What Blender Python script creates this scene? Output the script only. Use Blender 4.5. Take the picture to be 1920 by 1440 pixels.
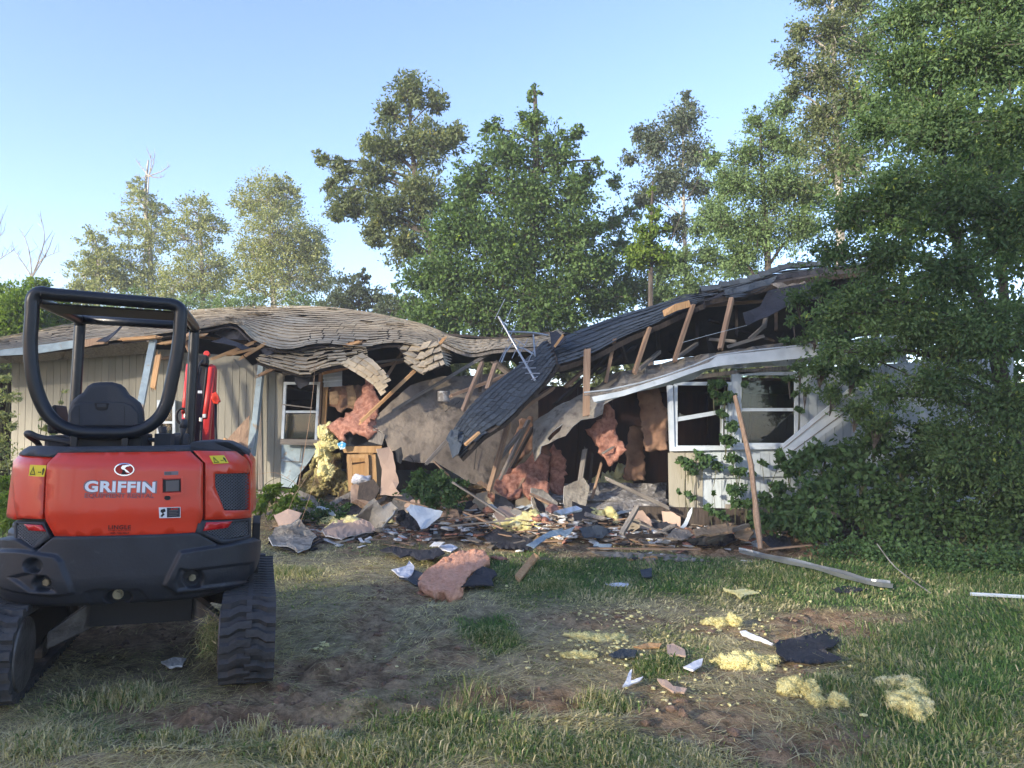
import bpy, bmesh, math, random
import numpy as np
from mathutils import Vector, Matrix, Quaternion, geometry, noise as mnoise
R = math.radians
scene = bpy.context.scene
for o in list(bpy.data.objects): bpy.data.objects.remove(o)
COL = scene.collection
rng = np.random.default_rng(7); random.seed(7)

# ---------------------------------------------------------------- camera, world, sun, exposure
FPX, PITCH, ROLL, EYE = 1350.0, R(3.9), R(1.0), Vector((0, 0, 1.5))
CAMM = Matrix.Rotation(R(90) + PITCH, 3, 'X') @ Matrix.Rotation(ROLL, 3, 'Z')
cd = bpy.data.cameras.new('camera'); cam = bpy.data.objects.new('camera', cd); COL.objects.link(cam)
cam.matrix_world = Matrix.Translation(EYE) @ CAMM.to_4x4()
cd.sensor_width = 36; cd.lens = FPX / 1920 * 36; cd.clip_end = 2000; cd.clip_start = .05
scene.camera = cam

SUN_EL, SUN_AZ = R(15.5), R(226)            # azimuth of the sun measured clockwise from +Y (so behind and to the left)
w = bpy.data.worlds.new('World'); scene.world = w; w.use_nodes = True
nt = w.node_tree; nt.nodes.clear()
sky = nt.nodes.new('ShaderNodeTexSky'); sky.sky_type = 'NISHITA'; sky.sun_disc = False
sky.sun_elevation = SUN_EL; sky.sun_rotation = SUN_AZ; sky.air_density = 1.0; sky.dust_density = .5; sky.ozone_density = 4.0
bgn = nt.nodes.new('ShaderNodeBackground'); bgn.inputs[1].default_value = .15
wo = nt.nodes.new('ShaderNodeOutputWorld')
tint = nt.nodes.new('ShaderNodeMixRGB'); tint.blend_type = 'MULTIPLY'; tint.inputs[0].default_value = 1; tint.inputs[2].default_value = (.93, .74, .72, 1)
nt.links.new(sky.outputs[0], tint.inputs[1]); nt.links.new(tint.outputs[0], bgn.inputs[0]); nt.links.new(bgn.outputs[0], wo.inputs[0])
sd = bpy.data.lights.new('sun', 'SUN'); sd.energy = 2.6; sd.angle = R(2.5); sd.color = (1, .90, .74)
sun = bpy.data.objects.new('sun', sd); COL.objects.link(sun)
tosun = Vector((math.sin(SUN_AZ) * math.cos(SUN_EL), math.cos(SUN_AZ) * math.cos(SUN_EL), math.sin(SUN_EL)))
sun.rotation_euler = tosun.to_track_quat('Z', 'Y').to_euler(); sun.location = (-5, -5, 30)
vs = scene.view_settings; vs.view_transform = 'Standard'; vs.look = 'None'; vs.gamma = 1; vs.exposure = 2.15; vs.use_curve_mapping = False
scene.cycles.max_bounces = 6; scene.cycles.transparent_max_bounces = 8; scene.cycles.use_denoising = True
scene.cycles.sample_clamp_indirect = 6

# ---------------------------------------------------------------- pixel helpers (photo 1920 x 1440): find where in the place a thing stands
def ray(px, py): return CAMM @ Vector(((px - 960) / FPX, (720 - py) / FPX, -1))
def P(px, py, Y):
    d = ray(px, py); return EYE + d * (Y / d.y)
CI = CAMM.inverted()
def proj(p):
    q = CI @ (Vector(p) - EYE); return (960 + FPX * q.x / -q.z, 720 - FPX * q.y / -q.z)
CIN = np.array(CI)
def projn(xyz):
    q = (xyz - np.array(EYE)) @ CIN.T
    z = np.minimum(q[..., 2], -1e-3)
    return 960 + FPX * q[..., 0] / -z, 720 - FPX * q[..., 1] / -z

# ---------------------------------------------------------------- value noise
_T = np.random.default_rng(3).random((256, 256))
def vn(x, y, seed=0):
    x = np.asarray(x, float) + seed * 17.3; y = np.asarray(y, float) + seed * 9.7
    xi = np.floor(x).astype(int); yi = np.floor(y).astype(int); fx = x - xi; fy = y - yi
    fx = fx * fx * (3 - 2 * fx); fy = fy * fy * (3 - 2 * fy)
    a = _T[xi & 255, yi & 255]; b = _T[(xi + 1) & 255, yi & 255]; c = _T[xi & 255, (yi + 1) & 255]; d = _T[(xi + 1) & 255, (yi + 1) & 255]
    return (a * (1 - fx) + b * fx) * (1 - fy) + (c * (1 - fx) + d * fx) * fy
def fbm(x, y, o=4, seed=0):
    s = 0; a = 1; t = 0
    for k in range(o):
        s = s + a * vn(np.asarray(x) * 2 ** k, np.asarray(y) * 2 ** k, seed + k); t += a; a *= .5
    return s / t

def _ell(px, py, L, soft=1.0):
    m = np.zeros_like(px)
    for (cx, cy, rx, ry, *wt) in L:
        d = np.sqrt(((px - cx) / rx) ** 2 + ((py - cy) / ry) ** 2)
        m = np.maximum(m, np.clip((1.35 - d) / .7, 0, 1) * (wt[0] if wt else 1))
    return m
SOIL = [(430, 1345, 180, 34), (610, 1245, 150, 26, .9), (700, 1170, 42, 50, .7), (840, 1215, 60, 22, .7), (900, 1305, 190, 36), (1010, 1300, 60, 30), (760, 1120, 70, 30, .6),
        (1330, 1345, 150, 40, .8), (1500, 1400, 170, 40), (1550, 1165, 160, 24), (1400, 1180, 130, 18, .7), (1140, 1165, 150, 18, .6), (1430, 1260, 120, 30, .5), (250, 1170, 190, 50, .8),
        (1180, 1290, 90, 20, .4), (980, 985, 420, 45, 1), (1450, 1020, 250, 30, 1), (600, 1000, 110, 25, .8), (520, 1290, 90, 30, .8)]
GREEN = [(1780, 1260, 190, 220), (1650, 1090, 360, 55), (1150, 1070, 330, 50), (1010, 1115, 90, 25, .7), (1880, 1150, 200, 140), (620, 1010, 160, 30, .5), (925, 1190, 62, 36), (830, 1350, 150, 80, .9),
         (1290, 1200, 60, 40, .7), (1330, 1110, 90, 25, .6), (1120, 1410, 160, 50, .8), (560, 1410, 170, 50, .6), (1660, 1420, 260, 60, .7), (1240, 1250, 50, 25), (760, 1015, 90, 20, 1), (230, 1350, 170, 50, .45), (545, 1100, 90, 40, .35), (20, 950, 90, 80, .9)]
def masks(x, y):
    px, py = projn(np.stack([x, y, np.zeros_like(x)], -1))
    n = fbm(x * 1.7, y * 1.7, 4, 5) - .5
    s = _ell(px + n * 120, py + n * 50, SOIL); g = _ell(px + n * 130, py + n * 50, GREEN)
    front = (y > 1.5)
    s = np.where(front, s, 0); g = np.where(front, g, .6)
    g = np.where((y > 15), .8, g)
    return s, g * (1 - s * .7)
RUTS = [(-1.05, 3.85, .12, 1.0, .14), (-.1, 3.95, .15, .9, .15), (-.75, 5.3, 1.2, 1.0, .15), (-1.45, 3.6, .1, .6, .15)]
def hgt(x, y):
    x = np.asarray(x, float); y = np.asarray(y, float)
    s, g = masks(x, y)
    fine = np.exp(-np.maximum(0, np.hypot(x, y - 6) - 9) / 6)
    h = (fbm(x * .5, y * .5, 3, 1) - .5) * .10 + (fbm(x * 3, y * 3, 4, 2) - .5) * .05 * fine
    h += s * fine * ((fbm(x * 7, y * 7, 4, 8) - .55) * .18 - .015) + s * fine * (fbm(x * 26, y * 26, 3, 12) - .5) * .035
    yf = np.interp(x, [-4.6, -2.5, -.5, .5, 4.5], [12.7, 12.4, 11.6, 11.0, 10.8]); top = np.interp(x, [-5.2, -4.4, -2.5, 0, 1.5, 2.3, 3.6, 4.6], [0, .16, .30, .34, .30, .14, .10, 0])
    k = np.clip((y - yf + 1.15) / 1.2, 0, 1); k = k * k * (3 - 2 * k); h += top * k * (1 + (fbm(x * 3.1, y * 3.1, 3, 17) - .5) * .9)      # the rubble bank
    for (cx, cy, ang, L_, W_) in RUTS:            # the grousers' print: ribs across each wheel track
        u = (x - cx) * math.cos(ang) + (y - cy) * math.sin(ang); v = -(x - cx) * math.sin(ang) + (y - cy) * math.cos(ang)
        wn = (vn(x * 4, y * 4, 6) - .5) * .08; m = np.clip((L_ - np.abs(u)) / .2, 0, 1) * np.clip((W_ - np.abs(v + wn)) / .06, 0, 1)
        h += m * (-.03 + .018 * np.sin(u * 2 * math.pi / .11 + v * 3 + wn * 20)) + .03 * np.exp(-((np.abs(v + wn) - W_ - .03) / .05) ** 2) * np.clip((L_ - np.abs(u)) / .2, 0, 1)
    return h
def H(x, y): return float(hgt(np.array([x]), np.array([y]))[0])
def G(px, py, up=0.0):
    d = ray(px, py); d = d / d.y; ts = np.linspace(2.6, 17, 110); x = EYE.x + d.x * ts; zz = EYE.z + d.z * ts
    for _ in range(2):
        f = zz - hgt(x, ts); i = int(np.argmax(f < 0)) if (f < 0).any() else len(ts) - 1; i = max(i, 1); a, b = ts[i - 1], ts[i]
        ts = np.linspace(a, b, 9); x = EYE.x + d.x * ts; zz = EYE.z + d.z * ts
    q = EYE + d * float(ts[4]); q.z = H(q.x, q.y) + up; return q

# ---------------------------------------------------------------- materials
MATS = {}
def mat(name, c1, c2=None, rough=.8, scale=4, stretch=(1, 1, 1), bump=.25, bscale=None, metal=0, coat=0, spec=.4, detail=6, thr=(.35, .65), rnd=0, c3=None, c3scale=1.2, c3thr=(.55, .7), trans=0, bdist=.02):
    m = bpy.data.materials.new(name); m.use_nodes = True; MATS[name] = m
    N = m.node_tree.nodes; L = m.node_tree.links; b = N['Principled BSDF']
    b.inputs['Roughness'].default_value = rough; b.inputs['Metallic'].default_value = metal
    b.inputs['Coat Weight'].default_value = coat; b.inputs['Coat Roughness'].default_value = .08; b.inputs['Specular IOR Level'].default_value = spec
    tc = N.new('ShaderNodeTexCoord'); mp = N.new('ShaderNodeMapping'); mp.inputs['Scale'].default_value = stretch
    L.new(tc.outputs['Object'], mp.inputs[0])
    src = mp.outputs[0]
    if rnd:
        oi = N.new('ShaderNodeObjectInfo'); ml = N.new('ShaderNodeVectorMath'); ml.operation = 'MULTIPLY_ADD'
        cb = N.new('ShaderNodeCombineXYZ'); mm = N.new('ShaderNodeMath'); mm.operation = 'MULTIPLY'; mm.inputs[1].default_value = 37.0
        L.new(oi.outputs['Random'], mm.inputs[0])
        for k in range(3): L.new(mm.outputs[0], cb.inputs[k])
        ad = N.new('ShaderNodeVectorMath'); ad.operation = 'ADD'; L.new(src, ad.inputs[0]); L.new(cb.outputs[0], ad.inputs[1]); src = ad.outputs[0]
    nz = N.new('ShaderNodeTexNoise'); nz.inputs['Scale'].default_value = scale; nz.inputs['Detail'].default_value = detail; L.new(src, nz.inputs['Vector'])
    if c2 is None: c2 = tuple(v * .7 for v in c1)
    rp = N.new('ShaderNodeValToRGB'); rp.color_ramp.elements[0].position = thr[0]; rp.color_ramp.elements[1].position = thr[1]
    rp.color_ramp.elements[0].color = (*c2, 1); rp.color_ramp.elements[1].color = (*c1, 1); L.new(nz.outputs['Fac'], rp.inputs[0])
    out = rp.outputs[0]
    if c3:
        n3 = N.new('ShaderNodeTexNoise'); n3.inputs['Scale'].default_value = c3scale; n3.inputs['Detail'].default_value = 8; L.new(src, n3.inputs['Vector'])
        r3 = N.new('ShaderNodeValToRGB'); r3.color_ramp.elements[0].position = c3thr[0]; r3.color_ramp.elements[1].position = c3thr[1]; L.new(n3.outputs['Fac'], r3.inputs[0])
        mx = N.new('ShaderNodeMixRGB'); L.new(r3.outputs[0], mx.inputs[0]); L.new(out, mx.inputs[1]); mx.inputs[2].default_value = (*c3, 1); out = mx.outputs[0]
    if rnd:
        hv = N.new('ShaderNodeHueSaturation'); mr = N.new('ShaderNodeMapRange'); mr.inputs['To Min'].default_value = 1 - rnd; mr.inputs['To Max'].default_value = 1 + rnd
        L.new(oi.outputs['Random'], mr.inputs[0]); L.new(mr.outputs[0], hv.inputs['Value']); L.new(out, hv.inputs['Color']); out = hv.outputs[0]
    L.new(out, b.inputs['Base Color'])
    if bump:
        n2 = N.new('ShaderNodeTexNoise'); n2.inputs['Scale'].default_value = bscale or scale * 5; n2.inputs['Detail'].default_value = 4; L.new(src, n2.inputs['Vector'])
        bp = N.new('ShaderNodeBump'); bp.inputs['Strength'].default_value = bump; bp.inputs['Distance'].default_value = bdist
        L.new(n2.outputs['Fac'], bp.inputs['Height']); L.new(bp.outputs[0], b.inputs['Normal'])
    return m
def leafmat(name, c1, c2, trans=.35, rough=.62, lit=None):
    m = bpy.data.materials.new(name); m.use_nodes = True; MATS[name] = m
    N = m.node_tree.nodes; L = m.node_tree.links; b = N['Principled BSDF']; o = N['Material Output']
    a = N.new('ShaderNodeAttribute'); a.attribute_name = 'rnd'
    rp = N.new('ShaderNodeValToRGB'); e = rp.color_ramp.elements; e[0].color = (*c2, 1); e[1].color = (*c1, 1)
    if lit: k = e.new(.93); k.color = (*c1, 1); e[2].color = (*lit, 1);  # brightest random leaves carry a sunlit tone in their colour
    L.new(a.outputs['Fac'], rp.inputs[0]); L.new(rp.outputs[0], b.inputs['Base Color'])
    b.inputs['Roughness'].default_value = rough; b.inputs['Specular IOR Level'].default_value = .22
    t = N.new('ShaderNodeBsdfTranslucent'); g = N.new('ShaderNodeMixRGB'); g.blend_type = 'MULTIPLY'; g.inputs[0].default_value = 1; g.inputs[2].default_value = (1.4, 1.5, .7, 1)
    L.new(rp.outputs[0], g.inputs[1]); L.new(g.outputs[0], t.inputs[0])
    mx = N.new('ShaderNodeMixShader'); mx.inputs[0].default_value = trans
    L.new(b.outputs[0], mx.inputs[1]); L.new(t.outputs[0], mx.inputs[2]); L.new(mx.outputs[0], o.inputs[0])
    return m
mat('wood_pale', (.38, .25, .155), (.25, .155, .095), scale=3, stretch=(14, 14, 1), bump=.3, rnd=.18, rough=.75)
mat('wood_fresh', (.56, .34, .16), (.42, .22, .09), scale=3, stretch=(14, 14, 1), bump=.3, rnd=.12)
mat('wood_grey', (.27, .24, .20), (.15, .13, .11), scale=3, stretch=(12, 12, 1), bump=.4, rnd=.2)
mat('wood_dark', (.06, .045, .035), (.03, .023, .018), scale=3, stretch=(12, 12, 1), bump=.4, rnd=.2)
mat('attic', (.035, .026, .02), (.018, .014, .012), scale=3)  # old dark wood; the near-black also stands in for attic shade
mat('shingle_brown', (.46, .375, .255), (.33, .265, .18), scale=3, bump=.5, bscale=60, rnd=.10, c3=(.48, .41, .29), c3scale=1.3, rough=.95, spec=.15)
mat('shingle_dark', (.062, .077, .092), (.040, .050, .061), scale=3, bump=.6, bscale=60, rnd=.22, rough=.9, spec=.3)
mat('tar_paper', (.030, .030, .036), (.018, .018, .022), scale=4, bump=.5, rough=.7)
mat('siding_tan', (.33, .305, .24), (.27, .25, .195), scale=1.6, stretch=(2, 2, .5), bump=.25, bscale=30, rnd=.05, c3=(.20, .185, .15), c3thr=(.62, .8), c3scale=2.5)
mat('siding_white', (.47, .52, .54), (.38, .42, .44), scale=2.5, stretch=(2, 2, .6), bump=.2, bscale=25, rnd=.06, c3=(.26, .28, .26), c3thr=(.6, .8), c3scale=3)
mat('paint_blue', (.33, .41, .44), (.24, .30, .33), scale=6, bump=.3, c3=(.28, .24, .19), c3scale=7, c3thr=(.58, .66))
mat('frame_white', (.56, .61, .64), (.42, .47, .50), scale=4, bump=.12, rough=.5, c3=(.33, .35, .34), c3thr=(.62, .8), c3scale=6)
mat('alu', (.42, .45, .47), (.30, .32, .34), rough=.32, metal=.7, bump=.1)
mat('drywall', (.26, .215, .165), (.145, .12, .095), scale=1.3, bump=.9, bscale=18, c3=(.095, .078, .062), c3scale=5, c3thr=(.50, .70), rough=.95, detail=9)
mat('drywall_dusty', (.36, .325, .265), (.20, .175, .14), scale=3.2, bump=.9, bscale=22, c3=(.13, .11, .09), c3scale=8, c3thr=(.52, .68), rough=.95, detail=9)
mat('drywall_pink', (.47, .335, .25), (.40, .28, .21), scale=1.5, bump=.1, rough=.9)
mat('drywall_core', (.68, .68, .66), (.5, .49, .46), scale=9, bump=.4, rough=.95)
mat('ins_pink', (.56, .29, .21), (.33, .145, .10), scale=16, bump=1.0, bscale=60, rough=1, spec=.1, c3=(.30, .12, .08), c3scale=3, c3thr=(.55, .75), bdist=.03)
mat('ins_orange', (.90, .50, .33), (.74, .36, .22), scale=22, bump=1.0, bscale=90, rough=1, spec=.1, c3=(.55, .27, .17), c3scale=12, c3thr=(.6, .75))
mat('ins_paper', (.40, .24, .15), (.25, .14, .09), scale=4, bump=.7, bscale=12, rough=.9, c3=(.12, .07, .05), c3scale=3)
mat('ins_yellow', (.90, .83, .42), (.80, .70, .30), scale=9, bump=1.0, bscale=80, rough=1, spec=.1, c3=(.85, .80, .52), c3scale=6, bdist=.03)
mat('ins_old', (.34, .29, .12), (.16, .13, .06), scale=6, bump=1.0, bscale=40, rough=1, spec=.1, bdist=.04, c3=(.11, .08, .05), c3scale=4, c3thr=(.5, .6))
mat('paint_red', (.68, .042, .012), (.60, .034, .010), rough=.34, scale=2, bump=.02, coat=.35, spec=.5, c3=(.42, .045, .025), c3scale=5, c3thr=(.66, .9))
mat('paint_red_dull', (.50, .035, .028), (.38, .022, .018), rough=.45, scale=4, bump=.08)
mat('cast_grey', (.019, .023, .032), (.013, .016, .023), rough=.5, scale=7, bump=.08, bscale=70, spec=.5, c3=(.050, .055, .062), c3scale=14, c3thr=(.64, .76))
mat('mesh_metal', (.13, .14, .16), (.09, .10, .12), rough=.5, bump=0)
mat('plastic_dark', (.032, .036, .046), (.025, .028, .036), rough=.6, scale=5, bump=.15, bscale=120, spec=.45)
mat('steel_black', (.006, .008, .013), (.004, .006, .010), rough=.36, scale=5, bump=.04, spec=.4, coat=.1)
mat('rubber', (.050, .050, .052), (.030, .030, .031), rough=.72, scale=9, bump=.4, c3=(.12, .10, .08), c3scale=6, c3thr=(.6, .75))
mat('steel_worn', (.16, .15, .14), (.07, .06, .055), rough=.5, metal=.5, scale=8, bump=.3)
mat('bolt', (.30, .28, .20), (.18, .16, .11), rough=.4, metal=.6, scale=20, bump=.1)
mat('chrome', (.75, .76, .78), (.6, .6, .62), rough=.2, metal=1, bump=0)
mat('black', (.012, .012, .013), (.008, .008, .009), rough=.6, bump=0)
mat('sticker_yellow', (.78, .62, .03), (.70, .55, .02), rough=.45, bump=0)
mat('sticker_white', (.72, .73, .75), (.62, .63, .66), rough=.4, bump=0)
mat('letter_white', (.80, .82, .86), (.74, .76, .80), rough=.4, bump=0)
mat('letter_red', (.42, .022, .012), (.36, .02, .012), rough=.5, bump=0)
mat('letter_outline', (.21, .19, .21), (.16, .13, .15), rough=.5, bump=0)
mat('letter_dark', (.06, .006, .006), (.05, .006, .006), rough=.5, bump=0)
mat('sticker_navy', (.02, .02, .035), (.02, .02, .03), rough=.4, bump=0)
mat('plate_grey', (.13, .12, .11), (.11, .10, .10), rough=.6, bump=0)
mat('reflector', (.60, .004, .01), (.45, .003, .008), rough=.18, bump=.05, bscale=300, coat=.6)
mat('bark_pale', (.42, .39, .34), (.16, .14, .12), scale=5, stretch=(1, 1, .6), bump=.4)
mat('bark_dark', (.075, .06, .048), (.04, .032, .026), scale=6, stretch=(3, 3, .6), bump=.6)
mat('stalk', (.10, .10, .05), (.06, .06, .03), scale=6)
mat('cabinet', (.40, .24, .10), (.30, .17, .07), scale=2.5, stretch=(9, 9, 1), bump=.15, rough=.6)
mat('chip_wood', (.45, .30, .17), (.30, .19, .10), scale=14, stretch=(1, 1, 1), bump=.5, c3=(.2, .13, .08), c3scale=20)
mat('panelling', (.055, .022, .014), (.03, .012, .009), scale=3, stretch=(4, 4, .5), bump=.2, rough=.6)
mat('concrete', (.30, .28, .26), (.16, .145, .13), scale=8, bump=.9, bscale=30, c3=(.42, .41, .39), c3scale=12, c3thr=(.55, .62))
mat('paper_white', (.72, .72, .74), (.5, .5, .53), scale=9, bump=.3)
mat('paper_blue', (.05, .30, .55), (.6, .7, .75), scale=9, bump=.3, thr=(.45, .5))
leafmat('leaf_elm', (.115, .185, .052), (.042, .080, .028), lit=(.22, .30, .03))
leafmat('leaf_ash', (.17, .195, .085), (.07, .10, .048), lit=(.30, .26, .06))
leafmat('leaf_poplar', (.34, .35, .16), (.17, .20, .09))
leafmat('leaf_birch', (.12, .15, .09), (.05, .07, .045))
leafmat('leaf_grey', (.19, .275, .105), (.09, .14, .06))
leafmat('leaf_bright', (.20, .27, .045), (.07, .13, .025), trans=.45)
leafmat('leaf_near', (.135, .205, .078), (.046, .090, .036), lit=(.30, .36, .08))
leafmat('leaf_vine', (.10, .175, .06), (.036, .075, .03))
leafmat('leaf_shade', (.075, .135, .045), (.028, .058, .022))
leafmat('grass_mix', (.24, .22, .13), (.045, .105, .022), trans=.4, rough=.6)
SHADE = [(-26, -7, 13.5), (-22, -9, 14), (-18.5, -12, 14.5), (-15, -14, 14), (-11, -16, 14.5), (-6, -18, 14.5), (-1, -20, 15), (-29, -3, 12.5), (-32, 1, 11), (-20, -17, 15), (-14, -20, 15)]
# ---------------------------------------------------------------- objects
WM = {}                                    # world matrices of parents, kept by name
def wmat(o): return WM.get(o.name, Matrix.Identity(4)) if o else Matrix.Identity(4)
def tag(o, label=None, cat=None, group=None, kind=None):
    if label: o['label'] = label
    if cat: o['category'] = cat
    if group: o['group'] = group
    if kind: o['kind'] = kind
    return o
def thing(name, label, cat, loc, rotz=0, group=None, tilt=None):
    o = bpy.data.objects.new(name, None); COL.objects.link(o); o.empty_display_size = .2
    M = Matrix.Translation(loc) @ Matrix.Rotation(rotz, 4, 'Z')
    if tilt: M = M @ tilt
    o.matrix_world = M; WM[o.name] = M.copy()
    return tag(o, label, cat, group)
def link(name, me, M, parent=None):
    """an object of mesh me (vertices in its own space) standing at world matrix M"""
    o = bpy.data.objects.new(name, me); COL.objects.link(o); WM[o.name] = M.copy()
    if parent: o.parent = parent; o.matrix_parent_inverse = Matrix.Identity(4); o.matrix_basis = wmat(parent).inverted() @ M
    else: o.matrix_basis = M
    return o
def mesh(name, V, Fc, mt, smooth=False):
    me = bpy.data.meshes.new(name); me.from_pydata([tuple(v) for v in V], [], Fc); me.update()
    if mt: me.materials.append(MATS[mt] if isinstance(mt, str) else mt)
    if smooth: me.polygons.foreach_set('use_smooth', [True] * len(me.polygons))
    return me
def world_obj(name, V, Fc, mt, parent=None, smooth=False, bevel=0):
    """V in world space; top-level things get their origin at their base"""
    V = [Vector(v) for v in V]
    c = Vector((sum(v.x for v in V), sum(v.y for v in V), 0)) / len(V); c.z = min(v.z for v in V)
    if parent: Wp = wmat(parent); M = Matrix.Translation(c); 
    else: M = Matrix.Translation(c)
    o = link(name, mesh(name, [v - c for v in V], Fc, mt, smooth), M, parent)
    if bevel:
        b = o.modifiers.new('bevel', 'BEVEL'); b.width = bevel; b.segments = 2; b.limit_method = 'ANGLE'
    return o
def local_obj(name, V, Fc, mt, parent, smooth=False, bevel=0, seg=2):
    """V in the parent's own space"""
    o = link(name, mesh(name, V, Fc, mt, smooth), wmat(parent), parent)
    if bevel:
        b = o.modifiers.new('bevel', 'BEVEL'); b.width = bevel; b.segments = seg; b.limit_method = 'ANGLE'
    return o
BOXF = [(0, 3, 2, 1), (4, 5, 6, 7), (0, 1, 5, 4), (1, 2, 6, 5), (2, 3, 7, 6), (3, 0, 4, 7)]
class MB:
    def __init__(s): s.v = []; s.f = []
    def add(s, V, Fc):
        n = len(s.v); s.v += [Vector(v) for v in V]; s.f += [tuple(i + n for i in f) for f in Fc]; return s
    def box(s, lo, hi, M=None):
        (x0, y0, z0), (x1, y1, z1) = lo, hi
        V = [Vector(p) for p in ((x0, y0, z0), (x1, y0, z0), (x1, y1, z0), (x0, y1, z0), (x0, y0, z1), (x1, y0, z1), (x1, y1, z1), (x0, y1, z1))]
        if M: V = [M @ v for v in V]
        return s.add(V, BOXF)
    def tube(s, pts, r, n=8, cap=True, closed=False):
        pts = [Vector(p) for p in pts]; N = len(pts); rs = r if isinstance(r, (list, tuple)) else [r] * N
        V = []; up = None
        for i, p in enumerate(pts):
            if closed: t = pts[(i + 1) % N] - pts[i - 1]
            else: t = pts[min(i + 1, N - 1)] - pts[max(i - 1, 0)]
            t = t.normalized() if t.length > 1e-9 else Vector((0, 0, 1))
            if up is None: up = t.orthogonal().normalized()
            up = (up - t * up.dot(t)); up = up.normalized() if up.length > 1e-6 else t.orthogonal().normalized()
            b = t.cross(up)
            for k in range(n):
                a = 2 * math.pi * k / n; V.append(p + (up * math.cos(a) + b * math.sin(a)) * rs[i])
        Fc = []
        for i in range(N if closed else N - 1):
            j = (i + 1) % N
            for k in range(n): Fc.append((i * n + k, i * n + (k + 1) % n, j * n + (k + 1) % n, j * n + k))
        if cap and not closed: Fc.append(tuple(range(n))[::-1]); Fc.append(tuple((N - 1) * n + k for k in range(n)))
        return s.add(V, Fc)
    def disc(s, c, axis, r, h, n=20, r2=None):
        c = Vector(c); a = Vector(axis).normalized(); s.tube([c, c + a * h], [r, r if r2 is None else r2], n); return s
    def world(s, name, mt, parent=None, **k): return world_obj(name, s.v, s.f, mt, parent, **k)
    def local(s, name, mt, parent, **k): return local_obj(name, s.v, s.f, mt, parent, **k)
def spline(pts, k=6, closed=False):
    pts = [Vector(p) for p in pts]; N = len(pts); out = []
    rngi = range(N if closed else N - 1)
    for i in rngi:
        p0, p1, p2, p3 = (pts[(i - 1) % N], pts[i], pts[(i + 1) % N], pts[(i + 2) % N]) if closed else (pts[max(i - 1, 0)], pts[i], pts[i + 1], pts[min(i + 2, N - 1)])
        for j in range(k):
            t = j / k
            out.append(.5 * ((2 * p1) + (p2 - p0) * t + (2 * p0 - 5 * p1 + 4 * p2 - p3) * t * t + (3 * p1 - p0 - 3 * p2 + p3) * t ** 3))
    if not closed: out.append(pts[-1])
    return out
def fill(outl, res, rag=0, seed=0, holes=()):
    """triangulate a 2D outline with inner points; returns 2D verts, tris, boundary edges"""
    rd = random.Random(seed)
    def dense(o):
        r = []
        for i in range(len(o)):
            a = Vector(o[i][:2]); b = Vector(o[(i + 1) % len(o)][:2]); n = max(1, int((b - a).length / res)); nn = (b - a).orthogonal().normalized() if (b - a).length > 0 else Vector((0, 0))
            rg = o[i][3] if len(o[i]) > 3 else rag
            for k in range(n):
                q = a.lerp(b, k / n)
                if k: q = q + nn * rd.uniform(-rg, rg)
                r.append(q)
        return r
    loops = [dense(outl)] + [dense(h) for h in holes]
    pts = []; edges = []
    for lp in loops:
        n0 = len(pts); pts += lp; edges += [(n0 + i, n0 + (i + 1) % len(lp)) for i in range(len(lp))]
    xs = [p.x for p in loops[0]]; ys = [p.y for p in loops[0]]
    def inside(x, y, lp):
        c = False
        for i in range(len(lp)):
            a, b = lp[i], lp[i - 1]
            if (a.y > y) != (b.y > y) and x < (b.x - a.x) * (y - a.y) / (b.y - a.y) + a.x: c = not c
        return c
    y = min(ys) + res / 2
    while y < max(ys):
        x = min(xs) + res / 2
        while x < max(xs):
            qx = x + rd.uniform(-.3, .3) * res; qy = y + rd.uniform(-.3, .3) * res
            if inside(qx, qy, loops[0]) and not any(inside(qx, qy, h) for h in loops[1:]) and min((p.x - qx) ** 2 + (p.y - qy) ** 2 for lp in loops for p in lp) > (res * .45) ** 2: pts.append(Vector((qx, qy)))
            x += res
        y += res
    v, e, f, ov, oe, of = geometry.delaunay_2d_cdt(pts, edges, [], 0, 1e-6)
    tris = []
    for t in f:
        cx = sum(v[i].x for i in t) / 3; cy = sum(v[i].y for i in t) / 3
        if inside(cx, cy, loops[0]) and not any(inside(cx, cy, h) for h in loops[1:]): tris.append(tuple(t))
    cnt = {}
    for t in tris:
        for i in range(3):
            k = (t[i], t[(i + 1) % 3]); cnt[tuple(sorted(k))] = None if tuple(sorted(k)) in cnt else k
    bound = [k for k in cnt.values() if k]
    return v, tris, bound
def solid(V, tris, bound, thick, towards=None, back=None):
    """give a triangulated skin a back and a rim"""
    N = [Vector() for _ in V]
    for t in tris:
        n = (V[t[1]] - V[t[0]]).cross(V[t[2]] - V[t[0]])
        for i in t: N[i] += n
    s = 1
    if towards is not None:
        tot = sum((N[i].dot(towards - V[i]) for i in range(len(V))), 0.0); s = 1 if tot > 0 else -1
    n0 = len(V); N = [(n * s).normalized() if n.length > 1e-12 else Vector((0, -1, 0)) for n in N]
    V2 = list(V) + [V[i] - N[i] * thick for i in range(n0)]
    Fc = [t if s > 0 else t[::-1] for t in tris] + [tuple(n0 + i for i in (t[::-1] if s > 0 else t)) for t in tris]
    for a, b in bound: Fc.append((a, n0 + a, n0 + b, b) if s > 0 else (b, n0 + b, n0 + a, a))
    return V2, Fc
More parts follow.
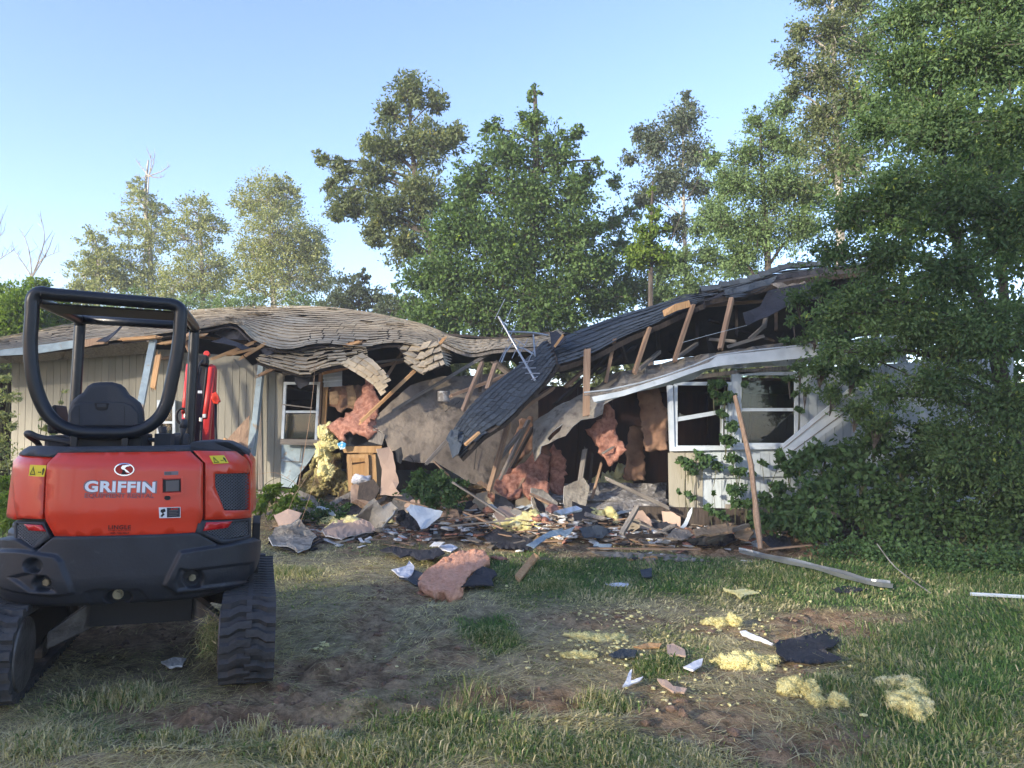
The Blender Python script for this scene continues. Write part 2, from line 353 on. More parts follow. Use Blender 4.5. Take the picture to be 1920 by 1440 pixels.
def sheet(name, outl, mt, parent=None, thick=.012, res=12, rag=0, bump=.02, bfreq=1.6, seed=0, holes=(), smooth=False, edge=None, label=None, cat=None, group=None, kind=None, power=2.0):
    v, tris, bound = fill(outl, res, rag, seed, holes)
    ctrl = [(Vector(o[:2]), o[2]) for o in outl]
    cc = []
    for i in range(len(ctrl)):
        a, b = ctrl[i], ctrl[(i + 1) % len(ctrl)]
        for k in range(4): cc.append((a[0].lerp(b[0], k / 4), a[1] + (b[1] - a[1]) * k / 4))
    V = []
    for q in v:
        ws = 0; ys = 0
        for c, Y in cc:
            wgt = 1 / ((q - c).length_squared + 4) ** (power / 2); ws += wgt; ys += wgt * Y
        p = P(q.x, q.y, ys / ws)
        if bump: p = p + Vector((0, -1, .3)) * bump * mnoise.fractal(p * bfreq + Vector((seed * 3.1, 0, 0)), 1, 2, 3)
        if 'insulation' in name: p = p + Vector((0, -1, .5)) * (.030 * mnoise.noise(p * 17) + .018 * mnoise.noise(p * 41 + Vector((5, 0, 0))))
        V.append(p)
    V2, Fc = solid(V, tris, bound, thick, EYE)
    if 'insulation' in name or (isinstance(mt, str) and mt.startswith('ins_')):
        nf0 = len(tris); hb = MB(); hb.v = V2; hb.f = Fc; fuzz(hb, len(tris) * 5, .035, seed); V2, Fc = hb.v, hb.f
    o = world_obj(name, V2, Fc, mt, parent, smooth)
    if edge:
        o.data.materials.append(MATS[edge]); n = len(tris) * 2
        for i in range(n, len(o.data.polygons)): o.data.polygons[i].material_index = 1
    return tag(o, label, cat, group, kind)
def beam(name, a, b, w, h, mt, parent=None, label=None, cat=None, group=None, roll=0, split=0, seed=None):
    """a sawn timber from a to b; w across the picture, h in depth; its ends a little uneven, or splintered"""
    a, b = Vector(a), Vector(b); d = b - a; L = d.length; q = d.to_track_quat('Z', 'Y')
    rd = random.Random(seed if seed is not None else hash((round(a.x, 2), round(b.z, 2))) & 999)
    V = []; ns = 5; bow = rd.uniform(-.012, .012) * L / 2
    for i in range(ns + 1):
        t = i / ns; z = L * t; off = bow * math.sin(math.pi * t)
        for sx, sy in ((-1, -1), (1, -1), (1, 1), (-1, 1)):
            zz = z + (rd.uniform(-1, 1) * (.01 + (split if i in (0, ns) else 0)) if i in (0, ns) else 0)
            V.append(Vector((sx * w / 2 + off, sy * h / 2, zz)))
    Fc = [(0, 3, 2, 1), tuple(ns * 4 + k for k in range(4))]
    for i in range(ns):
        for k in range(4): Fc.append((i * 4 + k, i * 4 + (k + 1) % 4, i * 4 + 4 + (k + 1) % 4, i * 4 + 4 + k))
    if split:
        for zb, sg in ((0, -1), (L, 1)):
            for k in range(4):
                cx = rd.uniform(-.4, .4) * w; cy = rd.uniform(-.4, .4) * h; r = w * .14; n = len(V)
                V += [Vector((cx - r, cy - r, zb - sg * .02)), Vector((cx + r, cy - r, zb - sg * .02)), Vector((cx, cy + r, zb - sg * .02)), Vector((cx + rd.uniform(-.01, .01), cy, zb + sg * split * rd.uniform(.6, 1.8)))]
                Fc += [(n, n + 1, n + 3), (n + 1, n + 2, n + 3), (n + 2, n, n + 3)]
    M = Matrix.Translation(a) @ q.to_matrix().to_4x4() @ Matrix.Rotation(roll, 4, 'Z')
    if not parent: pass
    o = link(name, mesh(name, V, Fc, mt), M, parent)
    return tag(o, label, cat, group)
def pbeam(name, p1, p2, wpx, mt, parent=None, h=.038, **k):
    """timber traced between two picture points (px, py, Y); wpx = its apparent width in pixels"""
    a, b = P(*p1), P(*p2); w = wpx / FPX * (p1[2] + p2[2]) / 2
    return beam(name, a, b, w, h, mt, parent, **k)
_ICO = {}
def ico(sub):
    if sub not in _ICO:
        bm = bmesh.new(); bmesh.ops.create_icosphere(bm, subdivisions=sub, radius=1)
        _ICO[sub] = ([v.co.copy() for v in bm.verts], [tuple(v.index for v in f.verts) for f in bm.faces]); bm.free()
    return _ICO[sub]
def fuzz(mb, n, ln, seed):
    """loose fibres standing off a wool surface"""
    rd = random.Random(seed); nf = len(mb.f); V = []; F_ = []; b = len(mb.v)
    for _ in range(n):
        f = mb.f[rd.randrange(nf)]
        if len(f) > 3: continue
        a, c, d = (mb.v[i] for i in f); u = rd.random(); w_ = rd.random() * (1 - u); p = a + (c - a) * u + (d - a) * w_
        nn = (c - a).cross(d - a); nn = nn.normalized() if nn.length > 1e-12 else Vector((0, 0, 1))
        t = (nn + Vector((rd.gauss(0, 1), rd.gauss(0, 1), rd.gauss(0, 1))) * .9).normalized() * ln * rd.uniform(.3, 1.2); s_ = t.orthogonal().normalized() * .0016; k = b + len(V)
        V += [p - s_, p + s_, p + t]; F_.append((k, k + 1, k + 2))
    mb.v += V; mb.f += F_
def fluff(name, blobs, mt, label=None, cat=None, parent=None, sub=4, amp=.35, freq=9, seed=0, group=None, flat=None, fz=None):
    """a torn lump of fibre: blobs = [(centre, (rx, ry, rz), rotz)]"""
    mb = MB(); V0, F0 = ico(sub)
    for bi, (c, r, rz) in enumerate(blobs):
        Mr = Matrix.Rotation(rz, 3, 'Z'); out = []; mr = (r[0] * r[1] * r[2]) ** (1 / 3)
        for v in V0:
            p = Vector((v.x * r[0], v.y * r[1], v.z * r[2])); p = Mr @ p; q = Vector(c) + p
            fq = 1.1 / mr; n = mnoise.fractal(q * fq + Vector((seed, bi, 0)), .55, 2.1, 5); m2 = mnoise.noise(q * fq * .5 + Vector((seed * 2, 0, 4)))
            out.append(Vector(c) + p * (1 + m2 * .7) + v.normalized() * (n * amp + (.16 * mnoise.noise(q * fq * 7) if sub > 3 else 0)) * mr)
        mb.add(out, F0)
    fuzz(mb, fz if fz is not None else 2200 * len(blobs), min(.028, mr * .28), seed)
    o = mb.world(name, mt, parent, smooth=True)
    return tag(o, label, cat, group)

# shingled surfaces --------------------------------------------------------
def surf(ctrl):
    """ctrl[row][col] world points; returns S(u, v) by Catmull-Rom both ways, u along the courses, v up the slope"""
    C = [[Vector(p) for p in row] for row in ctrl]
    def cr(a, t):
        n = len(a) - 1; x = min(max(t, 0), 1) * n; i = min(int(x), n - 1); f = x - i
        p0, p1, p2, p3 = a[max(i - 1, 0)], a[i], a[i + 1], a[min(i + 2, n)]
        return .5 * ((2 * p1) + (p2 - p0) * f + (2 * p0 - 5 * p1 + 4 * p2 - p3) * f * f + (3 * p1 - p0 - 3 * p2 + p3) * f ** 3)
    return lambda u, v: cr([cr(row, u) for row in C], v)
def tab_mesh(name, mt, curl, seed):
    """one shingle tab: x -.5.. .5, y 0 (lower edge).. 1, wedge-thick at the butt, with an uneven lower edge"""
    rd = random.Random(seed); V = []; Fc = []; nx, ny = 3, 3
    for lay in (0, 1):
        for j in range(ny + 1):
            for i in range(nx + 1):
                x = -.5 + i / nx; y = j / ny; z = (1 - y) * .9 + curl * (1 - y) ** 2 * (1 + x * rd.uniform(-1, 1) * 1.5) + (1 - y) * rd.uniform(-.1, .25)
                if j == 0: y += rd.uniform(-.035, .035)
                V.append((x * (1 + rd.uniform(-.01, .01)), y, z - (.55 if lay else 0)))
    n = (nx + 1) * (ny + 1); I = lambda i, j: j * (nx + 1) + i
    for j in range(ny):
        for i in range(nx): Fc.append((I(i, j), I(i + 1, j), I(i + 1, j + 1), I(i, j + 1)))
    Fc += [(n + I(0, 0), n + I(0, ny), n + I(nx, ny), n + I(nx, 0))]
    for i in range(nx): Fc.append((n + I(i, 0), n + I(i + 1, 0), I(i + 1, 0), I(i, 0)))
    for j in range(ny): Fc.append((n + I(0, j + 1), n + I(0, j), I(0, j), I(0, j + 1))); Fc.append((n + I(nx, j), n + I(nx, j + 1), I(nx, j + 1), I(nx, j)))
    return mesh(name, V, Fc, mt)
def courses(S, rows, tabs, mt, thk=.012, curl=(0, .6, 2), gap=.03, lift=None, skip=0, seed=0, keep=None, over=1.25, jit=.0):
    rd = random.Random(seed); M = []
    kinds = [tab_mesh('shingle', mt, curl[k % len(curl)], seed * 10 + k) for k in range(6)]
    for r in range(rows):
        off = rd.choice((0, .33, .5, .66))
        tn = tabs if isinstance(tabs, int) else tabs(r / rows)
        for t in range(-1, tn + 1):
            u0 = (t + off) / tn; u1 = (t + 1 + off) / tn
            u0, u1 = max(u0, 0), min(u1, 1)
            if u1 - u0 < .25 / tn: continue
            v0 = r / rows; uc = (u0 + u1) / 2
            if keep and not keep(uc, v0): continue
            if rd.random() < skip: continue
            e = 1e-3
            p = S(uc, v0); a = S(u0, v0); b = S(u1, v0); c = S(uc, min(v0 + 1 / rows, 1)); 
            X = b - a; wd = X.length; X.normalize(); Y = c - p; ht = Y.length
            if ht < 1e-4 or wd < 1e-4: continue
            Z = X.cross(Y).normalized(); Y = Z.cross(X).normalized()
            ang = rd.uniform(-1, 1) * jit; q = Matrix.Rotation(ang, 3, Z); X = q @ X; Y = q @ Y
            lf = (lift(uc, v0) if lift else 0); q = Matrix.Rotation(-lf, 3, X); Y2 = q @ Y; Z2 = q @ Z
            wd *= 1 - gap
            Mx = Matrix(((X.x * wd, Y2.x * ht * over, Z2.x * thk, p.x), (X.y * wd, Y2.y * ht * over, Z2.y * thk, p.y), (X.z * wd, Y2.z * ht * over, Z2.z * thk, p.z), (0, 0, 0, 1)))
            pp = proj(p); on = (-40 < pp[0] < 1960 and 0 < pp[1] < 1440)
            M.append((wd * ht / max(p.y, 1) ** 2 * (1 if on else .01), Mx, kinds[rd.randrange(6)]))
    return M
def lay_shingles(M, parent, mt, limit=290):
    M = sorted(M, key=lambda a: -a[0])
    for _, Mx, me in M[:limit]: link('shingle', me, Mx, parent)
    rest = M[limit:]
    if rest:
        V = []; Fc = []
        for _, Mx, me in rest:
            n = len(V); V += [Mx @ v.co for v in me.vertices]; Fc += [tuple(i + n for i in p.vertices) for p in me.polygons]
        o = world_obj('shingles', V, Fc, mt, parent); o['kind'] = 'stuff'
def deck(name, S, mt, parent, off=.03, thick=.03, nu=40, nv=14, u=(0, 1), v=(0, 1), rag=0, seed=0, keep=None):
    rd = random.Random(seed); top = []; 
    for j in range(nv + 1):
        for i in range(nu + 1):
            uu = u[0] + (u[1] - u[0]) * i / nu; vv = v[0] + (v[1] - v[0]) * j / nv
            if j == 0: vv += rd.uniform(0, rag)
            top.append(S(uu, vv))
    I = lambda i, j: j * (nu + 1) + i
    N = []
    for j in range(nv + 1):
        for i in range(nu + 1):
            a = top[I(min(i + 1, nu), j)] - top[I(max(i - 1, 0), j)]; b = top[I(i, min(j + 1, nv))] - top[I(i, max(j - 1, 0))]
            n = a.cross(b); N.append(n.normalized() if n.length > 1e-9 else Vector((0, 0, 1)))
    n0 = len(top); V = [top[i] - N[i] * off for i in range(n0)] + [top[i] - N[i] * (off + thick) for i in range(n0)]
    Fc = []; cnt = {}
    cells = [(i, j) for j in range(nv) for i in range(nu) if not keep or keep(u[0] + (u[1] - u[0]) * (i + .5) / nu, v[0] + (v[1] - v[0]) * (j + .5) / nv)]
    cs = set(cells)
    for i, j in cells:
        q = (I(i, j), I(i + 1, j), I(i + 1, j + 1), I(i, j + 1)); Fc.append(q); Fc.append(tuple(n0 + k for k in q[::-1]))
        for (di, dj, a, b) in ((0, -1, q[0], q[1]), (1, 0, q[1], q[2]), (0, 1, q[2], q[3]), (-1, 0, q[3], q[0])):
            if (i + di, j + dj) not in cs: Fc.append((a, n0 + a, n0 + b, b))
    return world_obj(name, V, Fc, mt, parent)

# leaves -------------------------------------------------------------------
def leaf_mesh(name, C, D, Nn, size, mt, rnd, wratio=.5, fold=.25):
    """C centres, D long axes, Nn normals (n,3), size (n,)"""
    n = len(C); D = D / np.linalg.norm(D, axis=1, keepdims=True); W = np.cross(D, Nn); W /= np.linalg.norm(W, axis=1, keepdims=True) + 1e-9; U = np.cross(W, D)
    s = size[:, None]
    V = np.empty((n, 4, 3)); V[:, 0] = C - D * s * .5; V[:, 1] = C + W * s * wratio * .5 - U * s * fold * .3; V[:, 2] = C + D * s * .5 - U * s * fold * .25; V[:, 3] = C - W * s * wratio * .5 - U * s * fold * .3
    V = V.reshape(-1, 3)
    idx = np.arange(n)[:, None] * 4 + np.array([0, 1, 2, 0, 2, 3])[None]
    return tri_mesh(name, V, idx.reshape(-1), mt, np.repeat(rnd, 4))
def tri_mesh(name, V, idx, mt, rnd=None):
    me = bpy.data.meshes.new(name); nt_ = len(idx) // 3
    me.vertices.add(len(V)); me.vertices.foreach_set('co', V.astype(np.float32).ravel())
    me.loops.add(len(idx)); me.loops.foreach_set('vertex_index', idx.astype(np.int32))
    me.polygons.add(nt_); me.polygons.foreach_set('loop_start', np.arange(nt_, dtype=np.int32) * 3); 
    try: me.polygons.foreach_set('loop_total', np.full(nt_, 3, dtype=np.int32))
    except Exception: pass
    me.materials.append(MATS[mt])
    if rnd is not None:
        at = me.attributes.new('rnd', 'FLOAT', 'POINT'); at.data.foreach_set('value', rnd.astype(np.float32))
    me.update(calc_edges=True); me.validate()
    return me
def unit(n, r):
    d = r.normal(size=(n, 3)); return d / np.linalg.norm(d, axis=1, keepdims=True)
def foliage(blobs, nleaf, size, r, cl=26, crad=.22, shell=.75, droop=0, squash=.8, upbias=.6):
    """leaf clusters spread through blobs [(centre, radius, weight)] -> arrays and cluster centres"""
    C = []; D = []; Nn = []; K = []; tw = []
    tot = sum(b[2] for b in blobs)
    for c, rad, wt in blobs:
        c = np.array(c); nc = max(2, int(nleaf * wt / tot / cl)); d = unit(nc, r)
        rr = rad * (1 - (1 - shell) * r.random(nc) ** .6 * 1.6) * r.uniform(.75, 1.28, nc) * np.where(r.random(nc) < .10, 1.12, 1)
        cc = c + d * rr[:, None] * np.array([1, 1, squash]); cr = rad * crad * r.uniform(.5, 1.4, nc)
        for i in range(nc):
            m = int(cl * r.uniform(.5, 1.5)); o = r.normal(size=(m, 3)) * cr[i] * np.array([.62, .62, .40])
            C.append(cc[i] + o); dd = d[i] * .8 + r.normal(size=(m, 3)) * .7; dd[:, 2] -= droop; D.append(dd)
            nn = r.normal(size=(m, 3)) * .7; nn[:, 2] += upbias; Nn.append(nn)
            K.append(np.clip(r.normal(.47 + r.normal() * .17, .13, m), 0, 1))
        tw.append((c, cc))
    C = np.concatenate(C); D = np.concatenate(D); Nn = np.concatenate(Nn); K = np.concatenate(K)
    return C, D, Nn, size * r.uniform(.6, 1.3, len(C)), K, tw
def tree(name, label, blobs, trunk, nleaf, size, lm, bm_, group=None, seed=0, cl=26, crad=.22, shell=.75, droop=0, tr=.12, wratio=.5, cat='tree', twig=.012, squash=1.0, share=.35):
    """blobs [(px, py, rpx, Y, weight)]; trunk [(px, py, Y)...] root first"""
    r = np.random.default_rng(seed + 11)
    B = [(P(b[0], b[1], b[3]), b[2] / FPX * b[3], b[4] if len(b) > 4 else (b[2] / 100) ** 2) for b in blobs]
    T = [P(*t) if not isinstance(t, Vector) else t for t in trunk]
    T = [Vector((p.x, p.y, p.z)) for p in T]; T[0].z = min(T[0].z, .0) if T[0].z < 3 else T[0].z
    root = Vector((T[0].x, T[0].y, 0)); t = thing(name, label, cat, root, group=group)
    C, D, Nn, sz, K, tw = foliage(B, nleaf, size, r, cl, crad, shell, droop, squash)
    me = leaf_mesh('crown', C - np.array(root), D, Nn, sz, lm, K, wratio); o = link('crown', me, Matrix.Translation(root), t)
    mb = MB(); Ts = spline([root + Vector((0, 0, -.1))] + T[1:], 5); nT = len(Ts)
    mb.tube(Ts, [tr * (1 - .85 * i / nT) for i in range(nT)], 7)
    for (c, cc), b in zip(tw, B):
        bc = Vector(c); cand = [i for i in range(nT) if Ts[i].z < bc.z + .1] or [0]
        i0 = min(cand, key=lambda i: (Ts[i] - bc).length + abs(Ts[i].z - bc.z) * .0); i0 = max(0, i0 - int(nT * .08)); a = Ts[i0]; rb = max(tr * (1 - .85 * i0 / nT) * .55, twig * 1.5)
        mid = a.lerp(bc, .5) + Vector((0, 0, (bc - a).length * .08)); mb.tube(spline([a, mid, bc], 3), [rb * (1 - .1 * k) for k in range(7)], 5)
        for q in cc[:: max(1, int(1 / share))]:
            q = Vector(q); m = bc.lerp(q, .5) + Vector((0, 0, .04 * b[1])); mb.tube([bc, m, q], [twig * 1.5, twig, twig * .4], 3, cap=False)
    V = [v - root for v in mb.v]
    link('trunk', mesh('trunk', V, mb.f, bm_), Matrix.Translation(root), t)
    return t
# ---------------------------------------------------------------- the mini excavator
TH = R(19)
_g = G(461, 1285); _g.z = 0
_rot = Matrix.Rotation(TH, 3, 'Z')
EO = _g - _rot @ Vector((.62, -.70, 0)); EO.z = 0.0
EX = thing('mini_excavator', 'red and dark grey mini excavator on rubber tracks with open canopy frame', 'excavator', EO, TH)
EM = WM[EX.name]; EI = EM.inverted(); EI3 = EI.to_3x3()
def Lp(px, py, val, ax=1):
    """where the sight line through a picture point meets the machine's own plane axis ax = val"""
    o = EI @ EYE; d = EI3 @ ray(px, py); return o + d * ((val - o[ax]) / d[ax])
PA, PB, PN, BX = .70, .80, 3.1, -.075
_pr = [(PA, .55), (PA, .3)]
for k in range(0, 121):
    f = math.pi / 2 - math.pi * k / 120
    _pr.append((PA * math.copysign(abs(math.sin(f)) ** (2 / PN), math.sin(f)), .10 - (PB) * abs(math.cos(f)) ** (2 / PN)))
_pr += [(-PA, .3), (-PA, .55)]
_pr = _pr[::-1]                                  # from left round the rear to the right
_px = np.array([p[0] for p in _pr]); _py = np.array([p[1] for p in _pr])
_ss = np.concatenate([[0], np.cumsum(np.hypot(np.diff(_px), np.diff(_py)))])
keepi = np.concatenate([[True], np.diff(_ss) > 1e-5]); _px, _py, _ss = _px[keepi], _py[keepi], _ss[keepi]
_ss = _ss - _ss[-1] / 2
def prof(s):
    x = np.interp(s, _ss, _px); y = np.interp(s, _ss, _py); e = .02
    tx = np.interp(s + e, _ss, _px) - np.interp(s - e, _ss, _px); ty = np.interp(s + e, _ss, _py) - np.interp(s - e, _ss, _py)
    l = np.hypot(tx, ty); x = x + BX; return x, y, ty / l, -tx / l
def inset(z): return np.where(z > 1.285, (z - 1.285) * .75, 0) + np.where(z > 1.0, (z - 1.0) * .05, 0) + np.where(z < .66, (.66 - z) ** 2 * 2.2, 0)
def S3(s, z, off=0.0):
    x, y, nx, ny = prof(s); k = off - inset(z); return np.stack([x + nx * k, y + ny * k, z + 0 * x], -1)
EMn = np.array(EM)
def toworld(p): return p @ EMn[:3, :3].T + EMn[:3, 3]
_gs, _gz = np.meshgrid(np.linspace(-1.25, 1.25, 500), np.linspace(.4, 1.5, 260), indexing='ij')
_W = toworld(S3(_gs, _gz)); _gx, _gy = projn(_W)
_x, _y, _nx, _ny = prof(_gs); _nw = np.stack([_nx, _ny, 0 * _nx], -1) @ EMn[:3, :3].T
_vis = (_nw * (np.array(EYE) - _W)).sum(-1) > 0
def inv(px, py):
    d = (_gx - px) ** 2 + (_gy - py) ** 2 + np.where(_vis, 0, 1e7); i = np.unravel_index(np.argmin(d), d.shape); s, z = float(_gs[i]), float(_gz[i])
    for _ in range(3):
        e = 1e-3; q = toworld(S3(np.array([s, s + e, s]), np.array([z, z, z + e]))); a, b = projn(q)
        J = np.array([[a[1] - a[0], a[2] - a[0]], [b[1] - b[0], b[2] - b[0]]]) / e
        try: dl = np.linalg.solve(J, [px - a[0], py - b[0]])
        except Exception: break
        if abs(dl).max() > .06: break
        s += dl[0]; z += dl[1]
    return (s, z)
def skin(name, outl, off, thick, mt, res=.03, parent=None, bevel=0, bulge=None, sz=None, smooth=True, label=None, holes=()):
    """a panel on the machine's rounded body, outlined in picture points (or (s, z) pairs)"""
    o = sz or [inv(*p) for p in outl]
    hs = [[inv(*p) for p in h] for h in holes]
    v, tris, bound = fill([(a * 100, b * 100) for a, b in o], res * 100, 0, 1, [[(a * 100, b * 100) for a, b in h] for h in hs])
    s = np.array([q.x for q in v]) / 100; z = np.array([q.y for q in v]) / 100
    of = np.full(len(s), off) if bulge is None else off + bulge(s, z)
    A = [Vector(p) for p in S3(s, z, of)]
    x, y, nx, ny = prof(s); Bk = [Vector(p) for p in S3(s, z, of - thick)]
    n0 = len(A); Fc = [t for t in tris] + [tuple(n0 + i for i in t[::-1]) for t in tris] + [(a, n0 + a, n0 + b, b) for a, b in bound]
    # make the outside face out
    t = tris[0]; nrm = (A[t[1]] - A[t[0]]).cross(A[t[2]] - A[t[0]]); 
    if nrm.dot(A[t[0]] - Bk[t[0]]) < 0: Fc = [f[::-1] for f in Fc]
    ob = local_obj(name, A + Bk, Fc, mt, parent or EX, smooth=False)
    if smooth:
        ob.data.polygons.foreach_set('use_smooth', [i < len(tris) for i in range(len(Fc))])
    if label: ob['label'] = label
    return ob
def pxin(px, py, poly):
    """signed distance in picture points, inside positive (numpy)"""
    d = np.full(px.shape, 1e9); c = np.zeros(px.shape, bool); n = len(poly)
    for i in range(n):
        (x1, y1), (x2, y2) = poly[i], poly[(i + 1) % n]
        L2 = (x2 - x1) ** 2 + (y2 - y1) ** 2; t = np.clip(((px - x1) * (x2 - x1) + (py - y1) * (y2 - y1)) / L2, 0, 1)
        d = np.minimum(d, np.hypot(px - x1 - t * (x2 - x1), py - y1 - t * (y2 - y1)))
        cr = ((y1 > py) != (y2 > py)) & (px < (x2 - x1) * (py - y1) / (y2 - y1 + 1e-12) + x1); c ^= cr
    return np.where(c, d, -d)
ZT, ZB = 1.375, .485
# inner body: dark shell with a deck on top
mb = MB(); n = 64; ss = np.linspace(_ss[0] + .02, _ss[-1] - .02, n)
for z in (.62, ZT - .02):
    mb.v += [Vector(p) for p in S3(ss, np.full(n, z), -.02)]
mb.f += [(i, i + 1, n + i + 1, n + i) for i in range(n - 1)] + [tuple(range(n, 2 * n)), tuple(range(n))[::-1], (0, n, 2 * n - 1, n - 1)]
mb.local('engine_cover', 'black', EX)
# counterweight, finely gridded so pads and recesses are real relief
ns, nz = 300, 84; s = np.linspace(-1.16, 1.16, ns); z = np.linspace(ZB, .93, nz); Sg, Zg = np.meshgrid(s, z, indexing='ij')
off0 = .012 + .05 * np.clip((-Sg - .35) / .5, 0, 1) + .012 * np.clip((Sg - .5) / .4, 0, 1)
qx, qy = projn(toworld(S3(Sg, Zg, off0)))
sm = lambda d, wd: np.clip(d / wd, 0, 1) ** 2 * (3 - 2 * np.clip(d / wd, 0, 1))
padL = [(-60, 1030), (40, 1031), (106, 1041), (117, 1052), (140, 1113), (100, 1119), (40, 1112), (-60, 1085)]
padR = [(337, 1034), (470, 1012), (520, 1005), (520, 1085), (440, 1102), (330, 1114), (306, 1097)]
top = [(60, 1034), (96, 1010), (368, 1000), (420, 1022), (560, 1000), (560, 900), (-200, 900), (-200, 1034)]
off = off0 + .026 * sm(pxin(qx, qy, padL) + 2, 6) + .026 * sm(pxin(qx, qy, padR) + 2, 6)
off -= .010 * sm(pxin(qx, qy, [(158, 1110), (185, 1105), (262, 1105), (282, 1128), (262, 1141), (175, 1141)]) + 1, 4)
off -= .016 * sm(pxin(qx, qy, [(335, 1062), (352, 1066), (470, 1052), (470, 1092), (330, 1108), (325, 1090)]), 6)
off -= .018 * sm(pxin(qx, qy, [(20, 1080), (60, 1070), (98, 1082), (112, 1112), (60, 1110)]), 6)
for (cx, cy, rx, ry, dp) in ((67, 1060, 15, 15, .07), (82, 1093, 18, 15, .05), (220, 1121, 27, 15, .055), (362, 1085, 19, 18, .05)):
    d = np.sqrt(((qx - cx) / rx) ** 2 + ((qy - cy) / ry) ** 2); off -= dp * sm(1.05 - d, .22)
hous = [(-120, 1008), (27, 1012), (68, 1034), (100, 1006), (100, 900), (-120, 900)]
housR = [(362, 995), (414, 1024), (474, 1010), (620, 985), (620, 900), (362, 900)]
off -= .07 * sm(pxin(qx, qy, hous), 3) + .07 * sm(pxin(qx, qy, housR), 3) + .02 * np.clip((Zg - .875) / .02, 0, 1)
off -= .02 * np.clip((ZB + .02 - Zg) / .02, 0, 1)
off -= .02 * np.clip((Zg - .915) / .015, 0, 1)
A = S3(Sg, Zg, off).reshape(-1, 3); Bk = S3(np.stack([s, s]), np.stack([np.full(ns, ZB), np.full(ns, .93)]), -.09).reshape(-1, 3)
V = [Vector(p) for p in A] + [Vector(p) for p in Bk]; n0 = ns * nz
Fc = [(i * nz + j, i * nz + nz + j, i * nz + nz + j + 1, i * nz + j + 1) for i in range(ns - 1) for j in range(nz - 1)]
Fc += [(i * nz, n0 + i, n0 + i + 1, i * nz + nz) for i in range(ns - 1)] + [(i * nz + nz - 1, i * nz + 2 * nz - 1, n0 + ns + i + 1, n0 + ns + i) for i in range(ns - 1)]
Fc += [(n0 + i, n0 + ns + i, n0 + ns + i + 1, n0 + i + 1) for i in range(ns - 1)]
cw = local_obj('counterweight', V, Fc, 'cast_grey', EX, smooth=True)
for (cx, cy, r) in ((83, 1093, .021), (219, 1117, .021), (362, 1084, .021)):
    s_, z_ = inv(cx, cy); p = S3(np.array([s_]), np.array([z_]))[0]; x, y, nx, ny = prof(np.array([s_])); nn = Vector((nx[0], ny[0], 0)); p = Vector(p) - nn * .045
    b = MB(); b.disc(p, nn, r * 1.35, .010, 16); b.disc(p + nn * .010, nn, r, .022, 6); b.disc(p + nn * .032, nn, r * .7, .003, 12); b.local('bolt', 'bolt', cw)
# red covers
hood = [(112, 849), (356, 846), (379, 868), (379, 972), (364, 1001), (240, 1006), (103, 1005), (87, 974), (91, 870)]
bl = lambda s, z: .014 - .006 * sm(np.array((.995 - z) / .02, float), 1) - .012 * np.clip((.97 - z) * 5, 0, 1)
H1 = skin('rear_hood', hood, 0, .03, 'paint_red', .035, bulge=bl)
SL = skin('side_cover', [(37, 850), (104, 855), (85, 873), (81, 973), (33, 971)], .004, .03, 'paint_red', .035)
_sL, _zz = inv(40, 910); SL2 = skin('side_cover', None, .0035, .03, 'paint_red', .05, sz=[(_sL - .002, .965), (_sL - .002, 1.365), (-1.3, 1.365), (-1.3, .965)])
grille = [(402, 888), (466, 886), (466, 956), (419, 957), (402, 912)]
SR = skin('side_cover', [(362, 845), (440, 846), (462, 862), (470, 900), (470, 970), (384, 974), (384, 868)], .008, .03, 'paint_red', .03, holes=[grille])
_sR, _ = inv(469, 930); SR2 = skin('side_cover', None, .0065, .03, 'paint_red', .05, sz=[(_sR + .002, .955), (1.3, .955), (1.3, 1.33), (_sR + .002, 1.33)])
def lattice(poly, off, pitch, parent, wpx=1.1, name='mesh_grille'):
    back = skin('backing', poly, off - .02, .008, 'black', .03, parent=parent)
    mb = MB(); xs = [p[0] for p in poly]; ys = [p[1] for p in poly]
    for sg in (1, -1):
        t = min(xs) - (max(ys) - min(ys)) * 1.2
        while t < max(xs) + (max(ys) - min(ys)) * 1.2:
            run = []; N = 60
            for k in range(N + 1):
                y = min(ys) + (max(ys) - min(ys)) * k / N; x = t + sg * (y - (min(ys) + max(ys)) / 2) * 1.15
                if pxin(np.array([x]), np.array([y]), poly)[0] > 0: run.append((x, y))
                else:
                    if len(run) > 3: pts = [Vector(S3(*[np.array([v]) for v in inv(*q)], off)[0]) for q in run[::4] + [run[-1]]]; mb.tube(pts, .0030, 4)
                    run = []
            if len(run) > 3: pts = [Vector(S3(*[np.array([v]) for v in inv(*q)], off)[0]) for q in run[::4] + [run[-1]]]; mb.tube(pts, .0030, 4)
            t += pitch
    return mb.local(name, 'mesh_metal', parent)
lattice(grille, .0, 6.4, SR)
# lamp housings with grille and red reflector
LH = skin('lamp_housing', [(29, 977), (84, 979), (95, 1008), (66, 1030), (29, 1022)], .006, .03, 'plastic_dark', .03, holes=[[(33, 981), (80, 983), (88, 1000), (62, 1024), (33, 1018)]])
lattice([(33, 981), (80, 983), (88, 1000), (62, 1024), (33, 1018)], .0, 6.0, LH)
skin('reflector', [(48, 982), (80, 984), (88, 996), (58, 994)], .012, .012, 'reflector', .02, LH)
RH = skin('lamp_housing', [(372, 976), (469, 971), (469, 1008), (415, 1019), (366, 998)], .006, .03, 'plastic_dark', .03, holes=[[(392, 982), (464, 976), (465, 1003), (417, 1012), (382, 995)]])
lattice([(392, 982), (464, 976), (465, 1003), (417, 1012), (382, 995)], .0, 6.0, RH)
skin('reflector', [(386, 979), (433, 977), (425, 989), (380, 995)], .012, .012, 'reflector', .02, RH)
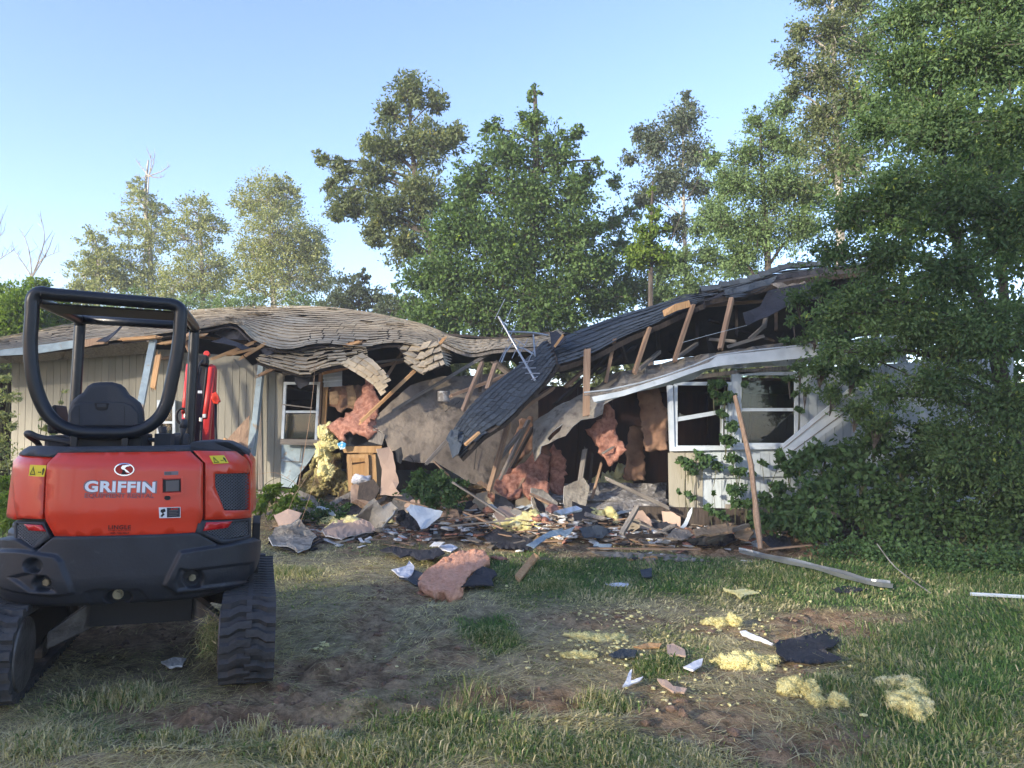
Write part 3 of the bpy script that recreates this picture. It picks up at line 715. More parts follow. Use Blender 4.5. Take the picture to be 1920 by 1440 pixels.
# trim on top of the covers
skin('top_trim', [(37, 842), (60, 836), (120, 838), (357, 835), (357, 847), (113, 849), (103, 857), (37, 850)], .012, .08, 'plastic_dark', .03)
_t = [Lp(350, 850, -.50), Lp(352, 836, -.50), Lp(362, 828, -.50), Lp(400, 826, -.45), Lp(430, 829, -.4), Lp(452, 839, -.3), Lp(467, 848, -.2), Lp(469, 860, -.2), Lp(455, 856, -.3), Lp(440, 848, -.4)]
mb = MB(); k = len(_t); mb.v = [Vector(p) for p in _t] + [Vector((p.x, p.y + .62, p.z)) for p in _t]
mb.f = [tuple(range(k)), tuple(range(k, 2 * k))[::-1]] + [(i, k + i, k + (i + 1) % k, (i + 1) % k) for i in range(k)]
mb.local('side_tank_lid', 'plastic_dark', EX, bevel=.012)
# latch, key lock, badges
def mark(name, poly, mt, off, parent=H1, thick=.002, **kw): return skin(name, poly, off, thick, mt, .03, parent, smooth=False, **kw)
mark('latch_recess', [(303, 897), (341, 896), (342, 925), (303, 926)], 'letter_red', .0165, thick=.004)
mark('latch', [(306, 899), (338, 898), (338, 921), (306, 922)], 'black', .019, thick=.004)
mark('latch_plate', [(311, 901), (335, 900), (335, 920), (311, 921)], 'plate_grey', .022, thick=.006)
mark('latch_rim', [(300, 924), (344, 923), (339, 929), (305, 929)], 'paint_red', .028, thick=.014)
for (a, b, nm) in (((301, 895), (305, 926), 'latch_rim'), ((339, 894), (343, 926), 'latch_rim')):
    mark(nm, [(a[0], a[1]), (b[0], a[1]), (b[0], b[1]), (a[0], b[1])], 'paint_red', .024, thick=.010)
c_ = [(314 + 6 * math.cos(a), 933 + 4.4 * math.sin(a)) for a in np.linspace(0, 2 * math.pi, 15)[:-1]]; mark('key_lock', c_, 'black', .021, thick=.01)
mark('nameplate', [(308, 884), (334, 883), (334, 890), (308, 891)], 'letter_outline', .0155)
mark('nameplate', [(309, 885), (321, 884.5), (321, 889.5), (309, 890)], 'plate_grey', .0165)
mark('decal', [(298, 951), (338, 950), (338, 970), (299, 971)], 'sticker_white', .0155)
mark('decal', [(313, 951.5), (337, 951), (337, 968.5), (313, 969.5)], 'sticker_navy', .0165)
for k, yy in enumerate((956.5, 959.5, 962.5, 965.5)): mark('print_line', [(317, yy), (334 - 3 * (k % 2), yy - .3), (334 - 3 * (k % 2), yy + .7), (317, yy + 1)], 'plate_grey', .0172, thick=.0006)
mark('warning_triangle', [(320, 955.3), (322, 951.9), (324, 955.2)], 'reflector', .0173, thick=.0006); mark('print_line', [(325, 952.8), (333, 952.5), (333, 954.3), (325, 954.7)], 'reflector', .0173, thick=.0006)
mark('pictogram', [(302, 955), (309, 953), (311, 958), (306, 961), (309, 964), (304, 969), (301, 967), (305, 962), (301, 959)], 'black', .0165, thick=.0008)
def ring(name, cx, cy, rx, ry, wd, mt, off, par=H1):
    a = np.linspace(0, 2 * math.pi, 33)[:-1]; o = [(cx + rx * math.cos(t), cy + ry * math.sin(t)) for t in a]; i_ = [(cx + (rx - wd) * math.cos(t), cy + (ry - wd) * math.sin(t)) for t in a]
    skin(name, o, off, .003, mt, .02, par, holes=[i_], smooth=False)
a = np.linspace(0, 2 * math.pi, 33)[:-1]
bd = mark('badge', [(234 + 19.5 * math.cos(t), 880 + 12.6 * math.sin(t)) for t in a], 'letter_red', .0155)
ring('badge_rim', 234, 880, 19, 12.2, 2.2, 'chrome', .019, bd)
mark('badge_mark', [(228, 876), (231, 872.5), (240, 871.5), (246, 873), (238, 875), (235, 878), (240, 882), (245, 887), (238, 885), (235, 882), (236, 887), (240, 890), (226, 890), (230, 886), (231, 880), (229, 879)], 'chrome', .0180, parent=bd)
mark('badge_mark', [(231, 880), (235, 881), (236, 886), (239, 889.5), (227, 889.5), (230, 886)], 'black', .0188, parent=bd, thick=.0006)
for (poly, par, of, sc) in (([(58, 871.5), (88.5, 872.5), (84, 894), (55.5, 892)], SL, .0055, -1), ([(391, 854.5), (418, 853.5), (427, 868), (399, 869.5)], SR, .0095, 1)):
    st = mark('warning_sticker', poly, 'sticker_yellow', of, par)
    A_, B_, C_, D_ = poly; q = lambda u, v: (A_[0] * (1 - u) * (1 - v) + B_[0] * u * (1 - v) + C_[0] * u * v + D_[0] * (1 - u) * v, A_[1] * (1 - u) * (1 - v) + B_[1] * u * (1 - v) + C_[1] * u * v + D_[1] * (1 - u) * v)
    skin('warning_triangle', [q(.06, .88), q(.23, .12), q(.42, .88)], of + .001, .0006, 'black', .03, st, smooth=False, holes=[[q(.12, .80), q(.23, .30), q(.355, .80)]])
    mark('pictogram', [q(.235, .42), q(.26, .42), q(.25, .70), q(.235, .70)], 'black', of + .001, st, thick=.0006)
    mark('pictogram', [q(.56, .62), q(.62, .54), q(.62, .59), q(.72, .59), q(.72, .54), q(.78, .62), q(.72, .70), q(.72, .65), q(.62, .65), q(.62, .70)], 'black', of + .001, st, thick=.0006)
    mark('pictogram', [q(.84, .25), q(.90, .25), q(.94, .40), q(.93, .60), q(.90, .85), q(.84, .85), q(.83, .6), q(.80, .45)], 'black', of + .001, st, thick=.0006)
def lettering(name, text, x0, x1, ybase, height, mt, off, bold=0, parent=H1, space=1.0, ext=.0):
    cu = bpy.data.curves.new(name, 'FONT'); cu.body = text; cu.size = 1; cu.offset = bold; cu.space_character = space; cu.resolution_u = 4
    tmp = bpy.data.objects.new(name, cu); COL.objects.link(tmp); bpy.context.view_layer.update()
    me = bpy.data.meshes.new_from_object(tmp.evaluated_get(bpy.context.evaluated_depsgraph_get())); bpy.data.objects.remove(tmp)
    bm = bmesh.new(); bm.from_mesh(me); bmesh.ops.triangulate(bm, faces=bm.faces); 
    xs = [v.co.x for v in bm.verts]; ys = [v.co.y for v in bm.verts]; a, b, c, d = min(xs), max(xs), min(ys), max(ys)
    (sa, za), (sb, zb) = inv(x0, ybase[0]), inv(x1, ybase[1]); (_, zt) = inv(x0, ybase[0] - height)
    V = []
    for v in bm.verts:
        u = (v.co.x - a) / (b - a); w_ = (v.co.y - c) / (d - c); s_ = sa + (sb - sa) * u; z_ = za + (zb - za) * u + (zt - za) * w_
        V.append(Vector(S3(np.array([s_]), np.array([z_]), off)[0]))
    Fc = [tuple(v.index for v in f.verts) for f in bm.faces]; bm.free()
    ob = local_obj(name, V, Fc, mt, parent); return ob
lettering('lettering', 'GRIFFIN', 157, 294, (923.5, 925), 24.5, 'letter_outline', .0150, bold=.055, space=1.08)
lettering('lettering', 'GRIFFIN', 160, 291, (922, 923.5), 21, 'letter_white', .0165, bold=.038, space=1.08)
lettering('lettering', 'EQUIPMENT RENTAL', 160, 289, (934.5, 935), 10.5, 'letter_outline', .0150, bold=.035)
lettering('lettering', 'EQUIPMENT RENTAL', 161.5, 288, (933.5, 934), 8.4, 'letter_red', .0158, bold=.0)
lettering('lettering', 'LINGLE', 204, 246, (992, 992), 8, 'letter_dark', .0165, bold=.03, space=1.1)
lettering('lettering', 'EQUIPMENT SALES & SERVICE', 204, 246, (995, 995), 1.9, 'letter_dark', .0165, bold=.01)
lettering('lettering', '800-744-7867', 208, 243, (1000.5, 1000.5), 3.2, 'letter_dark', .0165, bold=.02)
# hood skin displacement means the hood face sits at about .014 to .0; lower lettering follows it
# roll frame
yr, yf = -.30, .62
rear = [Lp(*p, yr) for p in ((110, 553), (76, 549), (62, 560), (60, 590), (57, 650), (64, 715), (84, 768), (112, 797), (150, 810), (200, 812), (248, 810), (285, 795), (309, 765), (322, 715), (334, 650), (338, 600), (337, 580), (322, 571), (290, 568))]
fr = MB(); sp = spline(rear, 6, closed=True); fr.tube(sp, .040, 14, closed=True); fr.local('roll_frame', 'steel_black', EX, smooth=True)
for (px0, px1, nm) in ((150, 151, 'frame_post'), (365, 366, 'frame_post')):
    tp = [Lp(px1, 850, yf), Lp(px1, 760, yf), Lp(px0, 640, yf), Lp(px0, 606, yf)]
    q0 = tp[-1]; rc = rear[2] if px0 < 200 else rear[16]; rr = Vector((q0.x, yr + .06, max(rear[1].z, rear[17].z) - .0)); 
    rr = Vector(((rear[2] if px0 < 200 else rear[16]).x, yr + .02, rear[1].z - .035)); e1 = Vector((q0.x, yf - .06, rr.z + .0)); e2 = Vector((q0.x, yf - .01, rr.z - .03)); e3 = Vector((q0.x, yf, rr.z - .09))
    m = MB(); m.tube(spline([Vector((q0.x, yf, .85)), Vector((q0.x, yf, 1.6)), e3, e2, e1, rr.lerp(e1, .3), rr], 6), .037, 12); m.local(nm, 'steel_black', EX, smooth=True)
zt = rear[1].z - .035
m = MB(); m.tube([Vector((Lp(150, 600, yf).x, yf - .05, zt)), Vector((Lp(365, 600, yf).x, yf - .05, zt))], .032, 12); m.local('cross_bar', 'steel_black', EX, smooth=True)
xl, xr = Lp(64, 560, yr).x, Lp(336, 575, yr).x
m = MB(); m.box((xl + .03, yr + .03, zt - .030), (xr - .03, yr + .42, zt - .018)); m.local('roof_plate', 'black', EX, bevel=.004)
# brackets under the loop, seat, consoles
for px in (141, 236):
    a, b = Lp(px, 806, yr), Lp(px, 840, yr); m = MB(); m.box((a.x - .018, yr - .02, b.z), (a.x + .018, yr + .02, a.z)); m.local('bracket', 'steel_black', EX, bevel=.004)
a, b = Lp(137, 812, yr + .10), Lp(268, 845, yr + .10); m = MB(); m.box((a.x, yr + .04, b.z - .05), (b.x, yr + .5, a.z)); m.local('seat_base', 'black', EX, bevel=.01)
ys = -.17
so = [Lp(x / 3.556, 500 + y / 3.556, ys) for x, y in ((440, 1120), (440, 1050), (448, 960), (470, 895), (515, 855), (545, 838), (575, 795), (610, 774), (660, 767), (740, 767), (790, 780), (822, 805), (850, 850), (880, 870), (925, 905), (948, 960), (955, 1050), (953, 1120))]
def slab(name, outl, y0, y1, mt, parent, bevel=.02, seg=4):
    k = len(outl); V = [Vector((p.x, y0, p.z)) for p in outl] + [Vector((p.x, y1, p.z)) for p in outl]
    return local_obj(name, V, [tuple(range(k)), tuple(range(k, 2 * k))[::-1]] + [(i, k + i, k + (i + 1) % k, (i + 1) % k) for i in range(k)], mt, parent, bevel=bevel, seg=seg)
seat = thing('seat', None, None, EM @ Vector((0, 0, 0)), TH); seat.parent = EX; seat.matrix_parent_inverse = Matrix.Identity(4); seat.matrix_basis = Matrix.Identity(4); WM[seat.name] = EM.copy()
slab('backrest', so, ys, ys + .12, 'plastic_dark', seat, .035, 5)
cz = [Lp(x / 3.556, 500 + y / 3.556, ys) for x, y in ((462, 1065), (466, 970), (490, 925), (535, 908), (700, 896), (830, 905), (880, 925), (925, 975), (930, 1065))]
slab('back_shell', cz, ys - .012, ys + .02, 'plastic_dark', seat, .011, 3)
pk = [Lp(x / 3.556, 500 + y / 3.556, ys) for x, y in ((632, 908), (728, 908), (722, 945), (705, 958), (655, 958), (640, 945))]; slab('pocket', pk, ys - .016, ys + .0, 'black', seat, .003, 1)
pk = [Lp(x / 3.556, 500 + y / 3.556, ys) for x, y in ((650, 915), (715, 915), (712, 938), (652, 938))]; slab('pocket_lid', pk, ys - .0185, ys + .0, 'plastic_dark', seat, .002, 1)
for xx in (532, 832):
    p0, p1 = Lp(xx / 3.556, 500 + 930 / 3.556, ys), Lp(xx / 3.556, 500 + 1062 / 3.556, ys); m = MB(); m.tube([(p0.x, ys - .013, p0.z), (p1.x, ys - .013, p1.z)], .002, 4); m.local('seam', 'black', seat)
pk = [Lp(x / 3.556, 500 + y / 3.556, .3) for x, y in ((395, 1110), (400, 1010), (420, 940), (445, 925), (460, 1000), (460, 1110))]; slab('seat_side', pk, .0, .30, 'black', seat, .02, 2)
m = MB(); m.tube(spline([Lp(140, 832, -.1), Lp(112, 826, -.1), Lp(75, 820, -.1), Lp(54, 812, -.1), Lp(52, 816, .0), Lp(70, 830, .2), Lp(78, 846, .2)], 5), .018, 10); m.local('hand_rail', 'plastic_dark', EX, smooth=True)
m = MB(); a, b = Lp(82, 816, .1), Lp(128, 846, .1); m.box((a.x, .1, b.z), (b.x, .55, a.z)); m.local('control_console', 'plastic_dark', EX, bevel=.03)
m = MB(); m.tube(spline([Lp(268, 824, .0), Lp(292, 825, .0), Lp(296, 823, .02)], 4), .014, 8); a, b = Lp(291, 813, .0), Lp(320, 838, .0); m.box((a.x, -.03, b.z), (b.x, .20, a.z)); m.local('armrest', 'plastic_dark', EX, bevel=.012)
m = MB(); m.tube([Lp(338, 838, .25), Lp(342, 815, .25), Lp(344, 800, .25)], [.010, .012, .026], 8); m.tube([Lp(344, 802, .25), Lp(346, 786, .25)], [.028, .020], 8); m.local('control_lever', 'plastic_dark', EX, smooth=True)
m = MB(); m.tube([Lp(306, 820, .3), Lp(304, 800, .3)], [.022, .03], 8); m.local('control_lever', 'plastic_dark', EX, smooth=True)
m = MB(); a, b = Lp(322, 812, .5), Lp(352, 850, .5); m.box((a.x, .45, b.z), (b.x, .8, a.z)); m.local('control_console', 'plastic_dark', EX, bevel=.02)
m = MB(); a, b = Lp(138, 670, .75), Lp(144, 800, .75); m.tube(spline([Lp(141, 845, .75), Lp(139, 740, .75), Lp(139, 685, .75), Lp(142, 672, .75), Lp(147, 690, .75)], 4), .012, 6); m.local('mirror_arm', 'black', EX, smooth=True)
# boom, arm and their cylinders at the front
yb = 1.35
boom = thing('boom', None, None, EM @ Vector((0, 0, 0)), TH); boom.parent = EX; boom.matrix_parent_inverse = Matrix.Identity(4); boom.matrix_basis = Matrix.Identity(4); WM[boom.name] = EM.copy()
def bar(name, p, q, wpx, dy, mt, y0=yb, y1=None, par=None, bev=.012):
    y1 = y0 if y1 is None else y1; a, b = Lp(*p, y0), Lp(*q, y1); sc = wpx / FPX * 5.9 / 2; d = (b - a).normalized(); nx = Vector((d.z, 0, -d.x)).normalized() * sc; D = Vector((0, dy / 2, 0))
    V = [a - nx - D, a + nx - D, a + nx + D, a - nx + D, b - nx - D, b + nx - D, b + nx + D, b - nx + D]
    return local_obj(name, V, BOXF, mt, par or boom, bevel=bev)
bar('boom_beam', (372, 860), (381, 672), 22, .20, 'black', 1.5, 2.1)
bar('boom_side', (384, 850), (399, 686), 14, .20, 'paint_red_dull', 1.35, 2.0)
bar('boom_side', (350, 850), (360, 684), 8, .14, 'paint_red_dull', 1.35, 2.0)
bar('arm_plate', (399, 850), (401, 752), 13, .10, 'paint_red_dull', 1.7, 2.0); bar('arm_plate', (400, 760), (403, 690), 9, .10, 'paint_red_dull', 2.0, 2.2)
for (p, q, w_, m_) in (((343, 822), (347, 770), 11, 'paint_red_dull'), ((345, 775), (354, 684), 10, 'paint_red_dull'), ((342, 838), (344, 815), 6, 'chrome')):
    m = MB(); m.tube([Lp(*p, 1.25), Lp(*q, 1.5)], w_ / FPX * 5.7 / 2, 10); m.local('cylinder', m_, boom, smooth=True)
m = MB(); m.tube([Lp(384, 784, 1.3), Lp(397, 690, 1.5)], .022, 10); m.local('cylinder', 'paint_red_dull', boom, smooth=True)
for p in ((383, 783), (347, 783), (351, 812), (376, 790), (350, 800)):
    m = MB(); c = Lp(*p, 1.18); m.disc(c, (0, 0, 1), .014, .03, 10); m.local('fitting', 'chrome', boom)
for p, q, rr in (((388, 664), (388, 682), 9), ((397, 688), (400, 700), 8), ((362, 682), (362, 690), 5)):
    m = MB(); c = Lp(*p, 2.0); m.disc(c + Vector((0, -.06, 0)), (0, 1, 0), rr / FPX * 6.3 / 1.6, .14, 16); m.local('pivot', 'paint_red_dull', boom, bevel=.004)
bar('hinge_cap', (371, 676), (390, 676), 20, .2, 'black', 1.95); bar('work_lamp', (402, 742), (408, 756), 14, .1, 'paint_red', 1.4)
br = [Lp(*p, 1.4) for p in ((398, 738), (406, 735), (411, 745), (410, 758), (404, 757), (397, 748))]; slab('lamp_bracket', br, 1.35, 1.42, 'paint_red', boom, .004, 2)
for pts in (((341, 795), (333, 790), (331, 778), (336, 768), (346, 767), (352, 775), (360, 790)), ((352, 835), (356, 800), (360, 740), (372, 690), (380, 676)), ((360, 840), (366, 790), (368, 740), (376, 690)), ((376, 840), (378, 790), (383, 735), (388, 690)), ((405, 830), (404, 790), (404, 760), (398, 740))):
    m = MB(); m.tube(spline([Lp(*p, 1.22 + .1 * k * (len(pts) < 7)) for k, p in enumerate(pts)], 5), .011, 7); m.local('hose', 'black', boom, smooth=True)
bar('hose_clamp', (371, 735), (379, 735), 5, .02, 'sticker_white', 1.2, bev=.001)
# right side panel edge and step
m = MB(); a = Lp(478, 970, .1); m.box((PA + BX - .01, -.15, Lp(480, 1062, .1).z), (PA + BX + .04, .30, Lp(480, 972, .1).z)); m.local('side_step', 'black', EX, bevel=.006)
# undercarriage
def undercarriage():
    fr = MB(); fr.box((-.28, -.35, .30), (.28, .45, .50)); fr.disc((0, 0, .48), (0, 0, 1), .33, .16, 28); fr.local('slew_base', 'black', EX)
    for sx in (-1, 1):
        TX = .62 if sx > 0 else -.68
        for sy in (-1, 1):
            m = MB(); V = [Vector((sx * .22, sy * .28, .30)), Vector((sx * .22, sy * .28 + .16, .30)), Vector((sx * .48, sy * .42 + .14, .20)), Vector((sx * .48, sy * .42, .20)), Vector((sx * .22, sy * .28, .48)), Vector((sx * .22, sy * .28 + .16, .48)), Vector((sx * .48, sy * .42 + .14, .30)), Vector((sx * .48, sy * .42, .30))]
            m.add(V, BOXF); m.local('leg_frame', 'steel_worn', EX, bevel=.008)
        m = MB(); m.box((TX - .09, -.55, .13), (TX + .09, .60, .38)); m.local('track_frame', 'black', EX, bevel=.02)
        r, ya, yb_ = .225, -.66, .70; zc = r + .028
        def loop(t):        # t in metres along the belt
            L = yb_ - ya; per = 2 * L + 2 * math.pi * r; t %= per
            if t < L: return Vector((0, ya + t, zc - r)), Vector((0, 1, 0)), Vector((0, 0, -1))
            t -= L
            if t < math.pi * r: a = t / r; return Vector((0, yb_ + r * math.sin(a), zc - r * math.cos(a))), Vector((0, math.cos(a), math.sin(a))), Vector((0, math.sin(a), -math.cos(a)))
            t -= math.pi * r
            if t < L: return Vector((0, yb_ - t, zc + r - .02 * math.sin(math.pi * t / L))), Vector((0, -1, 0)), Vector((0, 0, 1))
            t -= L; a = t / r; return Vector((0, ya - r * math.sin(a), zc + r * math.cos(a))), Vector((0, -math.cos(a), -math.sin(a))), Vector((0, -math.sin(a), math.cos(a)))
        per = 2 * (yb_ - ya) + 2 * math.pi * r; n = 120; mb = MB(); hw = .15
        for i in range(n):
            p, t_, nn = loop(per * i / n)
            for dx, dn in ((-hw, -.03), (-hw, .0), (hw, .0), (hw, -.03)): mb.v.append(p + Vector((TX + dx, 0, 0)) + nn * dn)
        for i in range(n):
            j = (i + 1) % n
            for k in range(4): mb.f.append((i * 4 + k, i * 4 + (k + 1) % 4, j * 4 + (k + 1) % 4, j * 4 + k))
        tr = mb.local('track', 'rubber', EX, smooth=False)
        # two lug shapes on shared meshes: slanted bars that interlock at the middle
        nl = 46; px_ = per / nl
        def lug(side, ph):
            V = []; Fc = []; prof_ = [(-.150, 0.0), (-.10, .002), (-.055, .030), (-.018, .030), (.018, .030)] if side < 0 else [(.150, 0.0), (.10, .002), (.055, .030), (.018, .030), (-.012, .030)]
            for (x, y) in prof_:
                wd = px_ * .36
                V += [Vector((x, y - wd, -.004)), Vector((x, y - wd * .62, .026)), Vector((x, y + wd * .62, .026)), Vector((x, y + wd, -.004))]
            for i in range(len(prof_) - 1):
                for k in range(3): Fc.append((i * 4 + k, i * 4 + k + 1, i * 4 + 5 + k, i * 4 + 4 + k) if side < 0 else (i * 4 + k, i * 4 + 4 + k, i * 4 + 5 + k, i * 4 + k + 1))
            Fc.append((0, 3, 2, 1) if side > 0 else (0, 1, 2, 3)); e = (len(prof_) - 1) * 4; Fc.append((e, e + 1, e + 2, e + 3) if side > 0 else (e, e + 3, e + 2, e + 1))
            return mesh('tread_lug', V, Fc, 'rubber')
        kinds = (lug(-1, 0), lug(1, 0)); slot = MB().box((-.011, -.012, -.002), (.011, .012, .004)); slot_me = mesh('guide_slot', slot.v, slot.f, 'steel_worn')
        for i in range(nl):
            for sd, me in ((-1, kinds[0]), (1, kinds[1])):
                p, t_, nn = loop(per * i / nl + (0 if sd < 0 else px_ * .5)); X = Vector((1, 0, 0)); Y = nn.cross(X)
                M = Matrix(((X.x, Y.x, nn.x, p.x + TX), (X.y, Y.y, nn.y, p.y), (X.z, Y.z, nn.z, p.z), (0, 0, 0, 1)))
                link('tread_lug', me, EM @ M, tr)
            p, t_, nn = loop(per * i / nl + px_ * .25); M = Matrix(((1, 0, nn.x, p.x + TX), (0, nn.cross(X).y, nn.y, p.y), (0, nn.cross(X).z, nn.z, p.z + 0), (0, 0, 0, 1)))
            link('guide_slot', slot_me, EM @ Matrix.Translation(nn * .01) @ M, tr)
        for (yy, rr, nm) in ((ya, .185, 'idler_wheel'), (yb_, .175, 'drive_sprocket')):
            m = MB(); m.disc((TX - .105, yy, zc), (1, 0, 0), rr, .21, 32); wh = m.local(nm, 'steel_worn', EX, bevel=.01)
            m = MB(); m.disc((TX - .13, yy, zc), (1, 0, 0), rr * .42, .26, 20); m.local('hub', 'steel_worn', wh, bevel=.006)
            m = MB(); m.disc((TX - sx * .105, yy, zc), (-sx, 0, 0), rr * 1.12, .055, 36, rr * 1.05); m.local('rim', 'steel_worn', wh, bevel=.008)
        for yy in (-.32, .0, .32):
            m = MB(); m.disc((TX - .10, yy, .10), (1, 0, 0), .075, .20, 18); m.local('track_roller', 'steel_worn', EX)
    m = MB(); V = []; 
    m.box((-.72, 1.08, .12), (.72, 1.14, .46)); m.box((-.35, .45, .22), (-.25, 1.08, .34)); m.box((.25, .45, .22), (.35, 1.08, .34)); m.local('dozer_blade', 'cast_grey', EX, bevel=.01)
undercarriage()
# ---------------------------------------------------------------- ground
def axis(lo, hi, fine, far):
    a = list(np.arange(lo, hi + 1e-6, fine)); st = fine; x = hi
    while x < far: st *= 1.35; x += st; a.append(x)
    st = fine; x = lo; pre = []
    while x > -far: st *= 1.35; x -= st; pre.append(x)
    return np.array(pre[::-1] + a)
gx = axis(-9, 11, .055, 500); gy = axis(2.2, 15.5, .055, 500)
X, Y = np.meshgrid(gx, gy, indexing='ij'); Z = hgt(X, Y)
sM, gM = masks(X, Y)
V = np.stack([X, Y, Z], -1).reshape(-1, 3); nx_, ny_ = X.shape
ii, jj = np.meshgrid(np.arange(nx_ - 1), np.arange(ny_ - 1), indexing='ij'); a = (ii * ny_ + jj).ravel()
idx = np.stack([a, a + ny_, a + ny_ + 1, a, a + ny_ + 1, a + 1], -1).reshape(-1)
m = bpy.data.materials.new('earth'); m.use_nodes = True; MATS['earth'] = m
N = m.node_tree.nodes; L = m.node_tree.links; b = N['Principled BSDF']; b.inputs['Roughness'].default_value = .95; b.inputs['Specular IOR Level'].default_value = .15
def att(n): a_ = N.new('ShaderNodeAttribute'); a_.attribute_name = n; return a_
tc = N.new('ShaderNodeTexCoord'); n1 = N.new('ShaderNodeTexNoise'); n1.inputs['Scale'].default_value = 9; n1.inputs['Detail'].default_value = 8; L.new(tc.outputs['Object'], n1.inputs['Vector'])
def ramp(c1, c2, p=(.35, .65)):
    r = N.new('ShaderNodeValToRGB'); r.color_ramp.elements[0].position = p[0]; r.color_ramp.elements[1].position = p[1]; r.color_ramp.elements[0].color = (*c1, 1); r.color_ramp.elements[1].color = (*c2, 1); L.new(n1.outputs['Fac'], r.inputs[0]); return r
dry = ramp((.22, .175, .10), (.46, .38, .23)); soil = ramp((.20, .125, .070), (.46, .31, .185)); grn = ramp((.08, .11, .04), (.16, .20, .08))
m1 = N.new('ShaderNodeMixRGB'); L.new(att('green').outputs['Fac'], m1.inputs[0]); L.new(dry.outputs[0], m1.inputs[1]); L.new(grn.outputs[0], m1.inputs[2])
m2 = N.new('ShaderNodeMixRGB'); L.new(att('soil').outputs['Fac'], m2.inputs[0]); L.new(m1.outputs[0], m2.inputs[1]); L.new(soil.outputs[0], m2.inputs[2]); n2 = N.new('ShaderNodeTexNoise'); n2.inputs['Scale'].default_value = 38; n2.inputs['Detail'].default_value = 8; n2.inputs['Roughness'].default_value = .7; L.new(tc.outputs['Object'], n2.inputs['Vector'])
bp = N.new('ShaderNodeBump'); bp.inputs['Strength'].default_value = .9; bp.inputs['Distance'].default_value = .04; mr_ = N.new('ShaderNodeMapRange'); mr_.inputs['From Min'].default_value = .35; mr_.inputs['From Max'].default_value = .65; mr_.inputs['To Min'].default_value = .55; mr_.inputs['To Max'].default_value = 1.25; L.new(n2.outputs['Fac'], mr_.inputs[0]); hs_ = N.new('ShaderNodeHueSaturation'); L.new(mr_.outputs[0], hs_.inputs['Value']); L.new(m2.outputs[0], hs_.inputs['Color']); L.new(hs_.outputs[0], b.inputs['Base Color'])
L.new(n2.outputs['Fac'], bp.inputs['Height']); L.new(bp.outputs[0], b.inputs['Normal'])
me = tri_mesh('ground', V, idx, 'earth'); 
for nm, arr in (('soil', sM), ('green', gM)):
    at = me.attributes.new(nm, 'FLOAT', 'POINT'); at.data.foreach_set('value', arr.ravel().astype(np.float32))
me.polygons.foreach_set('use_smooth', [True] * len(me.polygons))
tag(link('ground', me, Matrix.Identity(4)), kind='structure')

# ---------------------------------------------------------------- grass: each blade 3 triangles, one object
def grass(name, n, seed, ylo, yhi, hh, colour, dens, lay, wid=.0035, label=None, zk=1.0):
    r = np.random.default_rng(seed)
    y = ylo * (yhi / ylo) ** r.random(n); x = (r.random(n) - .5) * 2 * (y * .90 + .5)
    px, py = projn(np.stack([x, y, 0 * x], -1)); s, g = masks(x, y); nse = fbm(x * 2.3, y * 2.3, 3, 21); nf = fbm(x * 7, y * 7, 3, 31)
    keep = r.random(n) < dens(s, g, nse, nf); x, y, s, g, nse, nf = [q[keep] for q in (x, y, s, g, nse, nf)]; n = len(x)
    h = hh(s, g, nse, r, y); z = hgt(x, y)
    ax = fbm(x * .9, y * .9, 3, 41) * 14 + r.normal(size=n) * .9; ln = lay(s, g, nse, r)                    # lean direction and amount
    dx, dy = np.cos(ax), np.sin(ax); q = r.random(n) * 6.28; wx, wy = np.cos(q), np.sin(q); wd = wid * r.uniform(.6, 1.5, n) * (1 + y * .10)
    V = np.empty((n, 5, 3)); base = np.stack([x, y, z - .01], -1); W = np.stack([wx, wy, 0 * wx], -1) * wd[:, None]
    mid = base + np.stack([dx * h * ln * .35, dy * h * ln * .35, zk * h * .55 * np.sqrt(np.maximum(.05, 1 - ln ** 2 * .8))], -1)
    tip = base + np.stack([dx * h * ln, dy * h * ln, h * np.maximum(.06, 1 - ln * 1.0) + .01], -1)
    V[:, 0] = base - W; V[:, 1] = base + W; V[:, 2] = mid - W * .8; V[:, 3] = mid + W * .8; V[:, 4] = tip
    idx = (np.arange(n)[:, None] * 5 + np.array([0, 1, 3, 0, 3, 2, 2, 3, 4])[None]).reshape(-1)
    me = tri_mesh(name, V.reshape(-1, 3), idx, 'grass_mix', np.repeat(colour(s, g, nse, r, x, y), 5))
    return tag(link(name, me, Matrix.Identity(4)), label, 'grass', kind='stuff')
_m = MATS['grass_mix']; _r = [q for q in _m.node_tree.nodes if q.type == 'VALTORGB'][0].color_ramp
_r.elements[0].position = 0; _r.elements[0].color = (.065, .135, .035, 1); _r.elements[1].position = 1; _r.elements[1].color = (.72, .64, .42, 1)
for p_, c_ in ((.22, (.12, .21, .06)), (.40, (.27, .30, .13)), (.55, (.44, .385, .21)), (.75, (.62, .53, .34))): e_ = _r.elements.new(p_); e_.color = (*c_, 1)
clip = lambda a: np.clip(a, 0, 1)
colr = lambda s, g, nse, r, x, y: clip(.68 - g * .40 + (nse - .5) * .7 + r.normal(size=len(s)) * .17)
grass('grass', 360000, 1, 2.6, 13.2, lambda s, g, n_, r, y: (.030 + .035 * g + .04 * clip(n_ - .5) * 2) * r.uniform(.5, 1.5, len(s)) * (1 - .45 * np.exp(-(y - 2.6) * .7)), colr,
      lambda s, g, n_, nf: clip(1.0 - s * 1.5) * clip(.40 + g * .6 + (nf - .5) * 1.6), lambda s, g, n_, r: clip(.95 - g * .28 + r.normal(size=len(s)) * .2), label='short matted lawn grass, green at the right and brown elsewhere')
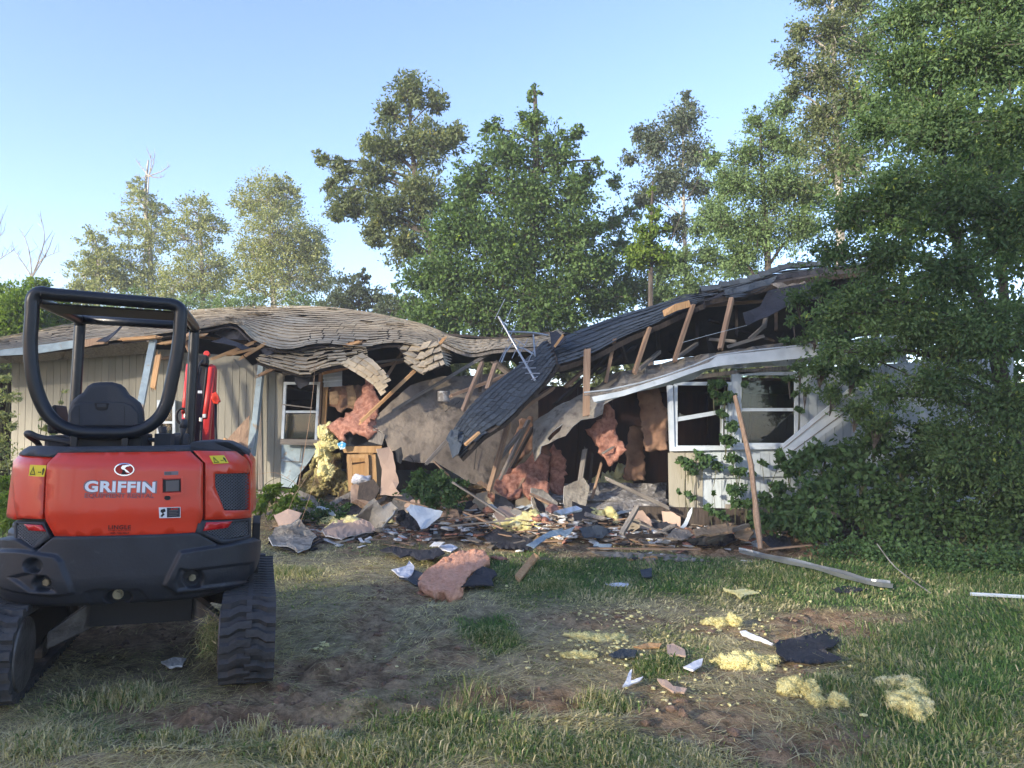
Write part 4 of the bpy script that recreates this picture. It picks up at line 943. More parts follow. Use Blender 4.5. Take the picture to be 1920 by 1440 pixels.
grass('straw', 150000, 2, 2.6, 12.5, lambda s, g, n_, r, y: r.uniform(.06, .30, len(s)), lambda s, g, nse, r, x, y: clip(.72 - g * .35 + (nse - .5) * .3 + r.normal(size=len(s)) * .14),
      lambda s, g, n_, nf: clip(.95 - s * .8) * clip(1.1 - g * .55) * clip(.25 + (n_ - .35) * 2.5), lambda s, g, n_, r: clip(.97 + r.normal(size=len(s)) * .05), wid=.0019, zk=.4, label='flattened dry straw lying over the churned lawn')
# tall tufts in the foreground
TUFT = [(880, 1330, 70, .20, .30), (815, 1385, 120, .16, .38), (470, 1385, 60, .20, .62), (585, 1400, 60, .18, .60), (1240, 1255, 40, .12, .25), (925, 1195, 45, .11, .28), (1700, 1200, 200, .13, .22), (1780, 1330, 170, .15, .28), (1850, 1100, 120, .12, .2),
        (330, 1395, 80, .13, .5), (700, 1420, 90, .15, .45), (1000, 1400, 100, .14, .35), (1130, 1330, 60, .13, .4), (1560, 1290, 60, .12, .33), (1650, 1410, 150, .15, .35), (1180, 1430, 120, .14, .4), (545, 1075, 60, .12, .45), (1040, 1100, 60, .12, .3), (240, 1310, 90, .12, .5), (1450, 1080, 160, .10, .25), (90, 1400, 100, .14, .52), (1320, 1420, 90, .10, .55)]
r = np.random.default_rng(5); P0 = []; Hh = []; Cc = []
for cx, cy, rp, hh, co in TUFT:
    c = G(cx, cy); rad = rp / FPX * c.y; k = int(500 + rad * 2300); rr_ = r.normal(size=k) * rad * .55; rv = r.normal(size=k) * rad * .40
    P0.append(np.stack([c.x + rr_, c.y + rv], -1)); fall = np.exp(-((rr_ / rad) ** 2 + (rv / rad) ** 2) * .8); Hh.append(hh * (.50 if cy > 1370 else .72) * (.45 + .75 * fall) * r.uniform(.5, 1.3, k)); Cc.append(np.clip(co + .08 + r.normal(size=k) * .22, 0, 1))
P0 = np.concatenate(P0); Hh = np.concatenate(Hh); Cc = np.concatenate(Cc); n = len(P0); x, y = P0.T; sk, _ = masks(x, y); kp = (r.random(n) > sk * .8) & (y > 2.5); x, y, Hh, Cc = x[kp], y[kp], Hh[kp], Cc[kp]; n = len(x); z = hgt(x, y)
ax = r.random(n) * 6.28; ln = np.clip(r.normal(.72, .25, n), .02, .98); q = r.random(n) * 6.28; wd = .0028 * r.uniform(.6, 1.5, n); W = np.stack([np.cos(q), np.sin(q), 0 * q], -1) * wd[:, None]; base = np.stack([x, y, z - .01], -1)
V = np.empty((n, 5, 3)); mid = base + np.stack([np.cos(ax) * Hh * ln * .35, np.sin(ax) * Hh * ln * .35, Hh * .6], -1); tip = base + np.stack([np.cos(ax) * Hh * ln, np.sin(ax) * Hh * ln, Hh * (1.05 - ln * .7)], -1)
V[:, 0] = base - W; V[:, 1] = base + W; V[:, 2] = mid - W * .8; V[:, 3] = mid + W * .8; V[:, 4] = tip
idx = (np.arange(n)[:, None] * 5 + np.array([0, 1, 3, 0, 3, 2, 2, 3, 4])[None]).reshape(-1)
tag(link('tall_grass', tri_mesh('tall_grass', V.reshape(-1, 3), idx, 'grass_mix', np.repeat(Cc, 5)), Matrix.Identity(4)), 'taller grass tufts standing up between the track marks', 'grass', kind='stuff')
# clods of turned soil
r = np.random.default_rng(9); mb = MB(); V0, F0 = ico(1)
for k in range(5200):
    y = 2.7 * (13 / 2.7) ** r.random(); x = (r.random() - .5) * 1.5 * y
    s_, g_ = masks(np.array([x]), np.array([y]))
    if s_[0] < .35: continue
    R0 = r.uniform(.005, .012) if r.random() < .7 else r.uniform(.012, .034); zz = H(x, y); j = r.uniform(.6, 1.4, 3); mb.add([(x + v.x * R0 * j[0] * r.uniform(.7, 1.3), y + v.y * R0 * j[1] * r.uniform(.7, 1.3), zz + v.z * R0 * j[2] * .7) for v in V0], F0)
MATS['clod'] = mat('clod', (.25, .165, .115), (.13, .09, .065), scale=20, bump=.6, rough=.95, spec=.1)
tag(mb.world('soil_clods', 'clod'), 'loose clods of brown soil along the track marks', 'soil', kind='stuff')

# ---------------------------------------------------------------- trees
TG = 'trees behind the house'
tree('poplar_tree', 'grey green poplar with bare dead twigs above its crown', [(190, 500, 40, 36), (175, 460, 32, 36), (160, 515, 36, 36.5), (205, 540, 38, 36), (150, 555, 34, 36)], [(185, 640, 36), (185, 520, 36), (178, 450, 36)], 9000, .15, 'leaf_poplar', 'bark_pale', TG, 1, tr=.16)
tree('poplar_tree', 'tall thin poplar with white forked trunk and dead top twigs', [(265, 380, 34, 37), (235, 420, 30, 37), (285, 440, 42, 37), (245, 500, 52, 37), (290, 540, 50, 37), (260, 350, 18, 37), (300, 400, 22, 37)], [(285, 660, 37), (283, 560, 37), (281, 470, 37), (272, 380, 37), (278, 300, 37)], 15000, .14, 'leaf_poplar', 'bark_pale', TG, 2, tr=.2)
tree('poplar_tree', 'poplar with rounded olive crown between two paler poplars', [(370, 400, 38, 36), (350, 450, 44, 36), (400, 430, 34, 36), (380, 510, 58, 36), (340, 540, 50, 36), (420, 500, 30, 36.5), (410, 560, 40, 36)], [(385, 660, 36), (380, 540, 36), (372, 400, 36)], 17000, .14, 'leaf_poplar', 'bark_pale', TG, 3, tr=.18)
tree('poplar_tree', 'broad rounded poplar with white trunk rising over brown roof', [(500, 370, 50, 34), (460, 380, 30, 34), (540, 370, 30, 34), (520, 440, 72, 34), (570, 460, 44, 34), (480, 480, 46, 34), (540, 520, 70, 34), (600, 520, 34, 34), (470, 540, 34, 34), (590, 480, 36, 34), (530, 345, 22, 34)], [(515, 680, 34), (514, 590, 34), (508, 500, 34), (505, 400, 34)], 34000, .13, 'leaf_poplar', 'bark_pale', TG, 4, tr=.2)
tree('small_tree', 'low dark tree with feathery top beyond the roof ridge', [(655, 550, 38, 30), (700, 565, 30, 30), (630, 575, 32, 30), (735, 575, 30, 29), (680, 520, 16, 30), (770, 590, 34, 28), (730, 600, 30, 29)], [(680, 700, 30), (675, 600, 30), (670, 540, 30)], 13000, .14, 'leaf_birch', 'bark_dark', TG, 5)
tree('hedge_tree', 'yellow green leafy hedge tree at the far left edge', [(40, 590, 52, 19), (100, 585, 36, 20), (10, 620, 40, 19), (70, 540, 26, 20), (140, 600, 26, 20.5), (60, 640, 60, 19.5), (20, 560, 30, 20), (150, 640, 50, 21), (190, 610, 20, 21)], [(60, 780, 19), (60, 650, 19), (70, 560, 20)], 26000, .10, 'leaf_bright', 'bark_dark', TG, 6, crad=.28)
tree('low_trees', 'low dull green treetops showing under the poplars', [(350, 590, 46, 33), (420, 590, 40, 33), (470, 580, 40, 33), (560, 590, 44, 33), (260, 590, 44, 33), (210, 600, 40, 33), (620, 600, 40, 32)], [(400, 680, 33), (400, 600, 33)], 16000, .14, 'leaf_grey', 'bark_dark', TG, 7)
# the two big ones over the gap
tree('ash_tree', 'large open ash with branches reaching left and orange tinged leaves', [(770, 175, 45, 26), (735, 215, 34, 26), (820, 190, 28, 26), (730, 280, 48, 26), (800, 270, 58, 26), (700, 330, 40, 26), (640, 320, 30, 26), (605, 300, 20, 26), (660, 380, 42, 26), (720, 400, 52, 26), (785, 370, 62, 26), (640, 400, 30, 26), (760, 460, 46, 26), (700, 440, 30, 26), (690, 270, 24, 26), (850, 260, 34, 26), (620, 350, 20, 26)],
     [(860, 720, 26), (850, 600, 26), (820, 500, 26), (790, 400, 26), (775, 300, 26), (768, 200, 26)], 30000, .17, 'leaf_ash', 'bark_dark', TG, 8, cl=20, crad=.26, shell=.6, tr=.26, wratio=.4)
tree('elm_tree', 'big dark green elm with pointed top directly behind the gap', [(1000, 230, 40, 23), (950, 290, 60, 23), (1040, 290, 56, 23), (900, 330, 50, 23), (990, 370, 90, 23), (1080, 370, 50, 23), (880, 420, 70, 23), (1060, 450, 78, 23), (950, 480, 100, 23), (850, 520, 66, 23), (1090, 520, 60, 23), (900, 580, 90, 23), (1020, 580, 100, 23), (820, 590, 60, 23), (1100, 330, 30, 23), (1000, 175, 18, 23), (920, 240, 26, 23), (1080, 250, 24, 23), (1110, 430, 34, 23), (1120, 300, 16, 23), (840, 440, 56, 23), (800, 520, 56, 23.5), (790, 610, 60, 23.5), (870, 360, 44, 23), (1140, 560, 50, 23.5), (1130, 490, 36, 23.5)],
     [(985, 760, 23), (985, 600, 23), (1000, 450, 23), (1005, 300, 23), (1003, 170, 23)], 76000, .135, 'leaf_elm', 'bark_dark', TG, 9, crad=.26, shell=.55, tr=.28, cl=22, wratio=.55)
tree('birch_tree', 'slim dark birch with drooping leaves against pale sky', [(1280, 230, 46, 27), (1230, 270, 46, 27), (1300, 290, 42, 27), (1250, 340, 50, 27), (1200, 250, 22, 27), (1290, 200, 20, 27), (1180, 300, 20, 27), (1310, 350, 34, 27), (1270, 420, 34, 27), (1210, 370, 34, 27), (1285, 180, 14, 27)],
     [(1290, 700, 27), (1286, 540, 27), (1282, 380, 27), (1280, 220, 27)], 17000, .12, 'leaf_birch', 'bark_pale', TG, 10, cl=14, crad=.3, shell=.5, droop=.6, tr=.12, wratio=.6)
tree('sapling', 'bright yellow green sapling in front of the dark birch', [(1215, 440, 26, 21), (1225, 400, 16, 21), (1200, 480, 26, 21), (1240, 480, 24, 21), (1195, 430, 10, 21), (1222, 360, 9, 21), (1250, 430, 10, 21)], [(1222, 680, 21), (1220, 500, 21), (1224, 340, 21)], 3600, .13, 'leaf_bright', 'bark_dark', TG, 11, cl=10, crad=.35)
tree('undergrowth_trees', 'hazy grey green young trees filling the gap behind dark roof', [(1130, 500, 50, 25), (1180, 540, 60, 25), (1240, 560, 60, 25), (1300, 540, 50, 25), (1120, 570, 50, 25), (1330, 480, 44, 25), (1160, 460, 30, 25), (1280, 490, 40, 25), (1070, 600, 40, 25), (1370, 430, 40, 25), (1150, 420, 34, 25), (1200, 480, 44, 25), (1180, 400, 26, 25), (1340, 400, 40, 25), (1360, 340, 36, 25), (1330, 300, 26, 25), (1150, 340, 24, 25), (1380, 500, 50, 25), (1250, 500, 44, 25), (1310, 430, 34, 25)], [(1220, 720, 25), (1220, 560, 25)], 40000, .12, 'leaf_grey', 'bark_dark', TG, 12, shell=.5)
tree('willow_tree', 'soft grey green tree rising behind the dark roof ridge', [(1400, 290, 46, 19), (1450, 260, 50, 19), (1380, 350, 60, 19), (1460, 350, 80, 19), (1350, 420, 46, 19), (1420, 430, 70, 19), (1500, 430, 60, 19), (1420, 230, 30, 19), (1490, 280, 50, 19), (1390, 480, 50, 19), (1520, 360, 60, 19), (1340, 300, 24, 19.5), (1470, 200, 40, 19)],
     [(1440, 700, 19), (1440, 500, 19), (1430, 350, 19), (1425, 220, 19)], 40000, .085, 'leaf_grey', 'bark_dark', TG, 13, shell=.5, crad=.25)
tree('tall_birch', 'very tall birch with sunlit orange top beside the right edge', [(1560, 60, 60, 17), (1500, 60, 34, 17), (1480, 110, 34, 17), (1540, 140, 64, 17), (1620, 90, 60, 17), (1490, 170, 26, 17), (1600, 190, 70, 17), (1540, 230, 60, 17), (1530, -10, 40, 17), (1600, 0, 60, 17), (1580, 300, 80, 17)],
     [(1580, 720, 17), (1575, 400, 17), (1565, 150, 17), (1560, -30, 17)], 34000, .085, 'leaf_ash', 'bark_pale', TG, 14, shell=.5, cl=20, crad=.26, tr=.14)
NB = [(1700, 120, 110, 9.5), (1830, 100, 120, 8.8), (1900, 230, 110, 8.5), (1760, 240, 110, 9), (1640, 240, 80, 9.8), (1680, 350, 100, 9.2), (1600, 400, 76, 9.6), (1800, 370, 120, 8.8), (1900, 420, 110, 8.6), (1560, 480, 60, 9.6), (1660, 480, 90, 9.2), (1780, 510, 110, 8.8), (1620, 560, 70, 9.2), (1720, 610, 90, 9), (1840, 620, 110, 8.6), (1560, 590, 50, 9.3), (1640, 660, 60, 9.2), (1760, 720, 90, 8.9), (1880, 760, 110, 8.7), (1660, 740, 56, 9.2), (1800, 840, 100, 8.9), (1900, 900, 90, 8.8), (1560, 660, 44, 9.2), (1700, 30, 100, 9.5), (1880, 10, 110, 8.8), (1780, 0, 100, 9), (1980, 100, 120, 8.6), (2000, 350, 120, 8.6), (2000, 600, 120, 8.6)]
tree('cherry_tree', 'huge dark green leafy tree leaning over the right house wing', NB, [(1960, 1010, 9.6), (1900, 800, 9.6), (1850, 600, 9.6), (1780, 400, 9.6), (1760, 150, 9.6)], 140000, .062, 'leaf_near', 'bark_dark', 'trees beside the right wing', 15, shell=.42, cl=24, crad=.25, tr=.14, wratio=.42, twig=.006, share=.5, squash=.8, droop=.15)
tree('maple_tree', 'dark tree mass standing behind the leaning tree at right edge', [(1700, 400, 180, 13), (1850, 300, 180, 13), (1700, 600, 160, 12.5), (1850, 650, 180, 12.5), (1950, 450, 180, 12.5), (1850, 120, 160, 13), (1700, 200, 150, 13.5), (1780, 850, 150, 12), (1920, 850, 150, 12), (1650, 750, 90, 13)], [(1900, 950, 13), (1880, 500, 13), (1850, 200, 13)], 30000, .15, 'leaf_elm', 'bark_dark', 'trees beside the right wing', 16, shell=.35)
tree('hedge', 'green thicket glimpsed through the gap under the roof', [(780, 700, 40, 24), (850, 690, 40, 24), (920, 690, 40, 24), (990, 690, 40, 24), (1060, 690, 40, 24), (1130, 690, 40, 24), (820, 760, 50, 24), (920, 760, 50, 24), (1020, 760, 50, 24), (1120, 760, 50, 24), (1240, 730, 60, 24), (1340, 720, 60, 24), (1440, 700, 60, 24), (700, 700, 50, 24), (560, 680, 60, 25), (420, 680, 60, 25), (280, 680, 60, 25), (140, 680, 60, 25), (20, 700, 70, 23) ,(840, 655, 40, 24), (920, 650, 40, 24), (1000, 655, 40, 24), (1080, 650, 40, 24), (1160, 660, 44, 24), (1200, 700, 40, 24)], [(950, 800, 24), (950, 760, 24)], 60000, .27, 'leaf_ash', 'bark_dark', TG, 17, shell=.4)
# bare twigs
def bare(name, label, base, tips, rad):
    b = P(*base); root = Vector((b.x, b.y, 0)); t = thing(name, label, 'tree', root, group='bare dead trees'); m = MB(); rd = random.Random(len(tips))
    m.tube([root, b], [rad * 1.3, rad], 6); 
    for tp in tips:
        e = P(*tp); mid = b.lerp(e, .5) + Vector((rd.uniform(-.3, .3), 0, rd.uniform(-.1, .2))); m.tube(spline([b, mid, e], 4), [rad * (1 - .1 * k) for k in range(9)], 5)
        for k in range(7):
            f = rd.uniform(.25, .95); q = b.lerp(e, f) + (mid - b.lerp(e, .5)) * (1 - abs(2 * f - 1)); l = (e - b).length * .3; m.tube([q, q + Vector((rd.uniform(-.5, .5), rd.uniform(-.3, .3), rd.uniform(.3, 1))) * l], [rad * .35, rad * .1], 3)
    o = m.world('branches', 'bark_pale', t); return t
bare('bare_tree', 'leafless pale tree behind the hedge at far left', (60, 520, 26), [(40, 430, 26), (75, 400, 26), (100, 440, 26), (20, 460, 26), (115, 470, 26)], .03)
bare('bare_tree', 'leafless branches reaching in at the left picture edge', (-40, 520, 24), [(10, 430, 24), (25, 470, 24), (5, 400, 24)], .03)
bare('bare_tree', 'thin dead tree with twigs above the white forked poplar', (279, 330, 36.8), [(275, 280, 36.8), (290, 285, 36.8), (308, 330, 36.8), (320, 310, 36.8), (255, 300, 36.8), (250, 330, 36.8)], .035)
# unseen tree row behind the camera, placed and thinned to shade the yard
def shade_tree(x, y, h, w_, seed, label, low=False):
    B = []; rd = random.Random(seed)
    for k in range(11): B.append((Vector((x + rd.uniform(-1, 1) * w_, y + rd.uniform(-1, 1) * w_, h * rd.uniform(.74, .95))), h * .15, 1.0))
    for k in range(5): B.append((Vector((x + rd.uniform(-1, 1) * w_, y + rd.uniform(-1, 1) * w_, h * rd.uniform(.25, .55))), h * .14, .45))
    if low:
        for k in range(9): B.append((Vector((x + rd.uniform(-1, 1) * 2.6, y + rd.uniform(-1, 1) * 2.6, h * rd.uniform(.18, .60))), h * .17, 1.6))  # extra low crown added to keep the excavator in shade
    r = np.random.default_rng(seed); t = thing('tree', label, 'tree', (x, y, 0), group='unseen shade tree row behind the viewpoint')
    C, D, Nn, sz, K, tw = foliage(B, 900 if not low else 3000, .42, r, 16, .4, .3)
    link('crown', leaf_mesh('crown', C - np.array((x, y, 0)), D, Nn, sz, 'leaf_elm', K, .7), Matrix.Translation((x, y, 0)), t)
    m = MB(); m.tube([(x, y, -.1), (x, y, h * .75)], [.25, .06], 7)
    for c, cc in tw: m.tube([Vector((x, y, h * .2)), c], [.08, .03], 4)
    m.world('trunk', 'bark_dark', t)
for k, (x, y, h) in enumerate(SHADE): shade_tree(x, y, h, 2.5, 60 + k, 'unseen leafy tree shading the yard from behind the viewpoint', k in (1, 2))
# ---------------------------------------------------------------- left wing
LW = thing('house_wing', 'tan board sided left house wing under bulging brown shingle roof', 'house', (-4, 13, 0))
def PR(rows): return [[P(*p) for p in row] for row in rows]
# main brown roof: eave row first, then up to the ridge
SA = surf(PR([
    [(-150, 676, 12.2), (-40, 662, 12.2), (60, 657, 12.2), (160, 645, 12.2), (262, 632, 12.3), (330, 622, 12.4), (390, 614, 12.6), (440, 608, 12.7), (480, 640, 12.3), (535, 655, 12.1), (600, 644, 12.3), (680, 650, 12.4), (735, 643, 12.5), (790, 652, 12.4), (835, 685, 12.2)],
    [(-130, 664, 12.6), (-40, 652, 12.8), (70, 640, 13.2), (165, 626, 13.4), (265, 617, 13.4), (330, 608, 13.5), (392, 603, 13.6), (448, 600, 13.6), (495, 612, 13.4), (550, 622, 13.3), (612, 620, 13.4), (690, 622, 13.5), (745, 622, 13.6), (790, 632, 13.4), (828, 655, 13.0)],
    [(-110, 655, 13.0), (-40, 646, 13.6), (85, 622, 14.6), (180, 610, 15.0), (270, 601, 15.0), (335, 595, 15.0), (395, 590, 15.0), (455, 588, 15.0), (510, 589, 14.9), (565, 594, 14.8), (625, 597, 14.8), (695, 602, 14.8), (745, 607, 14.7), (790, 617, 14.4), (825, 635, 13.9)],
    [(-90, 648, 13.5), (-40, 640, 14.4), (110, 611, 16.0), (200, 597, 16.8), (275, 588, 17.0), (335, 583, 17.0), (400, 578, 17.0), (460, 574, 17.0), (515, 573, 16.8), (570, 574, 16.4), (630, 577, 16.2), (695, 586, 16.0), (745, 596, 15.8), (790, 607, 15.4), (826, 621, 15.0)]]))
def nzk(u, v): return mnoise.noise(Vector((u * 14, v * 5, 3)))
def liftA(u, v):
    k = .02
    if u > .47: k = .035 + .08 * max(0, nzk(u, v)) + (.16 if nzk(u * 1.7 + 3, v * 1.3) > .48 else 0)
    return k
roofA = deck('roof', SA, 'attic', LW, off=.05, thick=.03, nu=70, nv=14, rag=.03, seed=1)
M_ = courses(SA, 18, 40, 'shingle_brown', thk=.009, curl=(0, .2, .6, 0), lift=liftA, skip=.0, seed=3, jit=.0, over=1.35)
M_ = [q for q in M_]
# torn lower tongue of the roof
SB = surf(PR([
    [(480, 678, 12.0), (520, 690, 11.9), (572, 703, 11.85), (612, 690, 11.9), (650, 684, 12.0), (690, 668, 12.1)],
    [(488, 668, 12.2), (530, 674, 12.1), (575, 681, 12.1), (615, 672, 12.1), (650, 668, 12.2), (688, 660, 12.3)],
    [(498, 660, 12.5), (535, 656, 12.4), (578, 657, 12.4), (618, 653, 12.4), (650, 652, 12.5), (685, 652, 12.5)]]))
roofB = deck('roof_deck', SB, 'attic', LW, off=.04, thick=.02, nu=24, nv=6, rag=.06, seed=2)
M_ += [(q[0] * 3, q[1], q[2]) for q in courses(SB, 7, 10, 'shingle_brown', thk=.022, curl=(0, .5, 1.2), lift=lambda u, v: .10 + .1 * nzk(u, v), seed=5, over=1.3)]
# strip of shingles hanging down over the corner
SC = surf(PR([
    [(640, 684, 12.0), (668, 700, 11.9), (700, 722, 11.8), (716, 742, 11.7)],
    [(655, 676, 12.0), (680, 688, 11.9), (704, 704, 11.8), (719, 722, 11.7)],
    [(678, 664, 12.1), (694, 674, 12.0), (706, 688, 11.85), (716, 702, 11.8)]]))
deck('roof_deck', SC, 'chip_wood', LW, off=.03, thick=.02, nu=16, nv=6, rag=.1, seed=3)
M_ += [(q[0] * 3, q[1], q[2]) for q in courses(SC, 4, 6, 'shingle_brown', thk=.02, curl=(0, .5), lift=lambda u, v: .08, seed=6, over=1.3)]
# drooping lobe at the right end
SD = surf(PR([
    [(758, 678, 12.2), (790, 700, 12.0), (808, 694, 11.9), (834, 684, 11.9)],
    [(757, 665, 12.3), (785, 675, 12.2), (806, 668, 12.1), (828, 660, 12.1)],
    [(745, 648, 12.5), (775, 646, 12.5), (800, 643, 12.4), (820, 640, 12.4)]]))
deck('roof_deck', SD, 'attic', LW, off=.03, thick=.012, nu=14, nv=5, rag=.08, seed=4)
M_ += [(q[0] * 3, q[1], q[2]) for q in courses(SD, 4, 4, 'shingle_brown', thk=.02, curl=(0, .6), lift=lambda u, v: .15, seed=7, over=1.25)]
lay_shingles(M_, roofA, 'shingle_brown', 295)
# loose lifted pieces on the roof
for k, (pts, lb) in enumerate([([(395, 640, 12.0), (420, 632, 12.1), (470, 652, 12.1), (455, 656, 11.9), (440, 648, 11.9)], None), ([(180, 640, 12.0), (208, 626, 12.3), (236, 604, 12.9), (236, 607, 12.8), (214, 628, 12.1), (200, 640, 11.9)], None)]):
    sheet('torn_roofing', pts, 'tar_paper', LW, thick=.01, res=10, rag=1, seed=k)
# rear slope, end wall, dark attic floor: real surfaces that close the attic
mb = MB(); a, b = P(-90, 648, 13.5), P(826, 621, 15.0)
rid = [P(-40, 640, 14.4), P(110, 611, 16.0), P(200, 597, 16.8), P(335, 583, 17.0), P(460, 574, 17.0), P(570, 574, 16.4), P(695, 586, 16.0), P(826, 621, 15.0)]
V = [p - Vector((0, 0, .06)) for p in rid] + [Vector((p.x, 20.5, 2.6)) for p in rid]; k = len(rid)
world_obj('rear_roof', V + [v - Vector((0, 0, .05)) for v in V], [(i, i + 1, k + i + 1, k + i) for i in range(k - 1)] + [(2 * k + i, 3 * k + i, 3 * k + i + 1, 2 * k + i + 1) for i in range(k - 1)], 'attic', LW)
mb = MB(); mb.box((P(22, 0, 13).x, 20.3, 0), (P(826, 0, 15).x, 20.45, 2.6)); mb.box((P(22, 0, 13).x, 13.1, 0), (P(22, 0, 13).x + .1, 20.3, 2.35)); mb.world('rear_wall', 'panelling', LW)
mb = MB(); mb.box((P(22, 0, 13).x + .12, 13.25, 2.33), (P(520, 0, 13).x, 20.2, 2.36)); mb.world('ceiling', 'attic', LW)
# fascia, soffit, wall
sheet('fascia', [(-150, 680, 12.1), (0, 667, 12.1), (60, 664, 12.1), (148, 651, 12.1), (148, 637, 12.1), (60, 649, 12.1), (0, 656, 12.1), (-150, 668, 12.1)], 'paint_blue', LW, thick=.03, res=14, bump=.004)
sheet('fascia', [(148, 651, 12.1), (200, 644, 12.1), (204, 636, 12.1), (186, 633, 12.1), (148, 638, 12.1)], 'wood_pale', LW, thick=.03, res=8, rag=1.5, bump=.006)
sheet('soffit', [(-150, 695, 12.95), (0, 682, 12.95), (150, 672, 12.95), (290, 662, 12.95), (280, 640, 12.3), (148, 653, 12.15), (0, 668, 12.15), (-150, 681, 12.15)], 'wood_grey', LW, thick=.02, res=20, bump=.01)
wall = sheet('siding_wall', [(22, 668, 13.06), (330, 660, 13.06), (455, 668, 13.06), (486, 700, 13.06), (486, 935, 13.06), (20, 925, 13.06)], 'siding_tan', LW, thick=.06, res=40, bump=0)
tops = lambda px: np.interp(px, [20, 150, 290, 330, 331, 392, 393, 424, 425, 428, 446, 447, 452, 486, 487], [668, 664, 655, 656, 676, 690, 693, 693, 668, 672, 672, 688, 690, 682, 682])
def boards(x0, x1, step, wall_, Yb, ytop, ybot, lean, mt, h=.018):
    x = x0
    while x < x1 - 2:
        xe = min(x + step, x1); g = .38
        o = [(x + g, ytop(x + 2), Yb), (xe - g, ytop(xe - 2), Yb), (xe - g + lean * (ybot((x)) - ytop(x)), ybot(xe), Yb), (x + g + lean * (ybot(x) - ytop(x)), ybot(x), Yb)]
        F_ = [P(*p) for p in o]; Bk = [p + Vector((0, h, 0)) for p in F_]
        world_obj('board', F_ + Bk, [(0, 1, 2, 3), (7, 6, 5, 4), (0, 4, 5, 1), (1, 5, 6, 2), (2, 6, 7, 3), (3, 7, 4, 0)], mt, wall_); x = xe
boards(24, 486, 12.9, wall, 13.03, tops, lambda px: 918 + 0 * px, -.022, 'siding_tan')
# cladding round the far left window: window set in the wall behind the machine
def window(name, l, t, r, b, Y, wfr, mt, parent, rail=None, glass=True, lean=0, name2='window_frame', gl='glass'):
    """white frame with its panes; l, t, r, b in picture points"""
    q = lambda x, y, d=0: P(x - lean * (y - t), y, Y) + Vector((0, d, 0))
    W = thing(name, None, None, P((l + r) / 2, b, Y)); Wm = WM[W.name].copy(); W.parent = parent; W.matrix_parent_inverse = Matrix.Identity(4); W.matrix_basis = wmat(parent).inverted() @ Wm
    def fr(pts, nm='window_frame', dd=.0, m_=mt):
        F_ = [q(*p, dd) for p in pts]; Bk = [p + Vector((0, .05, 0)) for p in F_]
        world_obj(nm, F_ + Bk, [(0, 1, 2, 3), (7, 6, 5, 4), (0, 4, 5, 1), (1, 5, 6, 2), (2, 6, 7, 3), (3, 7, 4, 0)], m_, W)
    fr([(l, t), (r, t), (r - .01, t + wfr), (l, t + wfr)]); fr([(l, b - wfr), (r, b - wfr), (r, b), (l, b)])
    fr([(l, t + wfr), (l + wfr, t + wfr), (l + wfr, b - wfr), (l, b - wfr)]); fr([(r - wfr, t + wfr), (r, t + wfr), (r, b - wfr), (r - wfr, b - wfr)])
    if rail: fr([(l + wfr, rail - wfr * .45), (r - wfr, rail - wfr * .45), (r - wfr, rail + wfr * .45), (l + wfr, rail + wfr * .45)], 'meeting_rail', .004)
    if glass:
        for (a, c) in (((t + wfr, rail - 2), (rail + 2, b - wfr)) if rail else ((t + wfr, b - wfr),)) if glass is True else [glass]:
            F_ = [q(l + wfr, a, .03), q(r - wfr, a, .03), q(r - wfr, c, .03), q(l + wfr, c, .03)]
            world_obj('pane', F_ + [p + Vector((0, .004, 0)) for p in F_], [(0, 1, 2, 3), (7, 6, 5, 4), (0, 4, 5, 1), (1, 5, 6, 2), (2, 6, 7, 3), (3, 7, 4, 0)], gl, W)
    return W
gm = bpy.data.materials.new('glass'); gm.use_nodes = True; MATS['glass'] = gm; N = gm.node_tree.nodes; L = gm.node_tree.links
gl_ = N.new('ShaderNodeBsdfGlossy'); gl_.inputs['Roughness'].default_value = .03; gl_.inputs['Color'].default_value = (.9, .95, .92, 1); tr_ = N.new('ShaderNodeBsdfTransparent'); tr_.inputs['Color'].default_value = (.70, .76, .72, 1)
fz = N.new('ShaderNodeFresnel'); fz.inputs['IOR'].default_value = 1.55; mx_ = N.new('ShaderNodeMixShader'); L.new(fz.outputs[0], mx_.inputs[0]); L.new(tr_.outputs[0], mx_.inputs[1]); L.new(gl_.outputs[0], mx_.inputs[2]); L.new(mx_.outputs[0], N['Material Output'].inputs[0])
sheet('window_back', [(296, 752, 12.99), (326, 752, 12.99), (325, 850, 12.99), (295, 850, 12.99)], 'black', LW, thick=.01, res=30, bump=0)
window('window', 294, 750, 328, 850, 12.94, 5, 'frame_white', LW, rail=792)
# leaning corner trim, painted blue over grey
pbeam('corner_trim', (492, 672, 12.85), (472, 855, 12.7), 13, 'paint_blue', LW, h=.06); pbeam('corner_trim', (478, 790, 12.75), (464, 880, 12.6), 14, 'paint_blue', LW, h=.03)
pbeam('corner_post', (486, 690, 13.0), (490, 925, 13.0), 10, 'wood_grey', LW, h=.08)
wall2 = sheet('siding_wall', [(490, 688, 13.0), (532, 702, 13.0), (527, 908, 13.0), (486, 912, 13.0)], 'siding_tan', LW, thick=.06, res=40, bump=0)
boards(490, 531, 13.6, wall2, 12.97, lambda px: 690 + (px - 490) * .4, lambda px: 912 + 0 * px, -.022, 'siding_tan')
